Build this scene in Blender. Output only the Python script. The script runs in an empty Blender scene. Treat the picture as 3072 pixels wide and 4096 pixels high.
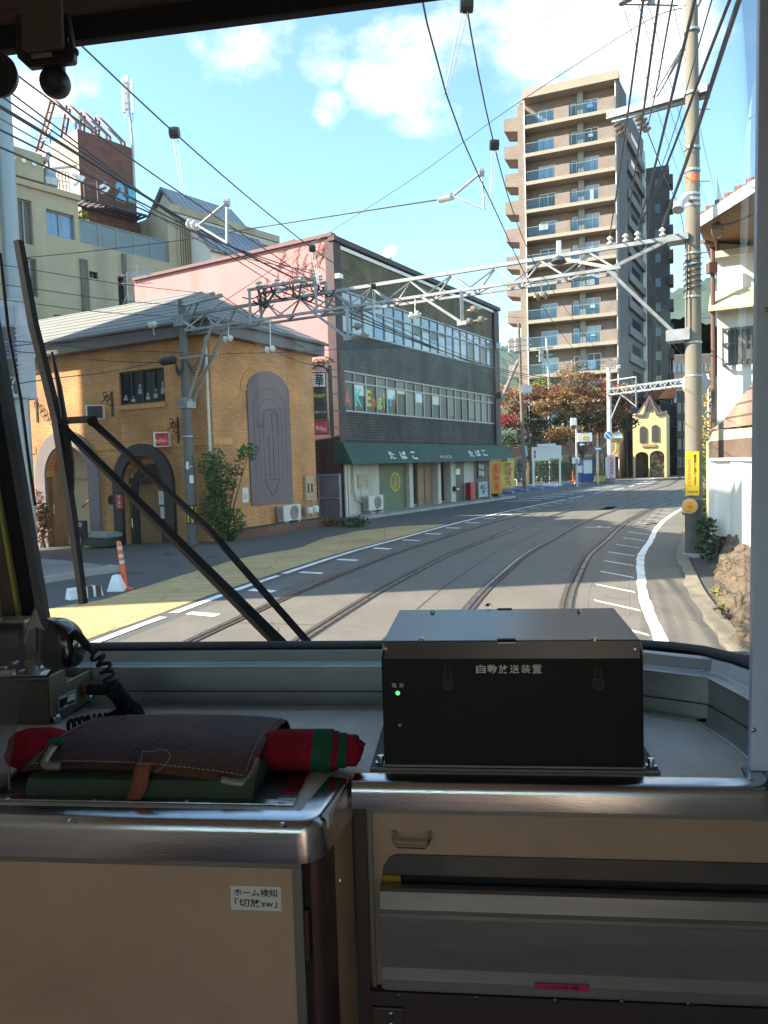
import bpy,bmesh,math,random
from mathutils import Vector,Matrix
random.seed(7)
SC = bpy.context.scene
COL = SC.collection
# ---------------------------------------------------------------- camera
FPX,EYE,PITCH,ROLL = 2960.0,2.2,math.atan(.062),.03
FW = Vector((0,math.cos(PITCH),-math.sin(PITCH)))
U0 = Vector((0,math.sin(PITCH),math.cos(PITCH)))
R0 = Vector((1,0,0))
RT = R0*math.cos(ROLL) - U0*math.sin(ROLL)
UP = U0*math.cos(ROLL) + R0*math.sin(ROLL)
cd = bpy.data.cameras.new('camera'); cam = bpy.data.objects.new('camera',cd); COL.objects.link(cam)
cam.matrix_world = Matrix(((RT.x,UP.x,-FW.x,0),(RT.y,UP.y,-FW.y,0),(RT.z,UP.z,-FW.z,EYE),(0,0,0,1)))
cd.sensor_fit = 'VERTICAL'; cd.sensor_height = 24; cd.lens = FPX/4096*24
cd.clip_start = .05; cd.clip_end = 9000
SC.camera = cam
# ---------------------------------------------------------------- light
SUN_DIR = Vector((-.995,-.10,0)).normalized(); SUN_EL = math.radians(37)
SUN_STRENGTH,SKY_STRENGTH,EXPOSURE = 5.0,.14,1.62
sd = bpy.data.lights.new('sun','SUN'); sd.energy = SUN_STRENGTH; sd.angle = math.radians(.53); sd.color = (1,.90,.74)
so = bpy.data.objects.new('sun',sd); COL.objects.link(so)
sv = SUN_DIR*math.cos(SUN_EL) + Vector((0,0,math.sin(SUN_EL)))
so.rotation_euler = sv.to_track_quat('Z','Y').to_euler(); so.location = (-40,-10,60)
W = bpy.data.worlds.new('World'); SC.world = W; W.use_nodes = True
SC.view_settings.view_transform = 'Standard'; SC.view_settings.look = 'None'
SC.view_settings.exposure = EXPOSURE; SC.view_settings.gamma = 1
SC.cycles.max_bounces = 8; SC.cycles.transparent_max_bounces = 16; SC.cycles.caustics_reflective = False
SC.cycles.caustics_refractive = False; SC.cycles.sample_clamp_indirect = 6; SC.cycles.use_denoising = True

def ray(x,y): return RT*((x-1536)/FPX) + UP*((2048-y)/FPX) + FW
CAM = Vector((0,0,EYE))
def G(x,y,z=0.0):
    d = ray(x,y); return CAM + d*((z-EYE)/d.z)
def D(x,y,Y):
    d = ray(x,y); return CAM + d*(Y/d.y)
CR = dict(A=(0,0,.66305),B=(1000,700,.66305),C=(1900,0,.70645),D=(1900,900,.70645),E=(0,1000,.60277),F=(0,1700,.72333),G=(1000,1500,.72333),H=(2000,1600,.64617),I=(0,2350,.92586),J=(1400,2350,1.00784),K=(0,3100,.92586),L=(1300,3000,1.06811),M=(0,0,.30139),N=(0,900,.45208),O=(0,1900,.42194),P=(0,2600,.31646),Q=(2600,1400,.5878),R=(2300,0,.49742),S=(2400,2400,.40678),T=(1950,1600,.48222),d=(0,0,1.85172))
def q(c,x,y):
    o = CR[c]; return o[0]+x*o[2],o[1]+y*o[2]
def g(c,x,y,z=0.0): return G(*q(c,x,y),z)
def at(c,x,y,Y): return D(*q(c,x,y),Y)
# world sky with clouds
def build_sky():
    nt = W.node_tree; nt.nodes.clear(); N = nt.nodes.new; L = nt.links.new
    out = N('ShaderNodeOutputWorld'); bg = N('ShaderNodeBackground'); bg.inputs[1].default_value = 1
    sky = N('ShaderNodeTexSky'); sky.sky_type = 'NISHITA'; sky.sun_disc = False
    sky.sun_elevation = SUN_EL
    # sun_rotation is measured clockwise from +Y seen from above
    sky.sun_rotation = math.atan2(SUN_DIR.x,SUN_DIR.y)
    sky.altitude = 100; sky.air_density = 1.0; sky.dust_density = .6; sky.ozone_density = 1.2
    sc = N('ShaderNodeVectorMath'); sc.operation = 'MULTIPLY'; sc.inputs[1].default_value = (SKY_STRENGTH*.9,SKY_STRENGTH*1.07,SKY_STRENGTH)
    L(sky.outputs[0],sc.inputs[0])
    tc = N('ShaderNodeTexCoord'); nrm = N('ShaderNodeVectorMath'); nrm.operation = 'NORMALIZE'
    L(tc.outputs['Generated'],nrm.inputs[0])
    # cloud blobs: direction, angular size, weight
    blobs = []
    for x,y,r_,w_ in [(900,150,140,.92),(1010,60,150,.82),(1190,40,185,.98),(1360,20,190,.9),(1330,170,60,.5),(1160,185,110,.7),(840,130,90,.75),(950,215,60,.5),(500,105,95,.66),(600,65,50,.55),(705,110,62,.62),(775,85,40,.55),(80,165,80,.75),(190,165,40,.6),(715,235,40,.5),(1600,40,90,.4),
                         (-700,100,500,.9),(2500,300,600,.9),(-1500,-600,700,.8),(1200,-900,500,.8)]:
        blobs.append((ray(*q('d',x,y)).normalized(),math.atan(r_*1.85172/FPX),w_))
    acc = None
    for dv,ang,w_ in blobs:
        dt = N('ShaderNodeVectorMath'); dt.operation = 'DOT_PRODUCT'; dt.inputs[1].default_value = dv
        L(nrm.outputs[0],dt.inputs[0])
        mr = N('ShaderNodeMapRange'); mr.interpolation_type = 'SMOOTHSTEP'
        mr.inputs['From Min'].default_value = math.cos(ang*1.3); mr.inputs['From Max'].default_value = math.cos(ang*.15)
        mr.inputs['To Max'].default_value = w_
        L(dt.outputs['Value'],mr.inputs['Value'])
        if acc is None: acc = mr.outputs[0]
        else:
            m = N('ShaderNodeMath'); m.operation = 'MAXIMUM'; L(acc,m.inputs[0]); L(mr.outputs[0],m.inputs[1]); acc = m.outputs[0]
    no = N('ShaderNodeTexNoise'); no.inputs['Scale'].default_value = 6.5; no.inputs['Detail'].default_value = 10; no.inputs['Roughness'].default_value = .6
    mp = N('ShaderNodeMapping'); mp.inputs['Scale'].default_value = (1,1,1.6); L(nrm.outputs[0],mp.inputs[0]); L(mp.outputs[0],no.inputs['Vector'])
    s1 = N('ShaderNodeMath'); s1.operation = 'MULTIPLY_ADD'; s1.inputs[1].default_value = 2.7; s1.inputs[2].default_value = -1.78
    L(no.outputs['Fac'],s1.inputs[0])
    ad = N('ShaderNodeMath'); ad.operation = 'ADD'; L(acc,ad.inputs[0]); L(s1.outputs[0],ad.inputs[1])
    st = N('ShaderNodeMapRange'); st.interpolation_type = 'SMOOTHSTEP'; st.inputs['From Min'].default_value = .02; st.inputs['From Max'].default_value = .85; st.inputs['To Max'].default_value = .93
    L(ad.outputs[0],st.inputs['Value'])
    mx = N('ShaderNodeMix'); mx.data_type = 'RGBA'; L(st.outputs[0],mx.inputs['Factor']); L(sc.outputs[0],mx.inputs['A'])
    mx.inputs['B'].default_value = (.62,.62,.64,1)
    L(mx.outputs['Result'],bg.inputs[0]); L(bg.outputs[0],out.inputs[0])
build_sky()
# ---------------------------------------------------------------- materials
def lin(r,g_=None,b=None):
    if g_ is None: g_ = b = r
    f = lambda c: (c/255/12.92 if c/255 <= .04045 else ((c/255+.055)/1.055)**2.4)
    return (f(r),f(g_),f(b))
MATS = {}
def mat(name,col,rough=.6,metal=0.0,var=.15,scale=4.0,bump=0.0,bscale=60.0,stretch=(1,1,1),spec=.5,emit=0,coat=0,stain=None,grain=0):
    """principled surface with two-scale noise variation of its own colour"""
    if name in MATS: return MATS[name]
    m = bpy.data.materials.new(name); m.use_nodes = True; nt = m.node_tree; N = nt.nodes.new; L = nt.links.new
    b = nt.nodes['Principled BSDF']; b.inputs['Roughness'].default_value = rough; b.inputs['Metallic'].default_value = metal
    b.inputs['Specular IOR Level'].default_value = spec
    if coat: b.inputs['Coat Weight'].default_value = coat; b.inputs['Coat Roughness'].default_value = .08
    tc = N('ShaderNodeTexCoord'); mp = N('ShaderNodeMapping'); mp.inputs['Scale'].default_value = stretch; L(tc.outputs['Object'],mp.inputs[0])
    if var > 0:
        n1 = N('ShaderNodeTexNoise'); n1.inputs['Scale'].default_value = scale; n1.inputs['Detail'].default_value = 7; n1.inputs['Roughness'].default_value = .65
        L(mp.outputs[0],n1.inputs['Vector'])
        mr = N('ShaderNodeMapRange'); mr.inputs['From Min'].default_value = .3; mr.inputs['From Max'].default_value = .7; L(n1.outputs['Fac'],mr.inputs[0])
        mx = N('ShaderNodeMix'); mx.data_type = 'RGBA'; L(mr.outputs[0],mx.inputs['Factor'])
        mx.inputs['A'].default_value = (*[c*(1-var) for c in col],1); mx.inputs['B'].default_value = (*[min(1,c*(1+var)) for c in col],1)
        res = mx.outputs['Result']
        if stain:
            n2 = N('ShaderNodeTexNoise'); n2.inputs['Scale'].default_value = stain[1]; n2.inputs['Detail'].default_value = 5
            mp2 = N('ShaderNodeMapping'); mp2.inputs['Scale'].default_value = stain[3] if len(stain) > 3 else (1,1,.12); L(tc.outputs['Object'],mp2.inputs[0]); L(mp2.outputs[0],n2.inputs['Vector'])
            m2 = N('ShaderNodeMapRange'); m2.inputs['From Min'].default_value = .5; m2.inputs['From Max'].default_value = .72; m2.inputs['To Max'].default_value = stain[2]; L(n2.outputs['Fac'],m2.inputs[0])
            x2 = N('ShaderNodeMix'); x2.data_type = 'RGBA'; L(m2.outputs[0],x2.inputs['Factor']); L(res,x2.inputs['A']); x2.inputs['B'].default_value = (*stain[0],1); res = x2.outputs['Result']
        if grain:
            n3 = N('ShaderNodeTexNoise'); n3.inputs['Scale'].default_value = 38; n3.inputs['Detail'].default_value = 6; n3.inputs['Roughness'].default_value = .8; L(tc.outputs['Object'],n3.inputs['Vector'])
            m3 = N('ShaderNodeMapRange'); m3.inputs['From Min'].default_value = .3; m3.inputs['From Max'].default_value = .7; m3.inputs['To Min'].default_value = 1-grain; m3.inputs['To Max'].default_value = 1+grain; L(n3.outputs['Fac'],m3.inputs[0])
            x3 = N('ShaderNodeVectorMath'); x3.operation = 'SCALE'; L(res,x3.inputs[0]); L(m3.outputs[0],x3.inputs['Scale']); res = x3.outputs[0]
        L(res,b.inputs['Base Color'])
        rm = N('ShaderNodeMapRange'); rm.inputs['To Min'].default_value = max(.02,rough-.08); rm.inputs['To Max'].default_value = min(1,rough+.1); L(n1.outputs['Fac'],rm.inputs[0]); L(rm.outputs[0],b.inputs['Roughness'])
    else:
        b.inputs['Base Color'].default_value = (*col,1)
    if bump:
        nb = N('ShaderNodeTexNoise'); nb.inputs['Scale'].default_value = bscale; nb.inputs['Detail'].default_value = 4; L(mp.outputs[0],nb.inputs['Vector'])
        bp = N('ShaderNodeBump'); bp.inputs['Strength'].default_value = bump; bp.inputs['Distance'].default_value = .02; L(nb.outputs['Fac'],bp.inputs['Height']); L(bp.outputs[0],b.inputs['Normal'])
    if emit:
        b.inputs['Emission Color'].default_value = (*col,1); b.inputs['Emission Strength'].default_value = emit
    MATS[name] = m; return m
def brick(name,c1,c2,mortar,bw=.22,bh=.065,ms=.008,rough=.75,var=.5,stain=None,offset=.5):
    if name in MATS: return MATS[name]
    m = bpy.data.materials.new(name); m.use_nodes = True; nt = m.node_tree; N = nt.nodes.new; L = nt.links.new
    b = nt.nodes['Principled BSDF']; b.inputs['Roughness'].default_value = rough
    uv = N('ShaderNodeUVMap'); uv.uv_map = 'UVMap'
    t = N('ShaderNodeTexBrick'); t.inputs['Color1'].default_value = (*c1,1); t.inputs['Color2'].default_value = (*c2,1); t.inputs['Mortar'].default_value = (*mortar,1)
    t.inputs['Scale'].default_value = 1; t.inputs['Brick Width'].default_value = bw; t.inputs['Row Height'].default_value = bh; t.inputs['Mortar Size'].default_value = ms; t.inputs['Bias'].default_value = 0
    t.offset = offset; L(uv.outputs[0],t.inputs['Vector'])
    n1 = N('ShaderNodeTexNoise'); n1.inputs['Scale'].default_value = .9; n1.inputs['Detail'].default_value = 8; L(uv.outputs[0],n1.inputs['Vector'])
    mr = N('ShaderNodeMapRange'); mr.inputs['From Min'].default_value = .3; mr.inputs['From Max'].default_value = .7; mr.inputs['To Min'].default_value = 1-var*.5; mr.inputs['To Max'].default_value = 1+var*.35; L(n1.outputs['Fac'],mr.inputs[0])
    ml = N('ShaderNodeVectorMath'); ml.operation = 'SCALE'; L(t.outputs['Color'],ml.inputs[0]); L(mr.outputs[0],ml.inputs['Scale'])
    res = ml.outputs[0]
    if stain:
        mp = N('ShaderNodeMapping'); mp.inputs['Scale'].default_value = (1,.1,1); L(uv.outputs[0],mp.inputs[0])
        n2 = N('ShaderNodeTexNoise'); n2.inputs['Scale'].default_value = stain[1]; n2.inputs['Detail'].default_value = 6; L(mp.outputs[0],n2.inputs['Vector'])
        m2 = N('ShaderNodeMapRange'); m2.inputs['From Min'].default_value = .48; m2.inputs['From Max'].default_value = .7; m2.inputs['To Max'].default_value = stain[2]; L(n2.outputs['Fac'],m2.inputs[0])
        x2 = N('ShaderNodeMix'); x2.data_type = 'RGBA'; L(m2.outputs[0],x2.inputs['Factor']); L(res,x2.inputs['A']); x2.inputs['B'].default_value = (*stain[0],1); res = x2.outputs['Result']
    L(res,b.inputs['Base Color'])
    bp = N('ShaderNodeBump'); bp.inputs['Strength'].default_value = .5; bp.inputs['Distance'].default_value = .01; bp.invert = True; L(t.outputs['Fac'],bp.inputs['Height']); L(bp.outputs[0],b.inputs['Normal'])
    MATS[name] = m; return m
def ribbed(name,c1,c2,period,along='v',rough=.6,metal=0,duty=.5,bump=.6,var=.2):
    """stripes across u or v of the metric UV map: corrugation, standing seams, shutters, planks"""
    if name in MATS: return MATS[name]
    m = bpy.data.materials.new(name); m.use_nodes = True; nt = m.node_tree; N = nt.nodes.new; L = nt.links.new
    b = nt.nodes['Principled BSDF']; b.inputs['Roughness'].default_value = rough; b.inputs['Metallic'].default_value = metal
    uv = N('ShaderNodeUVMap'); uv.uv_map = 'UVMap'; sx = N('ShaderNodeSeparateXYZ'); L(uv.outputs[0],sx.inputs[0])
    a = N('ShaderNodeMath'); a.operation = 'DIVIDE'; a.inputs[1].default_value = period; L(sx.outputs['X' if along == 'u' else 'Y'],a.inputs[0])
    f = N('ShaderNodeMath'); f.operation = 'FRACT'; L(a.outputs[0],f.inputs[0])
    pg = N('ShaderNodeMath'); pg.operation = 'PINGPONG'; pg.inputs[1].default_value = .5; L(f.outputs[0],pg.inputs[0])
    mr = N('ShaderNodeMapRange'); mr.inputs['From Min'].default_value = .5*duty*.35; mr.inputs['From Max'].default_value = .5*duty*.8; L(pg.outputs[0],mr.inputs[0])
    n1 = N('ShaderNodeTexNoise'); n1.inputs['Scale'].default_value = 1.6; n1.inputs['Detail'].default_value = 8; L(uv.outputs[0],n1.inputs['Vector'])
    mv = N('ShaderNodeMapRange'); mv.inputs['From Min'].default_value = .3; mv.inputs['From Max'].default_value = .7; mv.inputs['To Min'].default_value = 1-var; mv.inputs['To Max'].default_value = 1+var; L(n1.outputs['Fac'],mv.inputs[0])
    mx = N('ShaderNodeMix'); mx.data_type = 'RGBA'; L(mr.outputs[0],mx.inputs['Factor']); mx.inputs['A'].default_value = (*c2,1); mx.inputs['B'].default_value = (*c1,1)
    ml = N('ShaderNodeVectorMath'); ml.operation = 'SCALE'; L(mx.outputs['Result'],ml.inputs[0]); L(mv.outputs[0],ml.inputs['Scale']); L(ml.outputs[0],b.inputs['Base Color'])
    if bump:
        bp = N('ShaderNodeBump'); bp.inputs['Strength'].default_value = bump; bp.inputs['Distance'].default_value = .02; L(mr.outputs[0],bp.inputs['Height']); L(bp.outputs[0],b.inputs['Normal'])
    MATS[name] = m; return m
def glass_pane(name,tint=(.96,.97,.96),refl=.09,rough=.02,dust=0.0):
    if name in MATS: return MATS[name]
    m = bpy.data.materials.new(name); m.use_nodes = True; nt = m.node_tree; nt.nodes.clear(); N = nt.nodes.new; L = nt.links.new
    o = N('ShaderNodeOutputMaterial'); t = N('ShaderNodeBsdfTransparent'); t.inputs[0].default_value = (*tint,1)
    gl = N('ShaderNodeBsdfGlossy'); gl.inputs['Roughness'].default_value = rough
    fr = N('ShaderNodeFresnel'); fr.inputs['IOR'].default_value = 1.45
    ms = N('ShaderNodeMath'); ms.operation = 'MULTIPLY'; ms.inputs[1].default_value = refl/.04*.5; L(fr.outputs[0],ms.inputs[0])
    mx = N('ShaderNodeMixShader'); L(ms.outputs[0],mx.inputs[0]); L(t.outputs[0],mx.inputs[1]); L(gl.outputs[0],mx.inputs[2])
    last = mx.outputs[0]
    if dust:
        df = N('ShaderNodeBsdfDiffuse'); df.inputs[0].default_value = (.75,.75,.72,1); tr = N('ShaderNodeBsdfTranslucent'); tr.inputs[0].default_value = (.75,.78,.8,1)
        ad = N('ShaderNodeMixShader'); L(df.outputs[0],ad.inputs[1]); L(tr.outputs[0],ad.inputs[2])
        tc = N('ShaderNodeTexCoord'); n1 = N('ShaderNodeTexNoise'); n1.inputs['Scale'].default_value = 3; n1.inputs['Detail'].default_value = 9; n1.inputs['Roughness'].default_value = .7; L(tc.outputs['Object'],n1.inputs['Vector'])
        mr = N('ShaderNodeMapRange'); mr.inputs['From Min'].default_value = .35; mr.inputs['From Max'].default_value = .75; mr.inputs['To Min'].default_value = dust*.25; mr.inputs['To Max'].default_value = dust*2.2; L(n1.outputs['Fac'],mr.inputs[0])
        m2 = N('ShaderNodeMixShader'); L(mr.outputs[0],m2.inputs[0]); L(last,m2.inputs[1]); L(ad.outputs[0],m2.inputs[2]); last = m2.outputs[0]
    L(last,o.inputs[0]); MATS[name] = m; return m
# ---------------------------------------------------------------- mesh building
WM = {}
def wm(o): return WM.get(o.name,Matrix.Identity(4)) if o else Matrix.Identity(4)
def tagit(o,label=None,cat=None,group=None,kind=None):
    if label: o['label'] = label
    if cat: o['category'] = cat
    if group: o['group'] = group
    if kind: o['kind'] = kind
    return o
def thing(name,label,cat,loc=(0,0,0),rz=0.0,group=None):
    o = bpy.data.objects.new(name,None); COL.objects.link(o); o.empty_display_size = .2
    o.location = loc; o.rotation_euler = (0,0,rz)
    WM[o.name] = Matrix.Translation(Vector(loc)) @ Matrix.Rotation(rz,4,'Z')
    return tagit(o,label,cat,group)
class MB:
    def __init__(s,fr=None): s.v = []; s.f = []; s.mi = []; s.fr = fr; s.cur = 0
    def add(s,vs,fs):
        n = len(s.v); s.v += [Vector(v) for v in vs]; s.f += [[i+n for i in f] for f in fs]; s.mi += [s.cur]*len(fs); return s
    def hexa(s,p):  # 8 corners: bottom 0-3 ccw, top 4-7
        return s.add(p,[(0,3,2,1),(4,5,6,7),(0,1,5,4),(1,2,6,5),(2,3,7,6),(3,0,4,7)])
    def box(s,x0,x1,y0,y1,z0,z1):
        return s.hexa([(x0,y0,z0),(x1,y0,z0),(x1,y1,z0),(x0,y1,z0),(x0,y0,z1),(x1,y0,z1),(x1,y1,z1),(x0,y1,z1)])
    def obox(s,c,a,b,h):  # centre and three half vectors
        c,a,b,h = Vector(c),Vector(a),Vector(b),Vector(h)
        return s.hexa([c-a-b-h,c+a-b-h,c+a+b-h,c-a+b-h,c-a-b+h,c+a-b+h,c+a+b+h,c-a+b+h])
    def bar(s,p0,p1,w,h,up=(0,0,1)):
        p0,p1 = Vector(p0),Vector(p1); d = p1-p0; side = d.cross(Vector(up))
        if side.length < 1e-6: side = d.cross(Vector((1,0,0)))
        side.normalize(); u = side.cross(d).normalized()
        return s.obox((p0+p1)/2,d/2,side*w/2,u*h/2)
    def angle_bar(s,p0,p1,w,t=.008,up=(0,0,1)):
        p0,p1 = Vector(p0),Vector(p1); d = p1-p0; side = d.cross(Vector(up)).normalized(); u = side.cross(d).normalized()
        s.obox((p0+p1)/2+u*w/2,d/2,side*t/2,u*w/2); return s.obox((p0+p1)/2+side*w/2+side*t*.5,d/2,side*w/2,u*t/2)
    def tube(s,pts,r,n=6,cap=True):
        pts = [Vector(p) for p in pts]; k = len(pts); rs = r if isinstance(r,(list,tuple)) else [r]*k
        vs = []; prev = None
        for i,p in enumerate(pts):
            t = (pts[min(i+1,k-1)]-pts[max(i-1,0)]).normalized()
            if prev is None:
                a = t.cross(Vector((0,0,1)))
                if a.length < 1e-3: a = t.cross(Vector((1,0,0)))
            else: a = prev - t*prev.dot(t)
            a.normalize(); prev = a; b = t.cross(a)
            for j in range(n):
                an = 2*math.pi*j/n; vs.append(p + (a*math.cos(an)+b*math.sin(an))*rs[i])
        fs = [(i*n+j,i*n+(j+1) % n,(i+1)*n+(j+1) % n,(i+1)*n+j) for i in range(k-1) for j in range(n)]
        if cap: fs += [tuple(range(n))[::-1],tuple((k-1)*n+j for j in range(n))]
        return s.add(vs,fs)
    def cyl(s,p0,p1,r0,r1=None,n=12): return s.tube([p0,p1],[r0,r0 if r1 is None else r1],n)
    def lathe(s,base,axis,prof,n=16):
        base,axis = Vector(base),Vector(axis).normalized(); a = axis.cross(Vector((0,0,1)))
        if a.length < 1e-3: a = Vector((1,0,0))
        a.normalize(); b = axis.cross(a); vs = []
        for r_,h in prof:
            for j in range(n):
                an = 2*math.pi*j/n; vs.append(base+axis*h+(a*math.cos(an)+b*math.sin(an))*max(r_,1e-4))
        k = len(prof); fs = [(i*n+j,i*n+(j+1) % n,(i+1)*n+(j+1) % n,(i+1)*n+j) for i in range(k-1) for j in range(n)]
        fs += [tuple(range(n))[::-1],tuple((k-1)*n+j for j in range(n))]
        return s.add(vs,fs)
    def sphere(s,c,r,n=12,m=8):
        if not isinstance(r,(tuple,list)): r = (r,r,r)
        c = Vector(c); vs = [c-Vector((0,0,r[2]))]
        for i in range(1,m):
            t = math.pi*i/m
            for j in range(n):
                an = 2*math.pi*j/n; vs.append(c+Vector((r[0]*math.sin(t)*math.cos(an),r[1]*math.sin(t)*math.sin(an),-r[2]*math.cos(t))))
        vs.append(c+Vector((0,0,r[2]))); top = len(vs)-1
        fs = [(0,1+(j+1) % n,1+j) for j in range(n)]
        for i in range(m-2): fs += [(1+i*n+j,1+i*n+(j+1) % n,1+(i+1)*n+(j+1) % n,1+(i+1)*n+j) for j in range(n)]
        fs += [(1+(m-2)*n+j,1+(m-2)*n+(j+1) % n,top) for j in range(n)]
        return s.add(vs,fs)
    def prism(s,poly,off):
        poly = [Vector(p) for p in poly]; off = Vector(off); n = len(poly)
        return s.add(poly+[p+off for p in poly],[tuple(range(n)),tuple(range(2*n-1,n-1,-1))]+[(i,i+n,(i+1) % n+n,(i+1) % n) for i in range(n)])
    def strip(s,left,right):
        n = len(left); return s.add(list(left)+list(right),[(i,i+1,n+i+1,n+i) for i in range(n-1)])
    def quad(s,a,b,c,d): return s.add([a,b,c,d],[(0,1,2,3)])
    def build(s,name,m,parent=None,label=None,cat=None,group=None,kind=None,smooth=False,bevel=0,sub=0,fixn=True):
        vs = [(s.fr @ v if s.fr is not None else v) for v in s.v]
        if parent is None and label:
            lo = Vector([min(v[i] for v in vs) for i in range(3)]); hi = Vector([max(v[i] for v in vs) for i in range(3)])
            org = Matrix.Translation(Vector(((lo.x+hi.x)/2,(lo.y+hi.y)/2,lo.z)))
        else: org = wm(parent)
        inv = org.inverted(); vl = [inv @ v for v in vs]
        me = bpy.data.meshes.new(name); me.from_pydata(vl,[],s.f)
        mats = m if isinstance(m,(list,tuple)) else [m]
        for x in mats: me.materials.append(x)
        if len(mats) > 1:
            for p,k in zip(me.polygons,s.mi): p.material_index = k
        if fixn:
            bm = bmesh.new(); bm.from_mesh(me); bmesh.ops.recalc_face_normals(bm,faces=bm.faces); bm.to_mesh(me); bm.free()
        uvl = me.uv_layers.new(name='UVMap'); uvd = [0.0]*(2*len(me.loops)); Z = Vector((0,0,1))
        for p in me.polygons:
            nn = p.normal; h = Z.cross(nn)
            if abs(nn.z) > .985 or h.length < 1e-4: u_,v_ = Vector((1,0,0)),Vector((0,1,0))
            else:
                u_ = h.normalized(); v_ = nn.cross(u_)
            for li in p.loop_indices:
                co = vs[me.loops[li].vertex_index]; uvd[2*li] = co.dot(u_); uvd[2*li+1] = co.dot(v_)
        uvl.data.foreach_set('uv',uvd)
        if smooth:
            me.polygons.foreach_set('use_smooth',[True]*len(me.polygons)); me.set_sharp_from_angle(angle=math.radians(38))
        o = bpy.data.objects.new(name,me); COL.objects.link(o)
        if parent is not None: o.parent = parent; WM[o.name] = wm(parent).copy()
        elif label: o.matrix_world = org; WM[o.name] = org
        else: WM[o.name] = Matrix.Identity(4)
        if bevel:
            b = o.modifiers.new('bevel','BEVEL'); b.width = bevel; b.segments = 2; b.limit_method = 'ANGLE'; b.angle_limit = math.radians(40); b.harden_normals = False
        if sub:
            b = o.modifiers.new('sub','SUBSURF'); b.levels = sub; b.render_levels = sub
        return tagit(o,label,cat,group,kind)
def copy_tree(o,loc=None,rz=None,label=None,parent=None):
    c = o.copy(); COL.objects.link(c)
    if parent is not None: c.parent = parent
    for ch in list(o.children): copy_tree(ch,parent=c)
    if loc is not None: c.location = loc
    if rz is not None: c.rotation_euler = (0,0,rz)
    if label: c['label'] = label
    return c
class Pl:
    """vertical plane: origin point, heading of its s axis; out is the side that faces the street"""
    def __init__(s,p0,dx,dy,flip=False):
        s.p = Vector(p0); s.t = Vector((dx,dy,0)).normalized(); n = Vector((s.t.y,-s.t.x,0)); s.n = -n if flip else n
    def hit(s,c,x,y,o=0.0):
        d = ray(*q(c,x,y)); p0 = s.p+s.n*o; k = (p0-CAM).dot(s.n)/d.dot(s.n); P = CAM+d*k; return (P-s.p).dot(s.t),P.z
    def pt(s,a,z,o=0.0): return Vector((s.p.x,s.p.y,0))+s.t*a+s.n*o+Vector((0,0,z))
    def slab(s,mb,s0,s1,z0,z1,o0,o1):
        return mb.hexa([s.pt(s0,z0,o0),s.pt(s1,z0,o0),s.pt(s1,z0,o1),s.pt(s0,z0,o1),s.pt(s0,z1,o0),s.pt(s1,z1,o0),s.pt(s1,z1,o1),s.pt(s0,z1,o1)])
    def poly(s,mb,pts,o0,o1): return mb.prism([s.pt(a,z,o0) for a,z in pts],s.n*(o1-o0))
    def wall(s,mb,s0,s1,z0,z1,holes=(),depth=.2):
        """front sheet with rectangular holes and their reveals"""
        ss = sorted({s0,s1,*[h for q_ in holes for h in q_[:2]]}); zs = sorted({z0,z1,*[h for q_ in holes for h in q_[2:4]]})
        for a,b in zip(ss,ss[1:]):
            for c,d in zip(zs,zs[1:]):
                m_,n_ = (a+b)/2,(c+d)/2
                if any(h[0] < m_ < h[1] and h[2] < n_ < h[3] for h in holes): continue
                mb.quad(s.pt(a,c),s.pt(b,c),s.pt(b,d),s.pt(a,d))
        for h in holes:
            a,b,c,d = h[:4]
            for u,v in (((a,c),(a,d)),((b,d),(b,c)),((a,d),(b,d)),((b,c),(a,c))):
                mb.quad(s.pt(*u),s.pt(*v),s.pt(*v,-depth),s.pt(*u,-depth))
        return mb
def arch_pts(a,b,z0,zs,rise,n=14):
    c = (a+b)/2; r_ = (b-a)/2
    return [(a,z0)]+[(c-r_*math.cos(math.pi*i/n),zs+rise*math.sin(math.pi*i/n)) for i in range(n+1)]+[(b,z0)]
def text(body,ctr,right,up,w,h,m,parent=None,name='lettering',bold=0.0,out=.002,fit='both',slant=0.0):
    cu = bpy.data.curves.new('txt','FONT'); cu.body = body; cu.offset = bold; cu.space_line = .9; cu.align_x = 'CENTER'; cu.resolution_u = 3; cu.shear = slant
    o = bpy.data.objects.new('txt',cu); COL.objects.link(o); dg = bpy.context.evaluated_depsgraph_get(); me0 = bpy.data.meshes.new_from_object(o.evaluated_get(dg))
    vs = [v.co.copy() for v in me0.vertices]; fs = [tuple(p.vertices) for p in me0.polygons]
    bpy.data.objects.remove(o); bpy.data.curves.remove(cu); bpy.data.meshes.remove(me0)
    if not vs: return None
    x0 = min(v.x for v in vs); x1 = max(v.x for v in vs); y0 = min(v.y for v in vs); y1 = max(v.y for v in vs)
    kx = w/max(x1-x0,1e-6); ky = h/max(y1-y0,1e-6)
    if fit == 'w': ky = kx
    if fit == 'h': kx = ky
    right,up = Vector(right).normalized(),Vector(up).normalized(); n = right.cross(up)
    mb = MB(); mb.add([Vector(ctr)+right*((v.x-(x0+x1)/2)*kx)+up*((v.y-(y0+y1)/2)*ky)+n*out for v in vs],fs)
    return mb.build(name,m,parent,fixn=False)
def sag(p0,p1,drop,n=16):
    p0,p1 = Vector(p0),Vector(p1); return [p0.lerp(p1,i/n)-Vector((0,0,drop*4*(i/n)*(1-i/n))) for i in range(n+1)]
def spline(P,n=8):
    P = [Vector(p) for p in P]; out = []
    for i in range(len(P)-1):
        a,b,c,d = P[max(i-1,0)],P[i],P[i+1],P[min(i+2,len(P)-1)]
        for k in range(n):
            t = k/n; out.append(.5*((2*b)+(c-a)*t+(2*a-5*b+4*c-d)*t*t+(3*b-a-3*c+d)*t**3))
    out.append(P[-1]); return out
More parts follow.
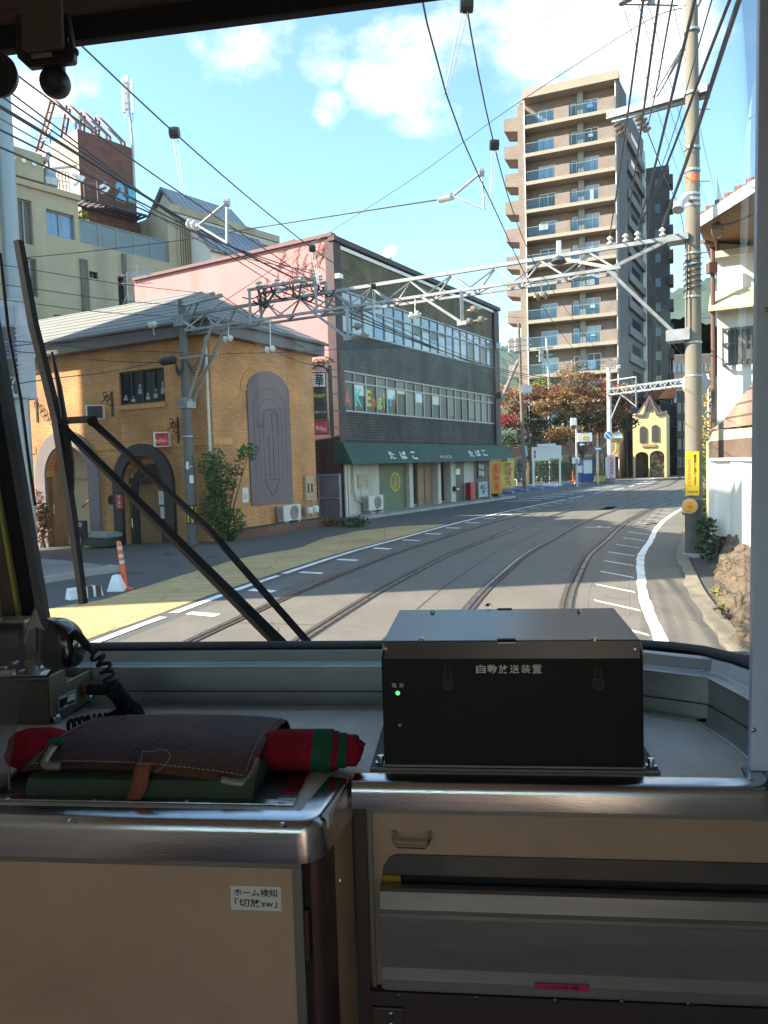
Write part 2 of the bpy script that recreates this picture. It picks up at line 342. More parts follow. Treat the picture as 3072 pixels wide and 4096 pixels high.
# ================================================================ ground, road, tracks
m_asph = mat('asphalt',(.088,.086,.082),.9,var=.16,scale=.9,bump=.35,bscale=90,stain=((.07,.068,.065),.5,.5,(1,1,1)),grain=.45)
m_bed = mat('track_paving',(.138,.124,.105),.88,var=.14,scale=1.3,bump=.4,bscale=110,stain=((.115,.096,.075),.45,.5,(1,1,1)),grain=.4)
m_lane = mat('lane_paving',(.138,.124,.105),.88,var=.14,scale=1.1,bump=.4,bscale=110,stain=((.10,.088,.075),.6,.5,(1,1,1)),grain=.4)
m_white = mat('road_paint',(.78,.78,.75),.7,var=.08,scale=3,stain=((.35,.34,.31),2.2,.5,(1,1,1)))
m_yel = brick('yellow_pavement',(.50,.355,.16),(.45,.315,.14),(.19,.145,.07),bw=2.6,bh=.42,ms=.012,rough=.85,var=.35)
m_joint = mat('paving_joint',(.05,.047,.043),.9,var=.1)
m_railbed = mat('rail_groove',(.045,.038,.032),.85,var=.3,scale=6)
m_rail = mat('rail_steel',(.42,.40,.37),.28,.9,var=.2,scale=8)
m_rust = mat('rail_rust',(.095,.07,.055),.6,.3,var=.3,scale=10)
m_conc = mat('concrete',(.34,.325,.30),.85,var=.14,scale=2.2,bump=.25,bscale=50,stain=((.17,.16,.145),1.1,.6))
m_kerb = mat('kerb_stone',(.19,.165,.125),.88,var=.3,scale=2.5,bump=.5,bscale=30)
def hgt(x,y):
    a = min(1,max(0,(-x-5.2)/6.5)); b = min(1,max(0,(y-15)/6))
    return -.40*a*b
def grid_axis(lo,hi,fine0,fine1,step):
    v = [fine0+step*i for i in range(int((fine1-fine0)/step)+1)]; k = step
    while v[0] > lo: k *= 1.6; v.insert(0,v[0]-k)
    k = step
    while v[-1] < hi: k *= 1.6; v.append(v[-1]+k)
    return v
gx = grid_axis(-2500,2500,-22,24,1.0); gy = grid_axis(-400,3500,0,40,1.0)
mb = MB(); mb.add([(x,y,hgt(x,y)) for y in gy for x in gx],[(j*len(gx)+i,j*len(gx)+i+1,(j+1)*len(gx)+i+1,(j+1)*len(gx)+i) for j in range(len(gy)-1) for i in range(len(gx)-1)])
mb.build('ground',m_asph,kind='structure')
CL = spline([(-1.6,-14,0),(-.25,0,0),(.7,6,0),(2.05,11.3,0),(3.0,14.3,0),(4.05,17.3,0),(5.3,20.2,0),(6.9,24,0),(8.6,27.6,0),(10.35,31,0),(13.1,36.1,0),(18.8,46.4,0),(27,62,0),(43,100,0),(62,150,0)],10)
CN = []
for i in range(len(CL)):
    t = (CL[min(i+1,len(CL)-1)]-CL[max(i-1,0)]).normalized(); CN.append(Vector((t.y,-t.x,0)))
CS = [0.0]
for i in range(1,len(CL)): CS.append(CS[-1]+(CL[i]-CL[i-1]).length)
def cpt(s,o=0.0,z=0.0):
    i = 0
    while i < len(CS)-2 and CS[i+1] < s: i += 1
    f = (s-CS[i])/(CS[i+1]-CS[i]); return CL[i].lerp(CL[i+1],f)+CN[i].lerp(CN[i+1],f).normalized()*o+Vector((0,0,z))
def s_of(p):
    k = min(range(len(CL)),key=lambda i: (CL[i]-Vector((p[0],p[1],0))).length); return CS[k]+(Vector((p[0],p[1],0))-CL[k]).dot(Vector((-CN[k].y,CN[k].x,0)))
SEND = CS[-1]
def lane(mb,o0,o1,z,s0=0.0,s1=None,step=1.0,wob=0.0):
    s1 = SEND if s1 is None else s1; n = max(2,int((s1-s0)/step)); w_ = lambda: random.uniform(-wob,wob)
    return mb.strip([cpt(s0+(s1-s0)*i/n,o0+w_(),z) for i in range(n+1)],[cpt(s0+(s1-s0)*i/n,o1+w_(),z) for i in range(n+1)])
lane(MB(),-4.95,1.02,.004).build('track_pavement',m_bed,kind='structure')
lane(MB(),1.024,2.62,.005,wob=.0).build('kerb_lane',m_lane,kind='structure')
# thin joints between paving slabs
mb = MB()
for o_ in (-4.05,-1.5): lane(mb,o_-.012,o_+.012,.008,step=.8,wob=.004)
for s_ in [x*5.2+3 for x in range(24)]: lane(mb,-4.0,-2.6,.008,s_,s_+.02,.02)
rnd = random.Random(31)
for k in range(46):   # wandering cracks
    p = cpt(rnd.uniform(6,60),rnd.uniform(-4.7,2.4),.0085); an = rnd.uniform(0,6.28); A = []
    for j in range(rnd.randint(5,14)): A.append(p); an += rnd.uniform(-.6,.6); p = p+Vector((math.cos(an),math.sin(an),0))*rnd.uniform(.1,.3)
    w_ = rnd.uniform(.005,.011); mb.strip(A,[a+Vector((w_,w_*.7,0)) for a in A])
mb.build('paving_joints',m_joint,kind='structure')
mb = MB()
for k in range(16):   # repair patches
    s_,o_ = rnd.uniform(14,60),rnd.choice((-4.4,-1.75,-1.5,.0,1.2,1.4)); l_,w_ = rnd.uniform(.5,2.6),rnd.uniform(.3,.75); mb.quad(cpt(s_,o_,.0065),cpt(s_+l_,o_,.0065),cpt(s_+l_,o_+w_,.0065),cpt(s_,o_+w_,.0065))
mb.build('repair_patches',mat('patch_asphalt',(.105,.095,.08),.9,var=.2,scale=2,grain=.4),kind='structure')
GA = .7175
def rail(o_,side,guard):
    mb = MB(); mb.cur = 0; lane(mb,o_-.115,o_+.105,.009)
    mb.cur = 1
    for a,b,zt in ((o_,o_+side*.065,.022),):
        n = int(SEND/1.0)
        A = [cpt(SEND*i/n,a,zt) for i in range(n+1)]; B = [cpt(SEND*i/n,b,zt) for i in range(n+1)]; mb.strip(A,B)
        mb.strip(A,[p-Vector((0,0,.014)) for p in A]); mb.strip(B,[p-Vector((0,0,.014)) for p in B])
    mb.cur = 2
    a,b,zt = o_-side*.05,o_-side*(.12 if guard else .085),.02
    A = [cpt(SEND*i/n,a,zt) for i in range(n+1)]; B = [cpt(SEND*i/n,b,zt) for i in range(n+1)]; mb.strip(A,B)
    mb.strip(A,[p-Vector((0,0,.012)) for p in A]); mb.strip(B,[p-Vector((0,0,.012)) for p in B])
    mb.build('tram_rail',[m_railbed,m_rail,m_rust],kind='structure',fixn=False)
rail(-GA,-1,False); rail(GA,1,True); rail(-3.25-GA,-1,False); rail(-3.25+GA,1,True)
# painted lines
mb = MB(); s0 = s_of((-4.2,8))
lane(mb,-5.31,-5.16,.010,s_of((-4.1,8)),s_of((-3.2,11.1)),.5,.01)
for a,b in ((.3,1.9),(2.3,3.9)): lane(mb,-5.31,-5.16,.010,s_of((-3.2,11.1))+a,s_of((-3.2,11.1))+b,.4,.012)
lane(mb,-5.32,-5.17,.010,s_of((-2.0,15.4)),s_of((9.6,42)),.8,.006)
k = s_of((9.6,42))
while k < SEND-40: lane(mb,-5.35,-5.2,.010,k+1,k+4.5); k += 6
mb.build('edge_line',m_white,kind='structure')
mb = MB(); s_ = s_of((-3.1,9.1))
for i in range(17):
    a = s_+i*2.05; mb.quad(cpt(a,-4.98,.011),cpt(a+.2,-4.98,.011),cpt(a+.2-.12,-4.42,.011),cpt(a-.12,-4.42,.011))
mb.build('tick_markings',m_white,kind='structure')
mb = MB(); lane(mb,1.78,1.935,.010,s_of((1.6,3)),s_of((21,50)),.35,.012); mb.build('kerb_line',m_white,kind='structure')
mb = MB(); s_ = s_of((2.2,7.7)); k = 0
while s_ < s_of((19,46)):
    w_ = .14
    L_ = [cpt(s_+.75*(1-f),1.12+.63*f,.011) for f in (0,.33,.66,1)]
    mb.strip(L_,[p+Vector((-CN[0].y,CN[0].x,0))*w_ for p in L_]); s_ += 1.55+.02*k; k += 1
mb.build('hatch_markings',m_white,kind='structure')
# far zebra marks and worn paint near the junction
mb = MB()
for k in range(14):
    s_ = s_of((13,38))+k*2.4; mb.quad(cpt(s_,-8.2,.011),cpt(s_+.35,-8.2,.011),cpt(s_+1.3,-6.4,.011),cpt(s_+.95,-6.4,.011))
for k in range(10):
    s_ = s_of((26,62))+k*3.1; mb.quad(cpt(s_,-6.6-random.random(),.012),cpt(s_+.7,-6.6,.012),cpt(s_+1.3,-4.6,.012),cpt(s_+.6,-5.1+random.random(),.012))
a = s_of((6.2,24.2)); mb.quad(cpt(a,-.35,.012),cpt(a+.12,-.35,.012),cpt(a+.12,.45,.012),cpt(a,.45,.012)); mb.quad(cpt(a+.12,.0,.012),cpt(a+.4,.0,.012),cpt(a+.4,.12,.012),cpt(a+.12,.12,.012))
mb.build('junction_markings',m_white,kind='structure')
# yellow pavement left of the edge line
left = [g('F',x,y,.006) for x,y in [(-500,1140),(-120,1085),(100,1055),(255,1020),(330,1000),(480,985),(620,955),(700,925),(850,880),(1000,832),(1150,790),(1300,745),(1450,715),(1659,680)]]+[g('G',x,y,.006) for x,y in [(400,905),(600,862),(800,838),(1000,827),(1060,826)]]
sa,sb = s_of((-4.6,6.0)),s_of(tuple(left[-1])[:2]); right = [cpt(sa+(sb-sa)*(i/(len(left)-1)),-5.45+random.uniform(-.03,.03),.006) for i in range(len(left))]
mb = MB()
n = 40
def resample(P,n):
    Ls = [0]
    for a,b in zip(P,P[1:]): Ls.append(Ls[-1]+(b-a).length)
    out = []
    for i in range(n+1):
        t = Ls[-1]*i/n; k = 0
        while k < len(Ls)-2 and Ls[k+1] < t: k += 1
        out.append(P[k].lerp(P[k+1],(t-Ls[k])/max(1e-6,Ls[k+1]-Ls[k])))
    return out
mb.strip(resample(left,n),resample(right,n)); mb.build('yellow_pavement',m_yel,kind='structure')
# left pavement corner with kerb
pv = [g('O',x,y,.02) for x,y in [(300,830),(400,820),(600,838),(940,882),(1020,892),(1110,905),(900,930),(800,945),(400,1015),(100,1055),(-300,1120),(-900,900)]]
m_slab = brick('pavement_slabs',(.25,.23,.21),(.22,.205,.185),(.12,.115,.11),bw=.6,bh=.3,ms=.01,rough=.85,var=.3)
mb = MB(); mb.prism([p-Vector((0,0,.5)) for p in pv],(0,0,.58)); mb.build('pavement',m_slab,kind='structure')
mb = MB()
for a,b in zip(pv[4:10],pv[5:11]):
    mb.bar(a+Vector((0,0,.03)),b+Vector((0,0,.03)),.16,.14)
mb.build('kerb',m_conc,kind='structure')
# right kerb, gutter and bank
mb = MB(); ks = s_of((2.0,4.0)); ke = s_of((16,40)); n = int((ke-ks)/.45)
A = []; B = []
for i in range(n+1):
    s_ = ks+(ke-ks)*i/n; j = random.uniform(-.05,.05) if s_ < s_of((4,15)) else 0; A.append(cpt(s_,2.50+j+.012*(s_-ks)*.6,0)); B.append(cpt(s_,2.74+.012*(s_-ks)*.6,0))
zt = Vector((0,0,.06)); mb.strip([p+zt for p in A],[p+zt for p in B]); mb.strip(A,[p+zt for p in A]); mb.strip([p+zt for p in B],B)
mb.build('kerb',m_kerb,kind='structure')
m_gut = mat('gutter_asphalt',(.07,.066,.06),.9,var=.2,scale=3,bump=.4,bscale=80)
mb = MB(); mb.strip([p+Vector((0,0,.010)) for p in B[4:]],[p+(p-q_).normalized()*.30+Vector((0,0,.010)) for p,q_ in zip(B[4:],A[4:])]); mb.build('gutter',m_gut,kind='structure')
# dark patches on the side street
mb = MB()
for c,x,y,w_,h_ in [('F',1170,727,55,8),('F',965,770,40,5),('F',930,705,30,4),('F',740,812,70,6)]:
    mb.add([g(c,x+w_*math.cos(t*.785)*random.uniform(.7,1.1),y+h_*math.sin(t*.785),.007) for t in range(8)],[tuple(range(8))])
mb.build('asphalt_patches',m_gut,kind='structure')
# ================================================================ brick restaurant
m_brick = brick('ochre_brick',(.70,.32,.115),(.57,.255,.09),(.37,.20,.09),bw=.24,bh=.075,ms=.011,var=.55,stain=((.25,.13,.05),1.0,.35))
m_brick_v = brick('ochre_soldier_brick',(.72,.34,.12),(.57,.265,.09),(.33,.18,.08),bw=.085,bh=.25,var=.3,offset=0)
m_dark_trim = mat('grey_brown_trim',(.135,.115,.12),.55,var=.12,scale=3)
m_roof_seam = ribbed('seamed_roof',(.20,.195,.175),(.05,.05,.048),.42,'v',rough=.75,metal=0,duty=.42,bump=.8,var=.08)
m_arch_stone = mat('arch_render',(.21,.175,.18),.8,var=.15,scale=5,bump=.3)
m_arch_dark = mat('charcoal_timber',(.038,.033,.035),.7,var=.3,scale=6,bump=.3)
m_cream = mat('cream_render',(.74,.64,.47),.8,var=.06)
m_wood = ribbed('brown_planks',(.27,.15,.075),(.10,.055,.03),.16,'u',rough=.6,duty=.15,bump=.3)
m_glass_dark = mat('window_glass',(.022,.026,.032),.06,var=.0,spec=.8)
m_glass_blue = mat('curtained_glass',(.33,.42,.50),.08,var=.12,scale=1.2,spec=.8,stretch=(6,6,.3))
m_black = mat('black_paint',(.016,.016,.018),.4,var=.1)
m_steel = mat('galvanised_steel',(.42,.44,.46),.45,.55,var=.22,scale=6)
m_pipe = mat('pale_pipe',(.60,.56,.48),.5,var=.12,scale=3)
m_mural = mat('mauve_panel',(.155,.115,.125),.7,var=.08,scale=2)
m_mural_line = mat('mauve_groove',(.085,.062,.07),.8,var=.1)
m_redbrick = brick('planter_brick',(.17,.065,.04),(.12,.045,.03),(.10,.08,.06),bw=.21,bh=.06,var=.5)
m_paper = mat('paper',(.68,.66,.62),.8,var=.05)
m_red = mat('sign_red',(.62,.03,.03),.45,var=.06)
m_wht = mat('sign_white',(.78,.77,.74),.5,var=.04)
m_ink = mat('ink',(.02,.02,.022),.7,var=0)
C0 = Vector((-5.28,23.33,0)); a_ = math.radians(28)
WL = Pl(C0,-math.cos(a_),math.sin(a_),flip=True)      # s runs left, out towards the camera
WL.n = Vector((-math.sin(a_),-math.cos(a_),0))
WR = Pl(C0,math.sin(math.radians(29)),math.cos(math.radians(29)))   # s runs away along the street
bb = thing('brick_restaurant','ochre brick two storey restaurant with arched doorways and a grey seamed roof','restaurant',C0)
LW,RWD = 13.0,WR.hit('B',405,1090)[0]-.35
ZE = 6.42
def H3(pl,c,x,y,o=0): return pl.hit(c,x,y,o)
# left wall with window and two arched openings
w0,w1 = H3(WL,'E',1092,890)[0],H3(WL,'E',792,920)[0]; wz0,wz1 = H3(WL,'E',945,1018)[1],H3(WL,'E',945,795)[1]
A0,A1 = H3(WL,'F',505,450)[0],H3(WL,'F',268,450)[0]; Az = H3(WL,'E',470,1290)[1]
B0,B1 = H3(WL,'F',925,450)[0],H3(WL,'F',690,450)[0]; Bz = H3(WL,'F',815,168)[1]
zb = -.55
ra,rb = (A1-A0)/2,(B1-B0)/2
def arch_fill(mb,pl,a,b,zs,rise,zt,o=0.0,n=16,depth=0):
    P = arch_pts(a,b,zs,zs,rise,n)[1:-1]
    for u,v in zip(P,P[1:]):
        mb.quad(pl.pt(u[0],u[1],o),pl.pt(v[0],v[1],o),pl.pt(v[0],zt,o),pl.pt(u[0],zt,o))
        if depth: mb.quad(pl.pt(u[0],u[1],o),pl.pt(v[0],v[1],o),pl.pt(v[0],v[1],o-depth),pl.pt(u[0],u[1],o-depth))
def arch_ring(mb,pl,a,b,z0,zs,rise,t,o0,o1,n=18):
    I = arch_pts(a,b,z0,zs,rise,n); O = arch_pts(a-t,b+t,z0,zs,rise+t,n)
    for i in range(len(I)-1):
        p = [pl.pt(*I[i],o0),pl.pt(*I[i+1],o0),pl.pt(*O[i+1],o0),pl.pt(*O[i],o0),pl.pt(*I[i],o1),pl.pt(*I[i+1],o1),pl.pt(*O[i+1],o1),pl.pt(*O[i],o1)]
        mb.hexa(p)
mb = MB(); WL.wall(mb,0,LW,zb,ZE,[(w0,w1,wz0,wz1),(A0,A1,zb,Az),(B0,B1,zb,Bz)],.22)
arch_fill(mb,WL,A0,A1,Az-ra,ra,Az,depth=.3); arch_fill(mb,WL,B0,B1,Bz-rb,rb,Bz,depth=.3)
WR.wall(mb,0,RWD,zb,ZE)
mb.quad(WL.pt(LW,zb),WL.pt(LW,zb,-7),WL.pt(LW,ZE,-7),WL.pt(LW,ZE)); mb.quad(WR.pt(RWD,zb),WR.pt(RWD,zb,-6),WR.pt(RWD,ZE,-6),WR.pt(RWD,ZE))
mb.build('wall',m_brick,bb)
zs_ = H3(WL,'E',800,1300)[1]
for pl,a in ((WL,(0,A0-.35,zs_-.12,zs_+.13,.001,.02)),(WR,(0,.9,zs_-.12,zs_+.13,.001,.02)),(WL,(A1+.5,LW,zs_-.12,zs_+.13,.001,.02)),(WL,(w0-.05,w1+.05,wz0-.17,wz0-.003,.001,.05))): mb = MB(); pl.slab(mb,*a); mb.build('soldier_course',m_brick_v,bb)
# window
wf = MB(); t = .06
WL.slab(wf,w0,w1,wz0,wz0+t,-.14,-.06); WL.slab(wf,w0,w1,wz1-t,wz1,-.14,-.06)
for k in range(5):
    c = w0+(w1-w0)*k/4; WL.slab(wf,c-t/2 if 0 < k < 4 else (c if k == 0 else c-t),c+t/2 if 0 < k < 4 else (c+t if k == 0 else c),wz0+t,wz1-t,-.14,-.06)
wo = wf.build('window',m_black,bb); mb = MB(); WL.slab(mb,w0,w1,wz0,wz1,-.2,-.13); mb.build('pane',m_glass_dark,wo)
mb = MB()
for k in range(6):
    c = w0+(w1-w0)*(k+.5)/6; h_ = random.uniform(.15,.5); mb.lathe(WL.pt(c,wz0+.05+random.random()*.25,-.11),(0,0,1),[(.02,0),(.09,.03),(.08,h_*.4),(.03,h_*.6),(.06,h_*.8),(.01,h_)],8)
mb.build('window_ornament',mat('pale_glass_ornament',(.32,.32,.33),.15,var=.3),wo)
# left arch: render surround, panelled reveal, lit stair hall
mb = MB(); arch_ring(mb,WL,A0,A1,zb,Az-ra,ra,.52,.0,.10); mb.build('arch_surround',m_arch_stone,bb)
dA = .8; mb = MB()
mb.quad(WL.pt(A1,zb),WL.pt(A1,zb,-dA),WL.pt(A1,Az-ra+.2,-dA),WL.pt(A1,Az-ra+.2)); mb.build('entrance_panelling',m_wood,bb)
mb = MB(); WL.slab(mb,A0-.6,A1+.1,zb,Az+.4,-1.1,-1.0); WL.slab(mb,A0-.75,A0-.6,zb,Az+.4,-1.1,-.31); WL.slab(mb,A1+.02,A1+.12,zb,Az+.4,-1.0,-dA); mb.build('stair_hall',m_cream,bb)
mb = MB()
for k in range(7): WL.slab(mb,A0-.58,A0+.5-k*.17,zb,.05+.17*k,-.99,-.32)
mb.build('stair',m_conc,bb)
mb = MB(); WL.slab(mb,A0,A1,Az-ra-.10,Az-ra,-.9,-.8); WL.slab(mb,A0+ra-.02,A0+ra+.02,Az-ra,Az,-.86,-.84); mb.bar(WL.pt(A0+ra,Az-ra,-.85),WL.pt(A0+.4,Az-.25,-.85),.03,.03); mb.build('fanlight_bars',m_pipe,bb)
mb = MB(); mb.tube([WL.pt(A0+1.3,1.0,-.7),WL.pt(A0+.1,1.9,-.7)],.035); mb.build('handrail',m_wood,bb)
# right arch: charcoal surround with plank door
mb = MB(); arch_ring(mb,WL,B0,B1,zb,Bz-rb,rb,.40,.0,.14); mb.build('arch_surround',m_arch_dark,bb)
mb = MB(); arch_ring(mb,WL,B0+.32,B1-.32,zb,Bz-rb-.2,rb-.34,.26,-.45,-.25); mb.build('inner_arch',m_arch_dark,bb)
mb = MB(); WL.slab(mb,B0,B1,zb,Bz,-.5,-.42); mb.build('porch_back_wall',m_brick,bb)
bz0 = H3(WL,'F',815,322)[1]; bz1 = H3(WL,'F',815,290)[1]
mb = MB(); WL.slab(mb,B0+.0,B1-.0,bz0,bz1,-.42,-.22); mb.build('door_lintel',m_arch_dark,bb)
dm = H3(WL,'F',852,500)[0]
mb = MB(); WL.slab(mb,dm,B1-.25,zb,bz0,-.42,-.36); mb.build('plank_door',m_wood,bb)
mb = MB(); WL.slab(mb,B0+.06,dm,zb,bz0,-.41,-.30); mb.build('black_door',m_arch_dark,bb)
mb = MB(); mb.lathe(WL.pt((B0+B1)/2-.15,bz1,-.40),-WL.n*-1,[(.42,0),(.42,.03)],20); mb.build('lunette',m_black,bb)
# cornice and hipped roof
ov = .45
def corner(sl,sr,z):  # point on the offset outline: sl along left wall, sr along right wall
    return C0+WL.t*sl+WR.t*sr+Vector((0,0,z))
Lf,Rf = LW,RWD
out_c = C0+WL.n*ov+WR.n*ov
def ring(o,z,e0=0,e1=0):
    c = C0+WL.n*o+WR.n*o; return [c+WL.t*(Lf+o+o*.0)+Vector((0,0,z)),c+Vector((0,0,z)),c+WR.t*(Rf+o*1.6)+Vector((0,0,z)),c+WR.t*(Rf+o*1.6)+WL.t*(Lf+o)+Vector((0,0,z))]
mb = MB(); r0,r1 = ring(.40,ZE),ring(.42,ZE+.46)
mb.hexa(r0+r1); mb.build('cornice',m_dark_trim,bb)
mb = MB(); zr = 8.55; r0 = ring(.5,ZE+.47)
ctr = [C0+WL.t*(Rf*.42)+WR.t*(Rf*.42)+Vector((0,0,zr)),C0+WL.t*(Lf)+WR.t*(Rf*.42)+Vector((0,0,zr))]
mb.add(r0+ctr,[(0,1,4,5),(1,2,4),(2,3,5,4),(3,0,5),(0,3,2,1)]); mb.build('roof',m_roof_seam,bb)
mb = MB(); e0,e1 = ring(.52,ZE+.40)[:2]; mb.tube([e0,e1,ring(.52,ZE+.40)[2]],.055,8); mb.build('gutter',m_dark_trim,bb)
mb = MB()
x = WL.pt(.10,0,.06); mb.tube([x+Vector((0,0,ZE)),x],.05,8)
for z in (1.4,3.0,4.6): mb.lathe(x+Vector((0,0,z)),(0,0,1),[(.065,0),(.065,.06)],8)
mb.build('downpipe',m_pipe,bb)
# mural panel on the street side
M0,M1 = H3(WR,'d',536,950)[0],H3(WR,'d',626,950)[0]; Mt = H3(WR,'d',574,802)[1]; Mb = H3(WR,'d',590,1088)[1]; rm = (M1-M0)/2
mb = MB(); WR.poly(mb,arch_pts(M0,M1,Mb,Mt-rm*.62,rm*.62,22),.004,.05); mp_ = mb.build('mural_panel',m_mural,bb)
mb = MB()
def arc_line(mb,pl,a,b,z0,zs,rise,w_,o):
    P = arch_pts(a,b,z0,zs,rise,18); Q = arch_pts(a+w_,b-w_,z0,zs,rise-w_,18)
    for i in range(len(P)-1): mb.quad(pl.pt(*P[i],o),pl.pt(*P[i+1],o),pl.pt(*Q[i+1],o),pl.pt(*Q[i],o))
for k,f in enumerate((.13,.25,.36)): arc_line(mb,WR,M0+(M1-M0)*f*.9,M1-(M1-M0)*f*.9,Mb+.9,Mt-1.35-k*.12,(M1-M0)*(.5-f)*.9,.025,.053)
cx = (M0+M1)/2; zt_ = Mb+.85
for a,b in (((cx-.42,zt_),(cx+.42,zt_)),((cx+.42,zt_),(cx,zt_-.6)),((cx,zt_-.6),(cx-.42,zt_))): mb.bar(WR.pt(*a,.053),WR.pt(*b,.053),.02,.012,up=WR.n)
for x_,z0,z1 in ((cx-.12,zt_+.1,zt_+1.5),(cx+.12,zt_+.1,zt_+1.5),(cx+.1,zt_+1.6,zt_+2.3),(cx+.42,zt_+1.6,zt_+2.3)): mb.bar(WR.pt(x_,z0,.053),WR.pt(x_,z1,.053),.02,.012,up=WR.n)
mb.bar(WR.pt(cx-.75,zt_+1.8,.053),WR.pt(cx-.3,zt_+1.8,.053),.02,.012,up=WR.n); mb.bar(WR.pt(cx+.1,zt_+2.3,.053),WR.pt(cx+.42,zt_+2.3,.053),.02,.012,up=WR.n)
for x_,zz in ((-.72,2.05),(-.52,1.95),(-.36,2.05)): mb.bar(WR.pt(cx+x_,zt_+1.8,.053),WR.pt(cx+x_,zt_+zz,.053),.02,.012,up=WR.n)
mb.build('mural_lines',m_mural_line,mp_)
mb = MB(); R2_ = rm+.30; P = arch_pts(M0,M1,Mt-rm*.62,Mt-rm*.62,rm*.62,22)[1:-1]; Q_ = arch_pts(M0-.3,M1+.3,Mt-rm*.62,Mt-rm*.62,rm*.62+.3,22)[1:-1]
for i in range(len(P)-1):
    if i % 1 == 0:
        u,v = P[i],P[i+1]; a,b = Q_[i],Q_[i+1]; sh = lambda p,q_,f: (p[0]+(q_[0]-p[0])*f,p[1]+(q_[1]-p[1])*f)
        mb.quad(WR.pt(*sh(u,v,.05),.025),WR.pt(*sh(u,v,.95),.025),WR.pt(*sh(a,b,.95),.025),WR.pt(*sh(a,b,.05),.025))
mb.build('brick_voussoirs',m_brick_v,bb)
# planter along the street foot
mb = MB(); WR.slab(mb,.1,RWD+.5,0,.30,.02,.62); planter = mb.build('planter',m_redbrick,bb)
mb = MB(); WR.slab(mb,.15,RWD+.4,.301,.315,.08,.55); mb.build('soil',mat('soil',(.05,.04,.03),.95,var=.4,scale=12),planter)
# things around the restaurant
def ac_unit(name,pl,s0,s1,z0,z1,o0,dep,label,group='air conditioner units',feet=True):
    t = thing(name,label,'air conditioner',pl.pt((s0+s1)/2,z0,o0),group=group)
    mb = MB(); pl.slab(mb,s0,s1,z0+.06,z1,o0,o0+dep); mb.build('casing',mat('ac_casing',(.56,.54,.49),.5,var=.06),t,bevel=.015)
    c = s0+(s1-s0)*.60; zc = (z0+z1)/2+.03; r_ = min(s1-s0,z1-z0)*.40
    mb = MB(); mb.lathe(pl.pt(c,zc,o0+dep+.003),pl.n,[(r_,0),(r_,.012),(r_*.92,.014),(r_*.9,.002)],28); mb.build('fan_shroud',mat('ac_fan',(.16,.16,.155),.5,var=.1),t)
    mb = MB()
    for k in range(5): mb.lathe(pl.pt(c,zc,o0+dep+.012),pl.n,[(r_*(.2+.17*k)+.006,0),(r_*(.2+.17*k)+.006,.006),(r_*(.2+.17*k),.006),(r_*(.2+.17*k),0)],24)
    for k in range(6):
        an = math.pi*k/6; mb.bar(pl.pt(c-r_*math.cos(an),zc-r_*math.sin(an),o0+dep+.016),pl.pt(c+r_*math.cos(an),zc+r_*math.sin(an),o0+dep+.016),.008,.006,up=pl.n)
    mb.build('fan_grille',mat('ac_grille',(.38,.37,.34),.5,var=.05),t)
    mb = MB()
    for k in range(12): pl.slab(mb,s0-.012,s0,z0+.12+(z1-z0-.2)*k/12,z0+.12+(z1-z0-.2)*(k+.5)/12,o0+.05,o0+dep-.05)
    mb.build('side_louvre',mat('ac_fan',(.16,.16,.155)),t)
    for a in (s0+.1,s1-.22): mb = MB(); pl.slab(mb,a,a+.12,z0,z0+.06,o0-.02,o0+dep+.04); mb.build('foot',m_conc,t)
    return t
s0,zA = WR.hit('G',152,820,.2); s1,zB = WR.hit('G',258,705,.2)
ac_unit('air_conditioner',WR,s0+.1,s1-.05,.315,.315+.62,.14,.28,'cream air conditioner unit on the brick planter below the mauve mural panel')
s0,z1_ = WR.hit('G',293,560); s1,z0_ = WR.hit('G',343,690)
t = thing('meter_cabinet','beige meter cabinet with two small windows on the ochre brick wall','meter box',WR.pt((s0+s1)/2,z0_))
mb = MB(); WR.slab(mb,s0,s1,z0_,z1_,.002,.12); mb.build('casing',mat('meter_beige',(.42,.31,.17),.6,var=.08),t,bevel=.01)
mb = MB(); WR.slab(mb,s0+.1,(s0+s1)/2-.06,z1_-.62,z1_-.28,.121,.13); WR.slab(mb,(s0+s1)/2+.06,s1-.1,z1_-.62,z1_-.28,.121,.13); WR.slab(mb,s0+.05,s1-.05,z1_-.80,z1_-.785,.121,.128); mb.build('meter_window',m_glass_dark,t)
for i,(x,y,lb) in enumerate([(325,750,'white gas meter on brown pipes, beside the air conditioner and nearer of the two'),(358,742,'white gas meter on brown pipes, next to the grey side door')]):
    s_,z_ = WR.hit('G',x,y,.3); t = thing('gas_meter',lb,'gas meter',WR.pt(s_,.3,.3),group='gas meters on the brick wall')
    mb = MB(); mb.obox(WR.pt(s_,z_,.3),WR.t*.15,WR.n*.09,(0,0,.13)); mb.lathe(WR.pt(s_,z_-.02,.39),WR.n,[(.11,0),(.10,.04)],14); mb.build('meter_body',mat('meter_white',(.62,.60,.55),.5,var=.06),t,bevel=.02)
    mb = MB()
    for k in (-.09,.09): mb.tube([WR.pt(s_+k,z_+.13,.3),WR.pt(s_+k,z_+.3,.3),WR.pt(s_+k*2.2,z_+.34,.3),WR.pt(s_+k*2.2,.32,.3)],.022,6)
    mb.build('pipe',mat('meter_pipe',(.30,.24,.18),.6,var=.15),t)
s0,z1_ = WR.hit('F',1338,348); s1,z0_ = WR.hit('F',1374,427)
t = thing('notice','pale notice sheet on the ochre brick beside the green bush','notice',WR.pt(s0,z0_)); mb = MB(); WR.slab(mb,s0,s1,z0_,z1_,.002,.012); mb.build('sheet',m_paper,t)
mb = MB(); WR.slab(mb,s0+.06,s1-.06,z0_+.1,z1_-.2,.0125,.0135); mb.build('print',mat('grey_print',(.45,.45,.46),.8,var=.35,scale=14),t)
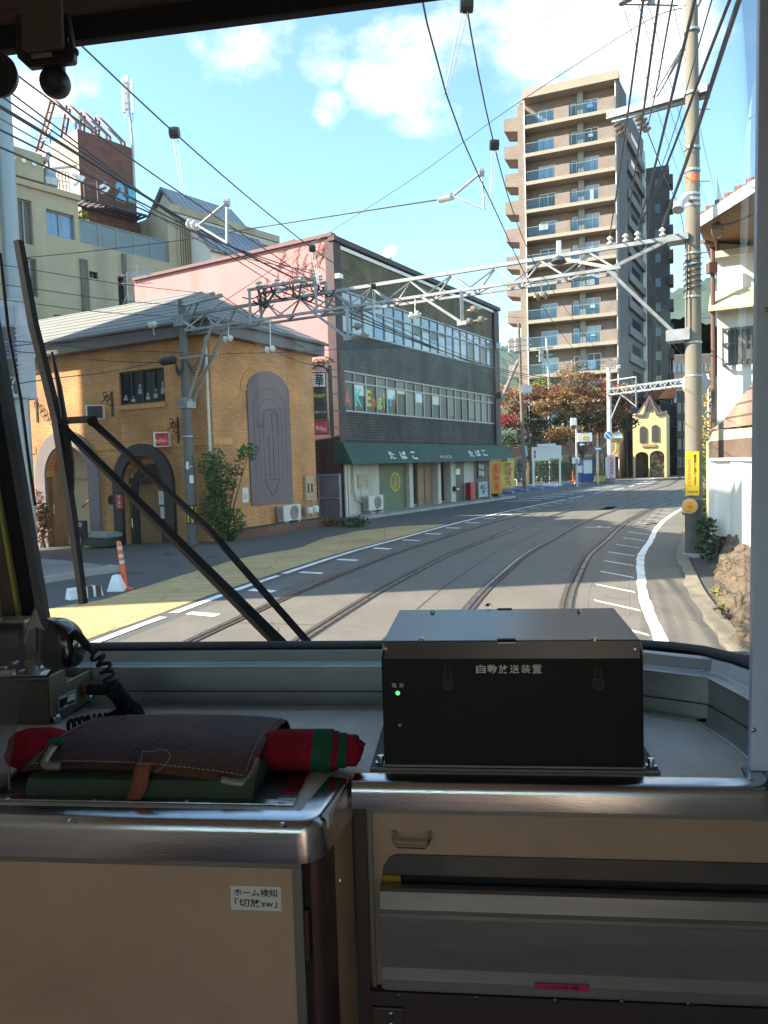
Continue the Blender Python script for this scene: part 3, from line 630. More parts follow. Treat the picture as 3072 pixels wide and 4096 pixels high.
# bracket signs on the left wall
def bracket_sign(c,x0,x1,y0,y1,by,face,label,body=None,tcol=None):
    s1_,z1_ = WL.hit(c,x0,y0,.35); s0_,z0_ = WL.hit(c,x1,y1,.35)
    t = thing('bracket_sign',label,'sign',WL.pt((s0_+s1_)/2,z0_,0))
    # the box hangs at right angles to the wall; turned a little so that its face looks along the street
    mb = MB(); ctr = WL.pt((s0_+s1_)/2,(z0_+z1_)/2,.40); rt = (WR.n*.86+WL.n*.5).normalized(); rt = Vector((.995,-.10,0)); nn = Vector((-.10,-.995,0)); w_ = (s1_-s0_)*.46; h_ = (z1_-z0_)/2
    mb.obox(ctr,rt*w_,nn*.10,(0,0,h_)); mb.build('sign_box',m_wht,t,bevel=.012)
    mb = MB(); mb.obox(ctr+nn*.101+rt*.03,rt*(w_-.035),nn*.006,(0,0,h_-.03)); mb.build('sign_face',face,t)
    zt = WL.hit(c,x1,by,.0)[1]; mb = MB(); sb = s0_-.05; WL.slab(mb,sb-.04,sb+.04,z0_+.1,zt,.002,.03)
    for k in range(3):
        cc = WL.pt(sb,z1_+.1+.12*k,.12+.09*k); mb.tube([cc+(WL.n*math.cos(u)+Vector((0,0,1))*math.sin(u))*(.12-.02*k) for u in [j*.5 for j in range(13)]],.014,5)
    mb.tube([WL.pt(sb,zt-.1,.02),WL.pt(sb,z1_+.25,.25),WL.pt(sb,z1_+.02,.5)],.016,5); mb.build('scroll_bracket',mat('rusty_iron',(.06,.045,.035),.7,.3,var=.3),t)
    return t,ctr+nn*.108,rt,w_,h_
bracket_sign('E',595,690,1035,1122,945,mat('blank_dark_face',(.05,.04,.035),.5,var=.1),'blank dark faced bracket sign under wrought iron scrolls between the two arches')
t,cc,rt,w_,h_ = bracket_sign('E',1040,1130,1212,1305,1115,m_red,'red bracket sign with white hiragana above the charcoal arch')
text('あっちゃん',cc-Vector((0,0,h_*.15)),rt,rt*.25*-1+Vector((0,0,1)),w_*1.5,h_*.62,m_wht,t,bold=.02)
text('居酒屋',cc+Vector((0,0,h_*.62)),rt,(0,0,1),w_*.9,h_*.3,m_ink,t)
t = thing('scroll_bracket','bare wrought iron scroll bracket on the sunlit brick near the tall pole sign','bracket',WL.pt(9,3)); s_,z_ = WL.hit('E',245,1050)
mb = MB(); WL.slab(mb,s_-.04,s_+.04,z_-.5,z_+.4,.002,.03)
for k in range(4):
    cc = WL.pt(s_-.12-.16*k,z_+.12-.17*k,.10); mb.tube([cc+(WL.t*math.cos(u)+Vector((0,0,1))*math.sin(u))*.12 for u in [j*.5 for j in range(13)]],.014,5)
mb.build('ironwork',MATS['rusty_iron'],t)
# posters and banners
def poster(c,x0,x1,y0,y1,o,m,label,name='poster',cat='poster'):
    s1_,z1_ = WL.hit(c,x0,y0,o); s0_,z0_ = WL.hit(c,x1,y1,o); t = thing(name,label,cat,WL.pt((s0_+s1_)/2,z0_,o))
    mb = MB(); WL.slab(mb,s0_,s1_,z0_,z1_,o,o+.015); mb.build('sheet',m,t); return t,WL.pt((s0_+s1_)/2,(z0_+z1_)/2,o+.016),(s1_-s0_),(z1_-z0_)
m_prt = mat('grey_print',(.45,.45,.46))
t,cc,w_,h_ = poster('F',601,635,395,466,.02,mat('grey_poster',(.30,.25,.27),.7,var=.1),'grey no smoking poster on brick, left of the red noodle banner')
mb = MB(); mb.lathe(cc+Vector((0,0,.1)),WL.n,[(.17,0),(.17,.004),(.14,.004),(.14,0)],20); mb.bar(cc+Vector((0,0,.1))+WL.t*.1+Vector((0,0,.1)),cc+Vector((0,0,.1))-WL.t*.1-Vector((0,0,.1)),.03,.006,up=WL.n); mb.build('prohibition_ring',m_ink,t)
t,cc,w_,h_ = poster('F',638,682,384,462,.16,mat('pink_red_cloth',(.42,.06,.075),.7,var=.1),'red noodle banner hanging on the charcoal arch post','noodle_banner','banner')
text('ラ\n|\nメ\nン',cc,-WL.t,(0,0,1),w_*.42,h_*.86,m_wht,t,bold=.02)
for i,(y0,y1,x0,x1,lb) in enumerate([(365,440,878,921,'white menu sheet on the black restaurant door, upper one'),(452,516,888,925,'pale menu sheet on the black restaurant door, lower one')]):
    t,cc,w_,h_ = poster('F',x0,x1,y0,y1,-.27,m_paper,lb); mb = MB()
    for k in range(6): mb.obox(cc+Vector((0,0,h_*(.36-.13*k))),WL.t*w_*.36,WL.n*.002,(0,0,h_*.025))
    mb.build('print',m_prt,t)
# litter bin, post box board, shrub
s1_,z_ = WL.hit('F',498,680,.5); s0_ = WL.hit('F',648,680,.5)[0]; zb_ = WL.hit('F',580,676,.5)[1]; zt_ = WL.hit('F',580,590,.5)[1]
t = thing('refuse_bin','green grey refuse bin with a pale lid between the two arches','bin',WL.pt((s0_+s1_)/2,zb_,.6))
mb = MB(); a,b = s0_+.05,s1_-.05; mb.hexa([WL.pt(a+.06,zb_+.06,.35),WL.pt(b-.06,zb_+.06,.35),WL.pt(b-.06,zb_+.06,.85),WL.pt(a+.06,zb_+.06,.85),WL.pt(a,zt_-.17,.3),WL.pt(b,zt_-.17,.3),WL.pt(b,zt_-.17,.9),WL.pt(a,zt_-.17,.9)])
mb.build('bin_body',mat('bin_green',(.10,.115,.09),.6,var=.12),t,bevel=.02)
mb = MB(); WL.slab(mb,s0_-.02,s1_+.02,zt_-.17,zt_-.04,.26,.94); WL.slab(mb,s0_+.05,s1_-.05,zt_-.04,zt_,.32,.88); mb.build('lid',mat('bin_lid',(.36,.40,.36),.55,var=.15),t,bevel=.02)
mb = MB(); WL.slab(mb,a+.5,a+.95,zb_+.25,zb_+.42,.872,.882); mb.build('bin_label',m_paper,t)
for x_ in (a+.2,b-.2): mb = MB(); mb.cyl(WL.pt(x_,zb_+.06,.5)-WL.n*.1,WL.pt(x_,zb_+.06,.5)+WL.n*.1,.06); mb.build('bin_wheel',m_black,t)
s1_,zt_ = WL.hit('F',420,528,1.0); s0_,zb_ = WL.hit('F',482,622,1.0); zf = WL.hit('F',455,682,1.0)[1]
t = thing('notice_board','black notice board on a thin post in front of the stair entrance','sign',WL.pt((s0_+s1_)/2,zf,1.0))
mb = MB(); WL.slab(mb,s0_,s1_,zb_,zt_,.95,1.05); mb.build('board',m_black,t,bevel=.02)
mb = MB(); mb.lathe(WL.pt((s0_+s1_)/2,(zb_+zt_)/2+.15,1.052),WL.n,[(.09,0),(.09,.004)],16); mb.build('round_emblem',m_prt,t)
mb = MB(); mb.cyl(WL.pt((s0_+s1_)/2,zf,1.0),WL.pt((s0_+s1_)/2,zb_,1.0),.035); mb.build('post',m_black,t)
t,cc,w_,h_ = poster('O',470,522,280,385,-.2,m_paper,'white slatted paper on the brown panelled reveal of the stair entrance','notice','notice')
# ================================================================ foliage helper
def leaf_mat(name,c,var=.35,trans=.25):
    if name in MATS: return MATS[name]
    m = bpy.data.materials.new(name); m.use_nodes = True; nt = m.node_tree; nt.nodes.clear(); N = nt.nodes.new; L = nt.links.new
    o = N('ShaderNodeOutputMaterial'); d = N('ShaderNodeBsdfPrincipled'); d.inputs['Roughness'].default_value = .6; tr = N('ShaderNodeBsdfTranslucent'); mx = N('ShaderNodeMixShader'); mx.inputs[0].default_value = trans
    g_ = N('ShaderNodeNewGeometry'); n1 = N('ShaderNodeTexNoise'); n1.inputs['Scale'].default_value = .9; tc = N('ShaderNodeTexCoord'); L(tc.outputs['Object'],n1.inputs['Vector'])
    ad = N('ShaderNodeMath'); ad.operation = 'ADD'; ms = N('ShaderNodeMath'); ms.operation = 'MULTIPLY'; ms.inputs[1].default_value = .45; L(g_.outputs['Random Per Island'],ms.inputs[0]); L(ms.outputs[0],ad.inputs[0]); L(n1.outputs['Fac'],ad.inputs[1])
    mr = N('ShaderNodeMapRange'); mr.inputs['From Min'].default_value = .35; mr.inputs['From Max'].default_value = 1.05; mr.inputs['To Min'].default_value = 1-var; mr.inputs['To Max'].default_value = 1+var; L(ad.outputs[0],mr.inputs[0])
    sc = N('ShaderNodeVectorMath'); sc.operation = 'SCALE'; sc.inputs[0].default_value = c; L(mr.outputs[0],sc.inputs['Scale']); L(sc.outputs[0],d.inputs['Base Color']); L(sc.outputs[0],tr.inputs[0])
    L(d.outputs[0],mx.inputs[1]); L(tr.outputs[0],mx.inputs[2]); L(mx.outputs[0],o.inputs[0]); MATS[name] = m; return m
def leaves(mb,c,r,n,size,rnd,shell=.55):
    c = Vector(c)
    for _ in range(n):
        while True:
            v = Vector((rnd.uniform(-1,1),rnd.uniform(-1,1),rnd.uniform(-1,1)))
            if v.length <= 1 and v.length > shell*rnd.random(): break
        p = c+Vector((v.x*r[0],v.y*r[1],v.z*r[2])); a = Vector((rnd.gauss(0,1),rnd.gauss(0,1),rnd.gauss(0,.6))).normalized(); b = a.cross(Vector((rnd.gauss(0,1),rnd.gauss(0,1),rnd.gauss(0,1)))).normalized()
        s = size*rnd.uniform(.6,1.3); mb.add([p-a*s*.6,p+b*s*.3,p+a*s*.6,p-b*s*.3],[(0,1,2,3)])
def bush(name,label,cat,base,blobs,n,size,m,stems=5,stem_m=None,group=None):
    rnd = random.Random(hash(label) % 9999 if False else sum(map(ord,label))); t = thing(name,label,cat,base,group=group); mb = MB(); base = Vector(base)
    vol = sum(b[3]*b[4]*b[5] for b in blobs)
    for bx,by,bz,rx,ry,rz in blobs: leaves(mb,base+Vector((bx,by,bz)),(rx,ry,rz),int(n*rx*ry*rz/vol),size,rnd)
    mb.build('foliage',m,t,fixn=False); mb = MB()
    for k in range(stems):
        b = blobs[k % len(blobs)]; e = base+Vector((b[0]+rnd.uniform(-.3,.3)*b[3],b[1]+rnd.uniform(-.3,.3)*b[4],b[2])); mb.tube([base+Vector((rnd.uniform(-.1,.1),rnd.uniform(-.1,.1),0)),base.lerp(e,.5)+Vector((rnd.uniform(-.08,.08),0,0)),e],[.03,.022,.01],5)
    mb.build('stems',stem_m or mat('bark',(.10,.075,.055),.9,var=.3,scale=5),t); return t
m_leaf = leaf_mat('leaf_green',(.07,.125,.035)); m_leaf_dk = leaf_mat('leaf_dark',(.04,.075,.028)); m_leaf_red = leaf_mat('leaf_russet',(.30,.095,.04)); m_leaf_or = leaf_mat('leaf_copper',(.33,.15,.06)); m_leaf_yg = leaf_mat('leaf_lime',(.20,.27,.04))
b0 = g('F',1195,640); b0 = WR.pt(-.12,.02,.35)
bush('corner_bush','tall leafy green bush climbing the brick corner behind the concrete pole','bush',b0,[(-.2,-.1,1.05,.5,.4,.75),(.0,-.05,1.9,.5,.4,.7),(-.4,-.1,2.4,.32,.3,.4),(-.1,0,2.65,.22,.25,.25),(.85,.1,2.75,.36,.3,.28),(.55,.1,2.35,.16,.2,.35),(.25,0,.55,.5,.4,.5)],2700,.11,m_leaf,9)
b1 = WL.pt(WL.hit('F',240,640,.5)[0],-.35,.5)
bush('dry_shrub','thin reddish dry shrub against the sunlit brick at the left arch','shrub',b1,[(0,0,.7,.3,.3,.6),(-.1,0,1.5,.28,.25,.6),(.1,0,1.1,.3,.3,.5)],700,.12,leaf_mat('leaf_dry',(.17,.09,.04)),8)
rnd = random.Random(4)
for i,(x,y,lb) in enumerate([(430,838,'low weeds growing out of the brick planter below the gas meters'),(560,842,'clump of green weeds at the foot of the white corner downpipe')]):
    p = g('G',x,y); bush('weed_clump',lb,'weeds',p,[(0,0,.16,.8 if i == 0 else .55,.35,.22),(.3,.2,.2,.4,.3,.2)],420,.10,m_leaf_dk if i else leaf_mat('leaf_dry',(.17,.09,.04)),4)
# ================================================================ pink and brown tobacconist building
PB = Vector((-1.84,31.1,0)); hd = math.radians(31.1)
WB = Pl(PB,math.sin(hd),math.cos(hd))                       # street face, s runs away
WP = Pl(PB,-math.cos(hd),math.sin(hd),flip=True); WP.n = Vector((-math.sin(hd),-math.cos(hd),0))   # pink side, s runs left
m_pink = mat('pink_render',(.50,.23,.225),.8,var=.10,scale=1.2,stain=((.36,.15,.12),.8,.5))
m_maroon = mat('shade_dark_maroon_paint',(.05,.02,.023),.6,var=.2,scale=2,stain=((.09,.055,.05),1.0,.4))  # maroon paint, darkened in colour to stand in for the missing roof shadow
m_tile_g = brick('olive_tile',(.19,.15,.078),(.155,.122,.065),(.09,.07,.042),bw=.36,bh=.12,ms=.022,var=1.0,stain=((.05,.045,.03),.8,.8))
m_tile_d = brick('slate_tile',(.082,.09,.088),(.062,.07,.07),(.034,.038,.04),bw=.36,bh=.12,ms=.024,var=1.0,stain=((.022,.026,.026),.8,.8))
m_tile_b = brick('umber_tile',(.09,.074,.064),(.06,.05,.045),(.025,.024,.022),bw=.36,bh=.12,ms=.024,var=1.0,stain=((.02,.02,.018),.8,.8))
m_awn = ribbed('awning_cloth',(.018,.062,.043),(.016,.054,.038),.9,'u',rough=.7,bump=.2,var=.15)
m_alu = mat('aluminium_frame',(.26,.26,.255),.45,.5,var=.15,scale=3)
m_shut = ribbed('shutter_slats',(.14,.185,.10),(.06,.085,.045),.085,'v',rough=.5,duty=.4,bump=.9,var=.15)
m_plast = mat('off_white_render',(.52,.49,.43),.8,var=.1,scale=2,stain=((.28,.25,.21),1.3,.5))
pb = thing('tobacco_shop_building','pink and dark tiled three storey building with a green shop awning','shop building',PB)
LB = WB.hit('G',1385,680)[0]; ZT = WB.hit('d',724,515)[1]
def zavg(c,*pts): v = [WB.hit(c,*p_)[1] for p_ in pts]; return sum(v)/len(v)
z_ut = zavg('B',(740,775),(1230,915),(1440,972)); z_ub = zavg('B',(560,968),(980,1050),(1455,1150))
z_lt = zavg('B',(570,1207),(1460,1310)); z_lb = zavg('B',(580,1447),(1470,1490)); z_at = zavg('G',(560,388),(1400,378)); z_ab = zavg('G',(560,500),(1400,470))
s_in0,s_in1 = WB.hit('B',545,900)[0],WB.hit('B',1463,1000)[0]
mb = MB(); LP = WP.hit('E',893,260)[0]; WP.wall(mb,0,LP,-.5,ZT); mb.quad(WB.pt(LB,-.5),WB.pt(LB,-.5,-16),WB.pt(LB,ZT-.5,-16),WB.pt(LB,ZT-.5)); mb.quad(WP.pt(0,ZT-.02),WP.pt(LP,ZT-.02),WP.pt(LP,ZT-.02,-LB),WP.pt(0,ZT-.02,-LB)); mb.build('side_wall',m_pink,pb)
zk = WP.hit('B',450,1120)[1]
mb = MB(); WP.slab(mb,.0,7.0,-.3,zk,.003,.03); mb.build('shade_dark_dado',m_maroon,pb)
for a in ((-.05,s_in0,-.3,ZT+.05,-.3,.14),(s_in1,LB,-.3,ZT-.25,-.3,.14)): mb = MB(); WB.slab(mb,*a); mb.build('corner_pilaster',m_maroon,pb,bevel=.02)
mb = MB(); WP.slab(mb,-.1,LP,ZT,ZT+.14,-.2,.12); mb.build('coping',mat('maroon_coping',(.13,.05,.05),.5,.2,var=.15),pb)
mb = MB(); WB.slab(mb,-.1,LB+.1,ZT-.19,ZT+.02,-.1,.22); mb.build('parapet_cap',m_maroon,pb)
mb = MB(); WB.slab(mb,s_in0,s_in1,ZT-.40,ZT-.25,-.05,.10); mb.build('flashing',m_wht,pb)
mb = MB(); WB.wall(mb,s_in0,s_in1,z_ut,ZT-.4); mb.build('upper_tile_band',m_tile_g,pb)
mb = MB(); WB.wall(mb,s_in0,s_in1,z_lt,z_ub); mb.build('middle_tile_band',m_tile_d,pb)
mb = MB(); WB.wall(mb,s_in0,s_in1,z_at-.1,z_lb); mb.build('lower_tile_band',m_tile_b,pb)
mb = MB()
for z0,z1 in ((z_ub,z_ut),(z_lb,z_lt)): WB.slab(mb,s_in0,s_in1,z0,z1,-1.6,-1.5); WB.slab(mb,s_in0,s_in1,z0-.1,z0,-1.5,-.02); WB.slab(mb,s_in0,s_in1,z1,z1+.1,-1.5,-.02)
mb.build('room_backs',mat('dim_room',(.16,.14,.12),.9,var=.2),pb)
def band_window(z0,z1,n,tr,panes,name='window'):
    """one continuous metal window band; its panes differ so each is a sub-part group of its own"""
    fr = MB(); t = .05
    WB.slab(fr,s_in0,s_in1,z0,z0+.07,-.1,.03); WB.slab(fr,s_in0,s_in1,z1-.07,z1,-.1,.03); WB.slab(fr,s_in0,s_in1,tr-.035,tr+.035,-.08,.02)
    W_ = (s_in1-s_in0)/n; rw = random.Random(n+int(z0*10)+7)
    for k in range(n+1):
        c = s_in0+W_*k; tt = .05 if k % 2 == 0 else .032; WB.slab(fr,max(c-tt,s_in0),min(c+tt,s_in1),z0+.07,tr-.035,-.07,.012); WB.slab(fr,max(c-tt,s_in0),min(c+tt,s_in1),tr+.035,z1-.07,-.07,.012)
    w_ = fr.build(name,m_alu,pb)
    for k in range(n):
        mb = MB(); a,b = s_in0+W_*k,s_in0+W_*(k+1); WB.slab(mb,a,b,z0+.05,tr,-.05,-.04); mb.cur = 1; WB.slab(mb,a,b,tr,z1-.05,-.05,-.04); mb.cur = 2; h_ = rw.choice((.0,.0,.15,.4,.8))*(tr-z0); h_ and WB.slab(mb,a+.05,b-.05,tr-h_,tr-.04,-.038,-.034); mb.build('pane',[panes[k % len(panes)],rw.choice(panes),rw.choice((m_gl_g,m_gl_g,m_gl_sky,m_paper))],w_)
    return w_
m_dark_refl = mat('dark_reflection_glass',(.045,.04,.038),.3,var=.2,scale=1,spec=.25); m_gl_sky = mat('sky_painted_glass',(.26,.32,.37),.12,var=.1,scale=1,spec=.9); m_gl_b = mat('blue_sky_painted_glass',(.13,.22,.31),.08,var=.15,scale=1,spec=.9); m_gl_g = mat('grey_curtained_glass',(.12,.115,.105),.3,var=.2,scale=1.5,spec=.3)  # pane colours carry reflections: pale sky, and the dark unbuilt street side
band_window(z_ub,z_ut,18,z_ut-(z_ut-z_ub)*.32,[m_gl_sky,m_gl_sky,m_gl_sky,m_gl_b,m_gl_sky,m_gl_b])
wl = band_window(z_lb,z_lt,18,z_lt-(z_lt-z_lb)*.27,[m_dark_refl]*6+[m_gl_g,m_gl_g,m_dark_refl])
# cut-out letters in the lower windows
for ch,x0,x1,y0,y1,col in [('A',570,612,1290,1398,(.60,.16,.10)),('K',637,683,1283,1402,(.08,.55,.48)),('E',703,737,1292,1400,(.62,.50,.06)),('n',738,763,1345,1400,(.62,.16,.10)),('g',772,802,1340,1418,(.42,.55,.12)),('l',808,816,1312,1410,(.55,.52,.10)),('i',822,832,1320,1400,(.62,.14,.08)),('s',842,862,1345,1400,(.10,.42,.60)),('h',866,890,1330,1395,(.60,.10,.10))]:
    a,zt_ = WB.hit('B',x0,y0); b,zb_ = WB.hit('B',x1,y1); text(ch,WB.pt((a+b)/2,(zt_+zb_)/2,-.035),WB.t,(0,0,1),(b-a)*.95,abs(zt_-zb_)*.95,mat('letter_'+{'A':'orange','K':'teal','E':'yellow','n':'coral','g':'lime','l':'gold','i':'scarlet','s':'blue','h':'crimson'}[ch],col,.7,var=.08),wl,bold=.03)
# awning
sa0,sa1 = WB.hit('G',530,450,.6)[0],WB.hit('G',1418,420,.4)[0]
mb = MB(); P0 = [WB.pt(sa0,z_at+.05,.02),WB.pt(sa0,z_at-.05,.45),WB.pt(sa0,z_ab,.95),WB.pt(sa0,z_ab+.02,.02)]
mb.prism(P0,WB.t*(sa1-sa0)); aw = mb.build('awning',m_awn,pb)
dn = (WB.n*.5+Vector((0,0,-(z_at-.05-z_ab)))).normalized()
fo = lambda s_,f: WB.pt(s_,z_at-.05-(z_at-.05-z_ab)*f,.45+.5*f)
nrm = WB.t.cross(-dn)
for body,x0,x1,y0,y1,bo in [('た',762,792,418,470,.03),('ば',824,858,418,470,.03),('こ',886,912,420,470,.03),('た',1208,1232,415,455,.03),('ば',1246,1272,413,452,.03),('こ',1284,1307,413,450,.03),('井上たばこ店',1040,1103,443,462,.0)]:
    a,b = WB.hit('G',x0,y0,.7)[0],WB.hit('G',x1,y0,.7)[0]; zc = WB.hit('G',(x0+x1)/2,(y0+y1)/2,.7)[1]; hh = WB.hit('G',x0,y0,.7)[1]-WB.hit('G',x0,y1,.7)[1]
    f = (z_at-.05-zc)/(z_at-.05-z_ab); text(body,fo((a+b)/2,f),WB.t,-dn,b-a,hh,m_paper,aw,bold=bo,out=.012)
# shop front below the awning
zg = .12
mb = MB(); n_ = 26
WB.slab(mb,-.1,LB,0,zg,-.9,1.0); mb.build('step',m_conc,pb)
mb = MB(); WB.slab(mb,s_in0,s_in1,zg,z_at,-1.3,-1.2); mb.build('shop_back_wall',m_plast,pb)
S = lambda x,y=620,o=0.0: WB.hit('G',x,y,o)[0]
def front(x0,x1,m,name,o0=-.5,o1=-.1,z0=zg,z1=None,**k):
    mb = MB(); WB.slab(mb,S(x0),S(x1),z0,z_ab+.35 if z1 is None else z1,o0,o1); return mb.build(name,m,pb,**k)
front(522,725,m_plast,'shop_wall'); 
dr = front(524,560,m_wht,'side_door',-.1,-.06)
mb = MB()
for k in range(4):
    for j in range(2): a = S(526)+(S(558)-S(526))*(.08+.5*j); WB.slab(mb,a,a+(S(558)-S(526))*.34,zg+.12+.46*k,zg+.46+.46*k,-.06,-.045)
mb.build('door_panels',m_plast,dr); mb = MB(); p_ = WB.pt(S(553),1.1,-.03); mb.tube([p_+Vector((0,0,.12)),p_+WB.n*.05,p_-Vector((0,0,.12))],.015); mb.build('handle',m_black,dr)
sh = front(727,886,m_shut,'roller_shutter',-.35,-.25)
# round yellow shutter emblem
a,b = S(775,570,-.25),S(830,570,-.25); zt_,zb_ = WB.hit('G',800,535,-.25)[1],WB.hit('G',800,645,-.25)[1]
mb = MB(); c = (a+b)/2; zc = (zt_+zb_)/2; O_ = [(c+(b-a)/2*math.cos(t*.2618),zc+(zt_-zb_)/2*math.sin(t*.2618)) for t in range(24)]; I_ = [(c+(b-a)*.36*math.cos(t*.2618),zc+(zt_-zb_)*.37*math.sin(t*.2618)) for t in range(24)]
for i in range(24): j = (i+1) % 24; mb.quad(WB.pt(*O_[i],-.245),WB.pt(*O_[j],-.245),WB.pt(*I_[j],-.245),WB.pt(*I_[i],-.245))
for u,v in (((c-.05,zc+.28),(c+.14,zc-.05)),((c+.14,zc-.05),(c-.10,zc-.28)),((c-.12,zc+.05),(c-.12,zc-.25))): mb.bar(WB.pt(*u,-.245),WB.pt(*v,-.245),.09,.004,up=WB.n)
mb.build('shutter_emblem',mat('emblem_yellow',(.45,.33,.04),.6,var=.15),sh)
front(888,908,m_plast,'pier',-.5,-.05); front(1045,1062,m_plast,'pier',-.5,-.05); front(1117,1143,m_plast,'pier',-.5,-.05)
front(908,962,m_plast,'shop_wall',-.9,-.8)
dw = front(962,1040,m_wood,'wooden_door',-.45,-.35); mb = MB(); WB.slab(mb,S(998),S(1002),zg,z_ab+.3,-.35,-.33); mb.build('door_meeting_strip',m_black,dw)
front(1064,1117,m_black,'dark_doorway',-1.0,-.9); front(1143,1196,mat('brown_panel',(.10,.065,.05),.5,var=.15),'brown_panel',-.4,-.12); front(1196,1250,m_plast,'shop_wall',-.5,-.14)
front(1250,1385,mat('brown_panel',(.10,.065,.05)),'brown_panel',-.5,-.14)
mb = MB(); WB.slab(mb,S(606),S(660),WB.hit('G',630,620)[1],WB.hit('G',630,548)[1],-.099,-.05); mb.build('wall_hatch',mat('tan_panel',(.40,.33,.24),.6,var=.1),pb)
mb = MB(); mb.tube([WB.pt(S(575),z_ab+.3,-.04),WB.pt(S(578),1.2,-.04),WB.pt(S(590),.75,-.04),WB.pt(S(630),.6,-.04)],.03,6); mb.tube([WB.pt(S(618),.6,-.04),WB.pt(S(620),1.5,-.04),WB.pt(S(655),1.62,-.04),WB.pt(S(656),1.2,-.04)],.02,6); mb.build('service_pipes',m_plast,pb)
x = WB.pt(.12,0,.24); mb = MB(); mb.tube([x+Vector((0,0,2.75))+WB.t*-.1,x+Vector((0,0,2.5)),x],.07,8); mb.tube([x+WB.t*.22+Vector((0,0,2.75)),x+WB.t*.22+Vector((0,0,2.45)),x+WB.t*.22],.06,8); mb.build('downpipes',m_pipe,pb)
s0,z1_ = WB.hit('G',630,690,.1); s1,z0_ = WB.hit('G',714,795,.1)
ac_unit('air_conditioner',WB,s0,s1,zg+.08,zg+.08+.72,.06,.30,'cream air conditioner with a large fan beside the green roller shutter')
t = thing('concrete_blocks','two hollow concrete blocks under the air conditioner beside the shutter','blocks',WB.pt((s0+s1)/2,zg,.2)); mb = MB(); WB.slab(mb,s0+.05,s0+.45,zg,zg+.075,.02,.40); WB.slab(mb,s1-.45,s1-.05,zg,zg+.075,.02,.40); mb.build('blocks',m_conc,t)
# mail boxes, extinguisher box, boards
t = thing('letter_box','white letter box with papers on the shop pier, above the black one','letter box',WB.pt(S(1150),1.3,-.05)); mb = MB(); WB.slab(mb,S(1135,540),S(1156,540),WB.hit('G',1145,552)[1],WB.hit('G',1145,518)[1],-.10,.06); mb.build('box',m_wht,t,bevel=.01)
t = thing('letter_box','black letter box with a pale label low on the shop pier','letter box',WB.pt(S(1138),1.0,-.05)); mb = MB(); WB.slab(mb,S(1125,620),S(1153,620),WB.hit('G',1138,642)[1],WB.hit('G',1138,615)[1],-.05,.12); mb.build('box',m_black,t,bevel=.01); mb = MB(); WB.slab(mb,S(1133,620),S(1146,620),WB.hit('G',1138,636)[1],WB.hit('G',1138,626)[1],.121,.124); mb.build('box_label',m_paper,t)
t = thing('extinguisher_box','red fire extinguisher box standing on the shop step','extinguisher box',WB.pt(S(1225),zg,.1)); mb = MB(); WB.slab(mb,S(1211,690,.1),S(1238,690,.1),zg,zg+1.0,-.05,.22); mb.build('box',mat('fire_red',(.35,.015,.015),.4,var=.08),t,bevel=.015); mb = MB(); WB.slab(mb,S(1214,690,.1),S(1235,690,.1),zg+.5,zg+.62,.222,.23); mb.build('box_stripe',m_red,t)
t = thing('menu_board','brown framed board with pinned papers on the shop front','board',WB.pt(S(1288),1.2,-.1)); a,b = S(1268,520),S(1308,520); z0_,z1_ = WB.hit('G',1290,572)[1],WB.hit('G',1290,478)[1]; mb = MB(); WB.slab(mb,a,b,z0_,z1_,-.138,-.08); mb.build('board',mat('board_brown',(.16,.09,.07),.6,var=.2),t)
mb = MB(); [WB.slab(mb,a+(b-a)*u,a+(b-a)*(u+.3),z0_+(z1_-z0_)*v,z0_+(z1_-z0_)*(v+.28),-.079,-.075) for u,v in ((.1,.6),(.45,.55),(.5,.15),(.12,.2))]; mb.build('pinned_papers',m_paper,t)
t = thing('standing_sign','blue white standing sign with black brush lettering outside the shop','sign',WB.pt(S(1290),zg,.3)); a,b = S(1266,630,.3),S(1312,630,.3); z0_,z1_ = zg+.12,zg+1.0; mb = MB(); WB.slab(mb,a,b,z0_,z1_,.25,.32); mb.build('board',mat('pale_blue_sign',(.42,.48,.52),.5,var=.1),t)
text('めし\nや',WB.pt((a+b)/2,(z0_+z1_)/2-.02,.325),WB.t,(0,0,1),(b-a)*.75,.6,m_ink,t,bold=.03); mb = MB(); WB.slab(mb,a,a+.05,zg,z0_,.25,.32); WB.slab(mb,b-.05,b,zg,z0_,.25,.32); mb.build('legs',m_steel,t)
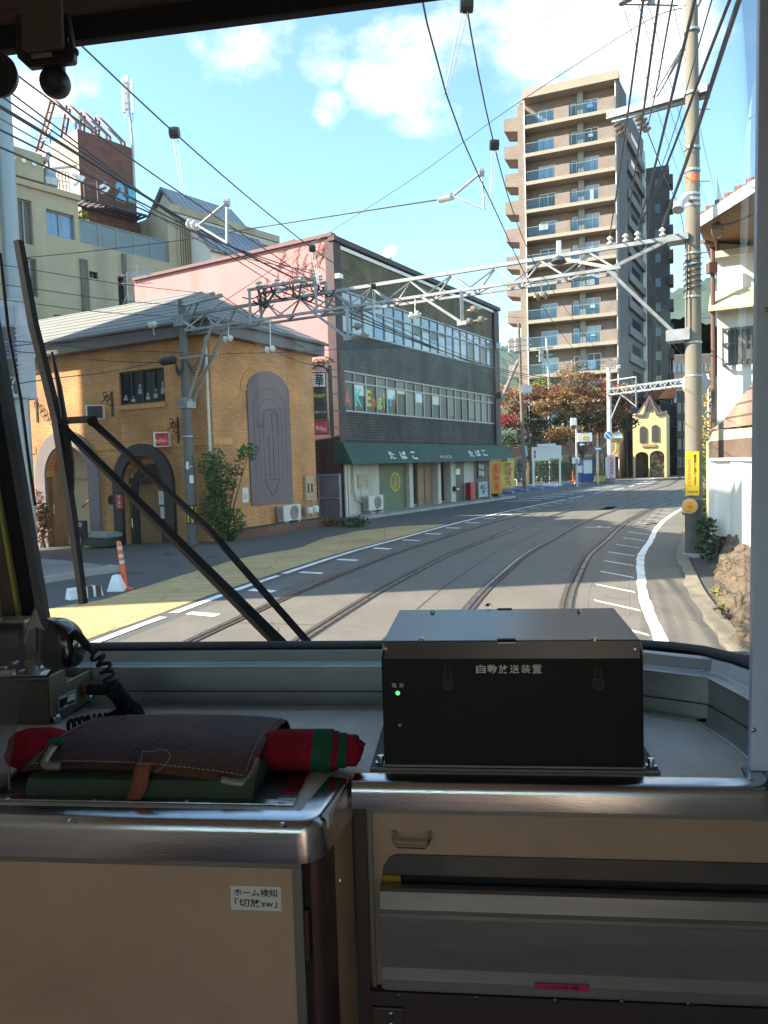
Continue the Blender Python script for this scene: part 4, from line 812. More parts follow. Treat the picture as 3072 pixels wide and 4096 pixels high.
def nobori(c,x0,x1,y0,y1,o,face,body,label,tcol):
    a,b = WB.hit(c,x0,(y0+y1)/2,o)[0],WB.hit(c,x1,(y0+y1)/2,o)[0]; z0_,z1_ = WB.hit(c,(x0+x1)/2,y1,o)[1],WB.hit(c,(x0+x1)/2,y0,o)[1]
    t = thing('banner_flag',label,'banner',WB.pt(a,0,o)); rt = Vector((.93,.36,0)).normalized(); nn = Vector((rt.y,-rt.x,0)); w_ = (WB.pt(b,0,o)-WB.pt(a,0,o)).length*.62
    mb = MB(); n = 8; P_ = WB.pt(a,0,o)
    A = [P_+rt*0+nn*.03*math.sin(k*.9)+Vector((0,0,z0_+(z1_-z0_)*k/n)) for k in range(n+1)]; B = [p+rt*w_+nn*.05*math.sin(k*1.1+1) for k,p in enumerate(A)]
    mb.strip(A,B); mb.build('cloth',face,t,smooth=True)
    mb = MB(); mb.cyl(P_-rt*.03+Vector((0,0,.12)),P_-rt*.03+Vector((0,0,z1_+.1)),.015,n=6); mb.cyl(P_-rt*.03+Vector((0,0,z1_+.05)),P_+rt*w_+Vector((0,0,z1_+.05)),.012,n=6); mb.build('flag_pole',m_wht,t)
    mb = MB(); mb.lathe(P_-rt*.03+Vector((0,0,.12)),(0,0,1),[(.2,0),(.2,.1),(.08,.14)],12); mb.build('flag_base',m_conc,t)
    text(body,P_+rt*w_*.5+Vector((0,0,(z0_+z1_)/2)),rt,(0,0,1),w_*.55,(z1_-z0_)*.8,tcol,t,bold=.03,out=.06)
nobori('G',1330,1372,475,655,.9,mat('banner_orange',(.62,.24,.03),.7,var=.15,scale=3),'た\nこ\n焼\nき','narrow orange banner flag hanging at the far end of the shop',m_red)
nobori('G',1385,1438,466,625,.6,mat('banner_yellow',(.66,.46,.10),.7,var=.2,scale=2.5),'タ\nコ\nラ\nイ\nス','wider yellow banner flag with red lettering past the shop corner',mat('banner_red',(.45,.08,.10),.7,var=0))
# roof dish, lamps, grey door in the gap
p_ = WB.pt(WB.hit('B',885,560)[0],ZT,-.3); t = thing('satellite_dish','pale satellite dish on the parapet of the pink and brown building','satellite dish',p_)
mb = MB(); ax = Vector((-.35,-.85,.45)).normalized(); mb.lathe(p_+Vector((0,0,.62)),ax,[(.02,0),(.2,.03),(.36,.10),(.37,.105),(.35,.11),(.19,.045),(.02,.02)],22); mb.build('dish',mat('dish_white',(.55,.52,.54),.5,var=.05),t,smooth=True); mb = MB(); mb.cyl(p_,p_+Vector((0,0,.6)),.03); mb.tube([p_+Vector((0,0,.2)),p_+ax*.5+Vector((0,0,.35)),p_+ax*.55+Vector((0,0,.62))],.018); mb.build('mast_and_arm',m_steel,t)
for i,(x,y,c,lb) in enumerate([(1500,1030,'B','blue white floodlight box on the far corner of the brown building, upper'),(1508,1330,'B','dark lantern on the far maroon corner beside the lower windows'),(537,612,'B','small white lamp near the top of the maroon corner pilaster')]):
    s_,z_ = WB.hit(c,x,y,.3); t = thing('wall_lamp',lb,'lamp',WB.pt(s_,z_,.3)); mb = MB(); mb.obox(WB.pt(s_,z_,.3),WB.t*.14,WB.n*.12,(0,0,.18 if i < 2 else .1)); mb.build('lamp_box',[mat('lamp_blue_white',(.5,.62,.7),.3,var=.05),m_black,m_wht][i],t,bevel=.02); mb = MB(); mb.bar(WB.pt(s_-.0,z_,.0),WB.pt(s_,z_,.2),.05,.05); mb.build('lamp_arm',m_black,t)
p0,p1 = WB.hit('G',385,680,.1),WB.hit('G',466,680,.1); t = thing('gap_door','grey steel door closing the gap between the brick and pink buildings','door',PB+Vector((-1.5,-.4,0)))
rt = WB.pt(-.15,0,.15); lf = g('G',383,800); pd = Pl(lf,rt.x-lf.x,rt.y-lf.y); Ld = (Vector((rt.x,rt.y,0))-Vector((lf.x,lf.y,0))).length; zt_ = pd.hit('G',420,548)[1]
mb = MB(); pd.slab(mb,0,Ld,0,zt_,-.05,.0); mb.build('door_leaf',mat('door_grey',(.17,.20,.24),.5,.2,var=.12,scale=2),t); mb = MB()
for a,b,c,d in ((0,Ld,zt_-.06,zt_),(0,.07,0,zt_-.06),(Ld-.07,Ld,0,zt_-.06),(.07,Ld-.07,zt_*.46,zt_*.46+.06)): pd.slab(mb,a,b,c,d,.001,.03)
mb.build('door_frame',m_steel,t)
# stacked projecting signs on the corner
sx = WB.pt(-.2,0,.25); nn = Vector((.10,-.995,0)).normalized(); rt = Vector((.995,.10,0))
def sign_at(c,x0,x1,y0,y1,Y=29.8):
    a,b = at(c,x0,y0,Y),at(c,x1,y1,Y); return (a+b)/2,abs(b.x-a.x)/2,abs(a.z-b.z)/2
def tenant(c,x0,x1,y0,y1,face,label,name='tenant_sign'):
    ct,w_,h_ = sign_at(c,x0,x1,y0,y1); t = thing(name,label,'sign',ct-Vector((0,0,h_))); mb = MB(); mb.obox(ct,rt*w_,nn*.16,(0,0,h_)); mb.build('sign_box',m_black,t,bevel=.01); mb = MB(); mb.obox(ct+nn*.162,rt*(w_-.05),nn*.004,(0,0,h_-.05)); mb.build('sign_face',face,t); return t,ct+nn*.168,w_,h_
t,cc,w_,h_ = tenant('B',364,462,1193,1286,mat('sign_pale',(.62,.66,.68),.4,var=.05),'white tenant sign with a black brush character, top of the stack'); text('華',cc+rt*w_*.1,rt*1.0+Vector((0,0,-.08)),(0,0,1),w_*1.1,h_*1.55,m_ink,t,bold=.02); text('一',cc-rt*w_*.7,rt,(0,0,1),w_*.2,h_*.08,m_ink,t)
t,cc,w_,h_ = tenant('B',368,464,1290,1380,m_black,'black tenant sign with yellow script lettering below the white sign'); text('Avenir',cc+Vector((0,0,h_*.1)),rt,(0,0,1),w_*1.6,h_*.62,mat('script_yellow',(.60,.52,.08),.5,var=0),t,slant=.3,bold=.01)
t,cc,w_,h_ = tenant('B',370,468,1383,1472,m_black,'black tenant sign with small white writing, between the script and red signs'); text('やき鳥ダイニング',cc-Vector((0,0,h_*.1)),rt,(0,0,1),w_*1.7,h_*.34,m_paper,t,bold=.01)
t,cc,w_,h_ = tenant('G',349,438,250,328,mat('sign_crimson',(.50,.02,.06),.4,var=.05),'crimson tenant sign with white hiragana at the bottom of the stack'); text('あっちゃん',cc-Vector((0,0,h_*.2)),rt+Vector((0,0,-.2)),(0,0,1),w_*1.3,h_*.7,m_wht,t,bold=.02); text('居酒屋',cc+Vector((0,0,h_*.6)),rt,(0,0,1),w_*.8,h_*.3,m_ink,t)
ct,w_,h_ = sign_at('B',365,468,1140,1192); t = thing('arched_name_sign','arched iron building name over the stacked tenant signs','sign',ct-Vector((0,0,h_))); mb = MB(); mb.tube([ct+rt*w_*math.cos(u)+Vector((0,0,h_*1.6*math.sin(u)-h_)) for u in [math.pi*k/12 for k in range(13)]],.05,6); mb.build('arch_rail',m_black,t); text('一華ビル',ct-Vector((0,0,h_*.1)),rt,(0,0,1),w_*1.5,h_*1.0,mat('faded_letters',(.30,.25,.22),.6,var=.1),t,bold=.02)
t = thing('sign_rail','black vertical rail carrying the stacked tenant signs','sign rail',sx+Vector((0,0,3.9))); a = at('B',480,1150,29.85); b = at('G',455,340,29.85); mb = MB(); mb.bar(a,b,.16,.12,up=(0,1,0)); mb.build('rail',m_black,t); mb = MB()
for k in range(4): p_ = a.lerp(b,.15+.24*k); mb.bar(p_,p_+Vector((.35,.55,0)),.05,.05)
mb.build('rail_arms',m_black,t)
# bare creeper stems on the pink wall
t = thing('dry_creeper','bare brown creeper stems clinging to the top of the pink wall','creeper',WP.pt(1.5,ZT-4,.05)); mb = MB(); lf_ = MB(); rnd = random.Random(11)
for (x,y0,y1) in [(455,395,560),(420,400,650),(380,420,690),(345,470,720),(300,430,640),(210,450,560),(175,540,760),(100,620,830),(480,390,480),(250,560,730)]:
    p0 = WP.hit('B',x,y0,.02); p1 = WP.hit('B',x-40,y1,.02); P = []
    for k in range(11):
        f = k/10; P.append(WP.pt(p0[0]+(p1[0]-p0[0])*f+rnd.uniform(-.12,.12),p0[1]+(p1[1]-p0[1])*f,.03))
    mb.tube(P,.014,4)
    for p_ in P[1:]:
        if rnd.random() < .7: e = p_+WP.t*rnd.uniform(-.5,.5)+Vector((0,0,rnd.uniform(-.4,.1))); mb.tube([p_,p_.lerp(e,.5)+Vector((0,0,.05)),e],.009,4)
        leaves(lf_,p_+WP.n*.03,(.25,.02,.2),3,.06,rnd)
mb.build('stems',mat('creeper_brown',(.24,.11,.09),.9,var=.2),t); lf_.build('withered_leaves',leaf_mat('leaf_withered',(.30,.14,.10)),t,fixn=False)
t = thing('green_creeper','short green creeper over the edge of the dark maroon dado','creeper',WP.pt(.6,zk,.05)); mb = MB()
for k in range(7): s_ = .15+.25*k; leaves(mb,WP.pt(s_,zk+.05-.03*k,.06),(.2,.06,.14),22,.10,rnd)
mb.build('foliage',leaf_mat('leaf_ochre',(.20,.15,.04)),t,fixn=False)
# ================================================================ tan concrete building with the roof sign
m_tan = mat('tan_concrete',(.42,.37,.255),.85,var=.1,scale=.6,stain=((.20,.175,.12),.45,.7,(1,1,.10)))
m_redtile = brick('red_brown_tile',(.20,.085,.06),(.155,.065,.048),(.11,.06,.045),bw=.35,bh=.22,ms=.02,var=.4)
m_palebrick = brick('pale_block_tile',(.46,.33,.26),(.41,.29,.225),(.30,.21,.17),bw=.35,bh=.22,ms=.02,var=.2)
m_shade_glass = mat('blue_curtain_glass',(.16,.27,.42),.1,var=.3,scale=2,spec=.8,stretch=(5,5,.3))
h5 = math.radians(38.5); PT0 = at('N',690,500,46.0)
TF = Pl(Vector((PT0.x,PT0.y,0)),math.sin(h5),math.cos(h5))
tb = thing('tan_concrete_building','stained tan concrete building with a red brown tiled roof tower behind the brick restaurant','building',TF.p)
def th(c,x,y,o=0): return TF.hit(c,x,y,o)
z1 = th('A',280,1130)[1]; sL = th('N',-60,500)[0]
s2 = th('A',465,1150)[0]; s3 = th('A',812,1240)[0]; z2 = th('A',1000,1270)[1]; s4 = th('A',1500,1450)[0]+3
zb1 = th('N',700,150)[1]
# masses
w_h = []
for c,x0,x1,y0,y1 in [('N',787,870,405,480),('N',477,560,790,860),('N',1040,1140,450,750),('A',276,455,1256,1450),('N',220,340,285,640),('A',100,205,1190,1480)]:
    a,zt_ = th(c,x0,y0); b,zb_ = th(c,x1,y1); w_h.append((a,b,zb_,zt_))
w_h[4] = (w_h[4][0],min(w_h[4][1],w_h[3][0]-.5),w_h[4][2],w_h[4][3])
mb = MB(); TF.wall(mb,sL,s2,-2,z1,[h for h in w_h if h[1] < s2 and h[0] > sL],.35)
mb.quad(TF.pt(s2,zb1),TF.pt(s2,zb1,-6),TF.pt(s2,z1,-6),TF.pt(s2,z1)); mb.quad(TF.pt(sL,z1),TF.pt(s2,z1),TF.pt(s2,z1,-8),TF.pt(sL,z1,-8)); mb.quad(TF.pt(sL,-2),TF.pt(sL,-2,-8),TF.pt(sL,z1,-8),TF.pt(sL,z1))
TF.wall(mb,s2,s3+2.5,-2,zb1,[h for h in w_h if h[0] > s2 and h[3] < zb1 and h[1] < s3+2.5],.35)
mb.quad(TF.pt(s2,zb1),TF.pt(s3+2.5,zb1),TF.pt(s3+2.5,zb1,-5),TF.pt(s2,zb1,-5))
TF.wall(mb,s3+2.5,s4,-2,z2); mb.quad(TF.pt(s3+2.5,zb1),TF.pt(s3+2.5,zb1,-5),TF.pt(s3+2.5,z2,-5),TF.pt(s3+2.5,z2)); mb.quad(TF.pt(s3+2.5,z2),TF.pt(s4,z2),TF.pt(s4,z2,-8),TF.pt(s3+2.5,z2,-8)); mb.quad(TF.pt(s4,-2),TF.pt(s4,-2,-8),TF.pt(s4,z2,-8),TF.pt(s4,z2))
mb.build('wall',m_tan,tb)
mb = MB(); TF.slab(mb,s2-.1,s3+3,zb1-.2,z2-.4,-5.2,-5.0); TF.slab(mb,s3+2.6,s4,z2,z2+.5,-2,.25); TF.slab(mb,sL,s2+.1,z1-.3,z1+.03,-6,.2); mb.build('parapet',m_tan,tb)
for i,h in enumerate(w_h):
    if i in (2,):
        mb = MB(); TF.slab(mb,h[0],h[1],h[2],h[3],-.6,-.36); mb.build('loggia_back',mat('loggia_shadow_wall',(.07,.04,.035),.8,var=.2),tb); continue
    fr = MB(); TF.slab(fr,h[0],h[1],h[2],h[2]+.07,-.3,-.2); TF.slab(fr,h[0],h[1],h[3]-.07,h[3],-.3,-.2)
    for f in (0,.5,1): c = h[0]+(h[1]-h[0])*f; TF.slab(fr,max(h[0],c-.04),min(h[1],c+.04),h[2]+.07,h[3]-.07,-.3,-.2)
    w_ = fr.build('window',m_alu if i != 0 else m_black,tb); mb = MB(); TF.slab(mb,h[0],h[1],h[2],h[3],-.36,-.28); mb.build('pane',m_shade_glass if i == 3 else (mat('drawn_curtain_dim',(.13,.11,.085),.5,var=.35,scale=1,stretch=(8,8,.2)) if i > 3 else m_glass_dark),w_)
# dark concrete stain ribs
mb = MB()
for x,y0,y1,w_ in [(710,300,815,.30),(1083,255,450,.16)]:
    a,zt_ = th('N',x-8,y0); b,zb_ = th('N',x+10,y1); TF.slab(mb,a,a+w_*1.6,zb_-6,zt_,.002,.12)
mb.build('wall_pipe_duct',mat('stained_duct',(.15,.135,.105),.85,var=.3,scale=3,stretch=(1,1,.2)),tb)
# grooved right wing and gable roof
mb = MB(); a = th('A',1060,1330)[0]; b = th('A',1260,1420)[0]; n = 14
for k in range(n): TF.slab(mb,a+(b-a)*k/n,a+(b-a)*(k+.55)/n,zb1-3,z2-.55,.002,.22)
mb.build('grooved_panels',m_tan,tb)
mb = MB(); TF.slab(mb,a-.2,s4,z2-.5,z2-.1,.002,.3); mb.build('eaves_band',mat('pale_band',(.52,.49,.40),.8,var=.12),tb)
# glass balustrade on the terrace with planting behind it
a,zt_ = th('N',695,22); b = th('N',1150,240)[0]; b = max(b,th('A',1060,1500)[0]); zt_ = zb1+1.35
mb = MB(); TF.slab(mb,s2+.05,s3+2.4,zb1+.02,zt_,-.14,-.10); mb.build('glass_balustrade',mat('balustrade_glass',(.17,.23,.24),.35,var=.12,scale=.5,spec=.3),tb)
mb = MB()
for k in range(6): c = s2+.05+(s3+2.3-s2)*k/5; TF.slab(mb,c,c+.06,zb1+.02,zt_+.03,-.099,-.06)
TF.slab(mb,s2+.05,s3+2.4,zt_+.031,zt_+.08,-.16,-.06); mb.build('balustrade_posts',m_alu,tb)
p_ = TF.pt((s2+s3)/2-1.2,zb1,-2.0); bush('terrace_shrub','green shrub behind the glass balustrade of the tan building','shrub',p_,[(0,0,1.5,.9,.6,.7),(.3,.3,2.2,.6,.5,.5)],420,.2,m_leaf_yg,5)
p_ = TF.pt((s2+s3)/2+1.6,zb1,-2.0); bush('terrace_shrub','dry brown shrub on the terrace of the tan building, in front of the red tiles','shrub',p_,[(0,0,1.3,1.1,.7,.8),(.9,.8,1.6,.6,.5,.5)],300,.18,leaf_mat('leaf_dry',(.17,.09,.04)),7)
p_ = TF.pt(s2+.5,zb1,-.8); bush('terrace_shrub','small bare twiggy shrub at the inner corner of the terrace','shrub',p_,[(0,0,1.6,.5,.4,.6)],90,.16,m_leaf_dk,9)
# red tiled roof tower
RO = -3.0
a = th('A',472,900,RO)[0]; b = th('A',812,1000,RO)[0]; zt_ = (th('A',475,782,RO)[1]+th('A',800,893,RO)[1])/2
mb = MB(); TF.slab(mb,a,b,zb1-1,zt_,RO-7.5,RO); mb.build('tower_block',m_redtile,tb)
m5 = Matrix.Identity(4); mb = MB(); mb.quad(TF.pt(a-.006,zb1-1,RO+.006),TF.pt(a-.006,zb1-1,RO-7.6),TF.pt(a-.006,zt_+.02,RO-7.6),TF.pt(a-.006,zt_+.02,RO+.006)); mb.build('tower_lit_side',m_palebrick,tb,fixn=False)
# platform and sign letters
sp = thing('roof_sign','white and blue roof sign letters on a dark platform before the red tiled tower','rooftop sign',TF.pt(a,zb1,RO+1))
pz = (th('A',455,1180,RO+1.3)[1]+th('A',800,1290,RO+1.3)[1])/2
mb = MB(); a2 = th('A',450,1180,RO+1.3)[0]; b2 = th('A',872,1290,RO+1.3)[0]
for o_ in (RO+.1,RO+1.5): TF.slab(mb,a2,b2,pz-.12,pz+.02,o_,o_+.12)
n = 15
for k in range(n): c = a2+(b2-a2)*k/(n-1); TF.slab(mb,c-.04,c+.04,pz-.11,pz+.0,RO+.22,RO+1.5)
for k in range(n-1): c = a2+(b2-a2)*k/(n-1); c1 = a2+(b2-a2)*(k+1)/(n-1); mb.bar(TF.pt(c,pz-.06,RO+.2),TF.pt(c1,pz-.06,RO+1.5),.05,.05)
mb.build('platform',mat('platform_steel',(.07,.06,.06),.6,.4,var=.3),sp)
m_letter = mat('letter_white',(.8,.8,.82),.4,var=.04); m_lblue = mat('letter_blue',(.04,.33,.62),.35,var=.1)
def letter(ch,x0,x1,y0,y1,m,nm='letter'):
    (s0_,z1_),(s1_,z0_) = th('A',x0,y0,RO+1.2),th('A',x1,y1,RO+1.2); zc = (z0_+z1_)/2; hh = abs(z1_-z0_); w_ = s1_-s0_
    text(ch,TF.pt((s0_+s1_)/2,zc,RO+1.2),TF.t,(0,0,1),w_,hh,m,sp,name=nm,bold=.06,out=.16)
    text(ch,TF.pt((s0_+s1_)/2+.03,zc-.03,RO+1.2),TF.t,(0,0,1),w_*1.02,hh*1.02,mat('letter_return',(.30,.30,.32),.6,var=.1),sp,name='letter_return',bold=.05,out=.02)
letter('ア',432,510,1045,1140,m_letter); letter('ー',517,580,1098,1118,m_letter); letter('ク',588,662,1088,1182,m_letter); letter('2',688,752,1098,1222,m_lblue); letter('1',765,812,1140,1228,m_lblue)
mb = MB()
for x in (520,600,700,780): s_,_ = th('A',x,1200,RO+1.2); TF.slab(mb,s_-.03,s_+.03,pz,pz+1.5,RO+1.0,RO+1.06)
mb.build('letter_supports',MATS['platform_steel'],sp)
# zigzag frames on the roof
fz = zt_
for i,((lx,ly),(px_,py_),(rx,ry),lb) in enumerate([((212,872),(322,596),(470,770),'tallest pink steel A-frame on the roof tower, nearest the wire mast'),((340,812),(415,630),(568,806),'pink steel A-frame second from the tall one on the roof tower'),((465,775),(503,672),(655,845),'pink steel A-frame second from the antenna mast on the roof tower'),((560,806),(590,702),(742,878),'lowest pink steel A-frame on the roof tower beside the antenna mast')]):
    sp_,zp = th('A',px_,py_,RO-2.0); sr,zr = th('A',rx,ry,RO-.15); back = TF.hit('A',lx,ly,RO-6.5)
    t = thing('roof_frame',lb,'steel frame',TF.pt(sr,fz,RO),group='A-frames on the roof tower'); mb = MB()
    zl = max(zt_,back[1]); P = [TF.pt(back[0],zt_+.0,RO-6.5),TF.pt(sp_,zp,RO-2.0),TF.pt(sr,zr+.25,RO-.15),TF.pt(sr,zt_,RO-.15)]
    for off in (-.14,.14):
        for u,v in zip(P,P[1:]): mb.bar(u+TF.t*off,v+TF.t*off,.13,.12)
    for u,v in zip(P[:2],P[1:3]):
        for k in range(7): p_ = u.lerp(v,(k+.5)/7); mb.bar(p_-TF.t*.14,p_+TF.t*.14,.06,.06)
    mb.build('lattice_frame',mat('pinkish_steel',(.27,.15,.145),.5,.2,var=.25,scale=2),t)
# mobile antenna mast, wire mast, dish
p_ = TF.pt(b+.1,0,RO+.25); Ym = p_.y; top = at('A',768,455,Ym); bot = at('A',812,1140,Ym)
t = thing('antenna_mast','tall lattice antenna mast with three white panel aerials beside the red tiled tower','antenna mast',Vector((bot.x,bot.y,bot.z))); mb = MB(); mid = at('A',785,720,Ym)
mb.tube([bot,at('A',800,880,Ym),mid,top],[.10,.10,.09,.06],8)
mb.build('pole',m_steel,t); mb = MB()
for k,(x,y0,y1,dx) in enumerate([(740,472,682,0),(757,458,665,0),(795,475,684,0)]):
    u,v = at('A',x,y0,Ym+(.35 if k == 1 else -.1)),at('A',x+8,y1,Ym+(.35 if k == 1 else -.1)); mb.bar(u,v,.22,.12,up=(0,1,0))
mb.build('panel_aerials',m_wht,t,bevel=.02); mb = MB()
for x,y in ((750,684),(800,684)): mb.tube([at('A',x,y,Ym),at('A',x+3,y+30,Ym),at('A',783,770,Ym),at('A',800,880,Ym),at('A',808,1000,Ym)],.03,5)
for y in (500,560,620,655): mb.bar(at('A',745,y,Ym),at('A',800,y+8,Ym),.05,.05)
mb.build('cables_and_brackets',m_steel,t)
p0,p1 = at('A',275,840,TF.pt(a,0,RO-6).y),at('A',261,480,TF.pt(a,0,RO-6).y); t = thing('wire_mast','thin plain mast rising from the roof tower beside the tallest A-frame','mast',p0); mb = MB(); mb.tube([p0,p0.lerp(p1,.5),p1],[.05,.04,.02],6); mb.build('mast',m_steel,t); mb = MB(); mb.bar(p0.lerp(p1,.33)-Vector((.25,0,0)),p0.lerp(p1,.33)+Vector((.25,0,0)),.04,.04); mb.build('mast_bracket',m_steel,t)
p_ = at('A',303,808,TF.pt(a,0,RO-4.5).y); t = thing('satellite_dish','large pale satellite dish on the roof tower behind the pink A-frames','satellite dish',p_-Vector((0,0,.8))); mb = MB(); mb.lathe(p_,Vector((-.6,-.6,.35)),[(.05,0),(.4,.06),(.62,.18),(.63,.19),(.38,.08),(.05,.02)],20); mb.build('dish',MATS['dish_white'],t,smooth=True); mb = MB(); mb.cyl(p_-Vector((0,0,.9)),p_,.05); mb.build('stand',m_steel,t)
p_ = at('A',390,790,TF.pt(a,0,RO-4).y); t = thing('television_aerial','thin comb aerial on the roof tower between the A-frames','aerial',p_); mb = MB(); mb.cyl(p_,p_+Vector((0,0,.9)),.025,n=5); mb.build('mast',m_steel,t); mb = MB(); mb.bar(p_+Vector((-1.3,0,.9)),p_+Vector((1.0,0,.75)),.03,.03)
for k in range(9): c = p_+Vector((-1.2+.27*k,0,.9-.02*k)); mb.bar(c-Vector((0,.2,.1)),c+Vector((0,.2,.1)),.02,.02)
mb.build('elements',m_steel,t)
# rooftop cluster left of the tower
p_ = TF.pt(th('A',300,1100,-.6)[0],z1+.35,-.6); t = thing('rooftop_fan','silver rooftop ventilation fan and pipes on the tan parapet','ventilator',p_); mb = MB(); mb.lathe(p_,(0,0,1),[(.45,0),(.5,.4),(.35,.7),(.3,1.0)],14); mb.build('cowl',m_steel,t); mb = MB(); mb.lathe(p_+Vector((0,-.1,1.5)),Vector((-.6,-.6,.5)),[(.42,0),(.45,.3),(.2,.35)],14); mb.build('fan_head',m_steel,t); mb = MB(); mb.bar(p_+Vector((0,0,1.0)),p_+Vector((1.3,.9,1.5)),.12,.12); mb.bar(p_+Vector((0,0,1.0)),p_+Vector((0,0,1.6)),.1,.1); mb.build('pipe_arm',m_steel,t)
p_ = TF.pt(th('A',235,1080,-1)[0],z1+.35,-1); t = thing('roof_railing','thin steel railing on the tan roof in front of the pale tower side','railing',p_); mb = MB(); e = TF.pt(s2-.2,z1+.35,-.5); n = 9
for k in range(n+1): c = p_.lerp(e,k/n); mb.bar(c,c+Vector((0,0,1.1)),.04,.04); 
for z in (.55,1.1): mb.bar(p_+Vector((0,0,z)),e+Vector((0,0,z)),.035,.035)
for k in range(n): mb.bar(p_.lerp(e,k/n)+Vector((0,0,.03)),p_.lerp(e,(k+1)/n)+Vector((0,0,1.1)),.03,.03)
mb.build('rails',m_steel,t)
p_ = TF.pt(th('A',110,1100,-1)[0],z1+.35,-1.5); t = thing('stair_head','square concrete stair head with round vents on the tan roof','stair head',p_); mb = MB(); mb.obox(p_+Vector((0,0,.8)),TF.t*1.2,TF.n*1.2,(0,0,.8)); mb.build('block',m_tan,t); mb = MB()
for k in range(3): mb.lathe(p_+TF.t*(-.6+.6*k)+TF.n*1.21+Vector((0,0,.9)),TF.n,[(.13,0),(.13,.1)],10)
mb.build('vents',m_wht,t)
# grey metal gable roof beyond
gY = 54.0; apex = at('A',965,1125,gY); ev = at('A',1165,1300,gY-6); far_t = at('A',1285,1235,70.0); far_b = at('A',1610,1510,70.0)
Rd = Vector((math.sin(h5),math.cos(h5),0)); Ld = 22.0
t = thing('metal_roofed_hall','blue grey ribbed metal gable roof of a hall behind the tan building','hall',Vector((apex.x,apex.y,0)))
m_blueroof = ribbed('blue_grey_ribs',(.20,.245,.28),(.07,.09,.11),.55,'u',rough=.45,metal=.2,duty=.3,bump=.7,var=.12)
nv = Vector((Rd.y,-Rd.x,0)); wdt = 5.2; zev = apex.z-5.2; Ld = 6.5
mb = MB(); A1_,A2_ = apex,apex+Rd*Ld; E1,E2 = apex+nv*wdt+Vector((0,0,zev-apex.z)),apex+nv*wdt+Rd*Ld+Vector((0,0,zev-apex.z)); W1,W2 = apex-nv*wdt+Vector((0,0,zev-apex.z)),apex-nv*wdt+Rd*Ld+Vector((0,0,zev-apex.z)); th_ = Vector((0,0,-.25))
mb.add([A1_,A2_,E2,E1,W2,W1]+[p+th_ for p in (A1_,A2_,E2,E1,W2,W1)],[(0,1,2,3),(0,5,4,1),(6,9,8,7),(6,7,10,11),(0,3,9,6),(0,6,11,5),(3,2,8,9),(5,11,10,4),(1,7,8,2),(1,4,10,7)]); mb.build('roof',m_blueroof,t)
mb = MB(); i_ = -Rd*-.3; b0_ = zev-30
mb.prism([E1+i_+Vector((-nv.x*.3,-nv.y*.3,-.2)),A1_+i_+Vector((0,0,-.35)),W1+i_+Vector((nv.x*.3,nv.y*.3,-.2)),Vector((W1.x,W1.y,-1))+i_,Vector((E1.x,E1.y,-1))+i_],Rd*(Ld-.8)); mb.build('wall',mat('white_gable',(.66,.64,.58),.7,var=.06),t)
# small blocks beside the hall roof
p_ = TF.pt(s4+4.5,0,-1); t = thing('brick_annex','low red brick annex with a small blue window past the tan building','annex',p_); z_ = at('B',40,470,p_.y).z; mb = MB(); mb.obox(p_+Vector((0,0,z_/2)),TF.t*3.2,TF.n*1.5,(0,0,z_/2)); mb.build('block',m_redtile,t); mb = MB(); mb.obox(p_+TF.n*1.52+TF.t*-1+Vector((0,0,z_-1.0)),TF.t*.7,TF.n*.03,(0,0,.35)); mb.build('window',m_gl_b,t)
# ================================================================ apartment tower
m_tw = brick('tower_tile_light',(.31,.23,.185),(.27,.20,.16),(.22,.17,.14),bw=.5,bh=.22,ms=.03,var=.25)
m_twd = brick('tower_tile_dark',(.30,.21,.165),(.25,.175,.14),(.19,.14,.115),bw=.5,bh=.22,ms=.03,var=.3)
m_slab = mat('balcony_slab',(.36,.30,.23),.75,var=.08,scale=.5)
m_twin = mat('tower_window',(.36,.46,.56),.1,var=.35,scale=.7,spec=.8,stretch=(3,3,.2)); m_brail = glass_pane('balcony_glass',(.74,.84,.88),.10,.05)
m_twp = mat('tower_column',(.33,.29,.26),.75,var=.08)
m_tws = mat('tower_side_shade_grey',(.11,.10,.105),.8,var=.12,scale=.3)
m_tws2 = brick('tower_side_shade_tile',(.10,.085,.085),(.09,.075,.075),(.07,.065,.065),bw=.5,bh=.22,ms=.03,var=.3)
a6 = math.radians(22.3); Y6 = 88.0; c6 = at('C',806,400,Y6)
TWF = Pl(Vector((c6.x,c6.y,0)),-math.cos(a6),math.sin(a6),flip=True); TWF.n = Vector((-math.sin(a6),-math.cos(a6),0))
a7 = math.radians(29); TWS = Pl(Vector((c6.x,c6.y,0)),math.sin(a7),math.cos(a7))
tw = thing('apartment_tower','fifteen storey brown tiled apartment tower with glass balconies','apartment tower',TWF.p)
zT = c6.z; FH = 3.31; zS0 = (TWF.hit('C',700,632)[1]+TWF.hit('C',560,660)[1])/2
WD = TWF.hit('C',238,600)[0]; sx = lambda x,y=600: TWF.hit('C',x,y)[0]
nf = 14
sc_ = dict(pipe=sx(797),pr=sx(788,560),wr0=sx(692),wr1=sx(603),col0=sx(606),col1=sx(572),pl0=sx(532),pl1=sx(446),gl1=sx(284),lc=sx(275))
DP = 1.5; rt6 = random.Random(12)
mb = MB(); TWF.slab(mb,0.0,WD,0,zT-.6,-11,-DP); mb.build('recessed_wall',m_twd,tw)
mb = MB(); TWF.slab(mb,0,sc_['pipe'],0,zT,-DP,.0); TWF.slab(mb,sc_['lc'],WD,0,zT-1.6,-DP,.0); mb.build('corner_piers',m_tw,tw)
mb = MB(); TWF.slab(mb,-.15,sc_['lc']+.1,zT-1.0,zT,-DP,.35); TWF.slab(mb,.0,WD,zT-.8,zT-.2,-11,-DP); mb.build('roof_fascia',m_slab,tw)
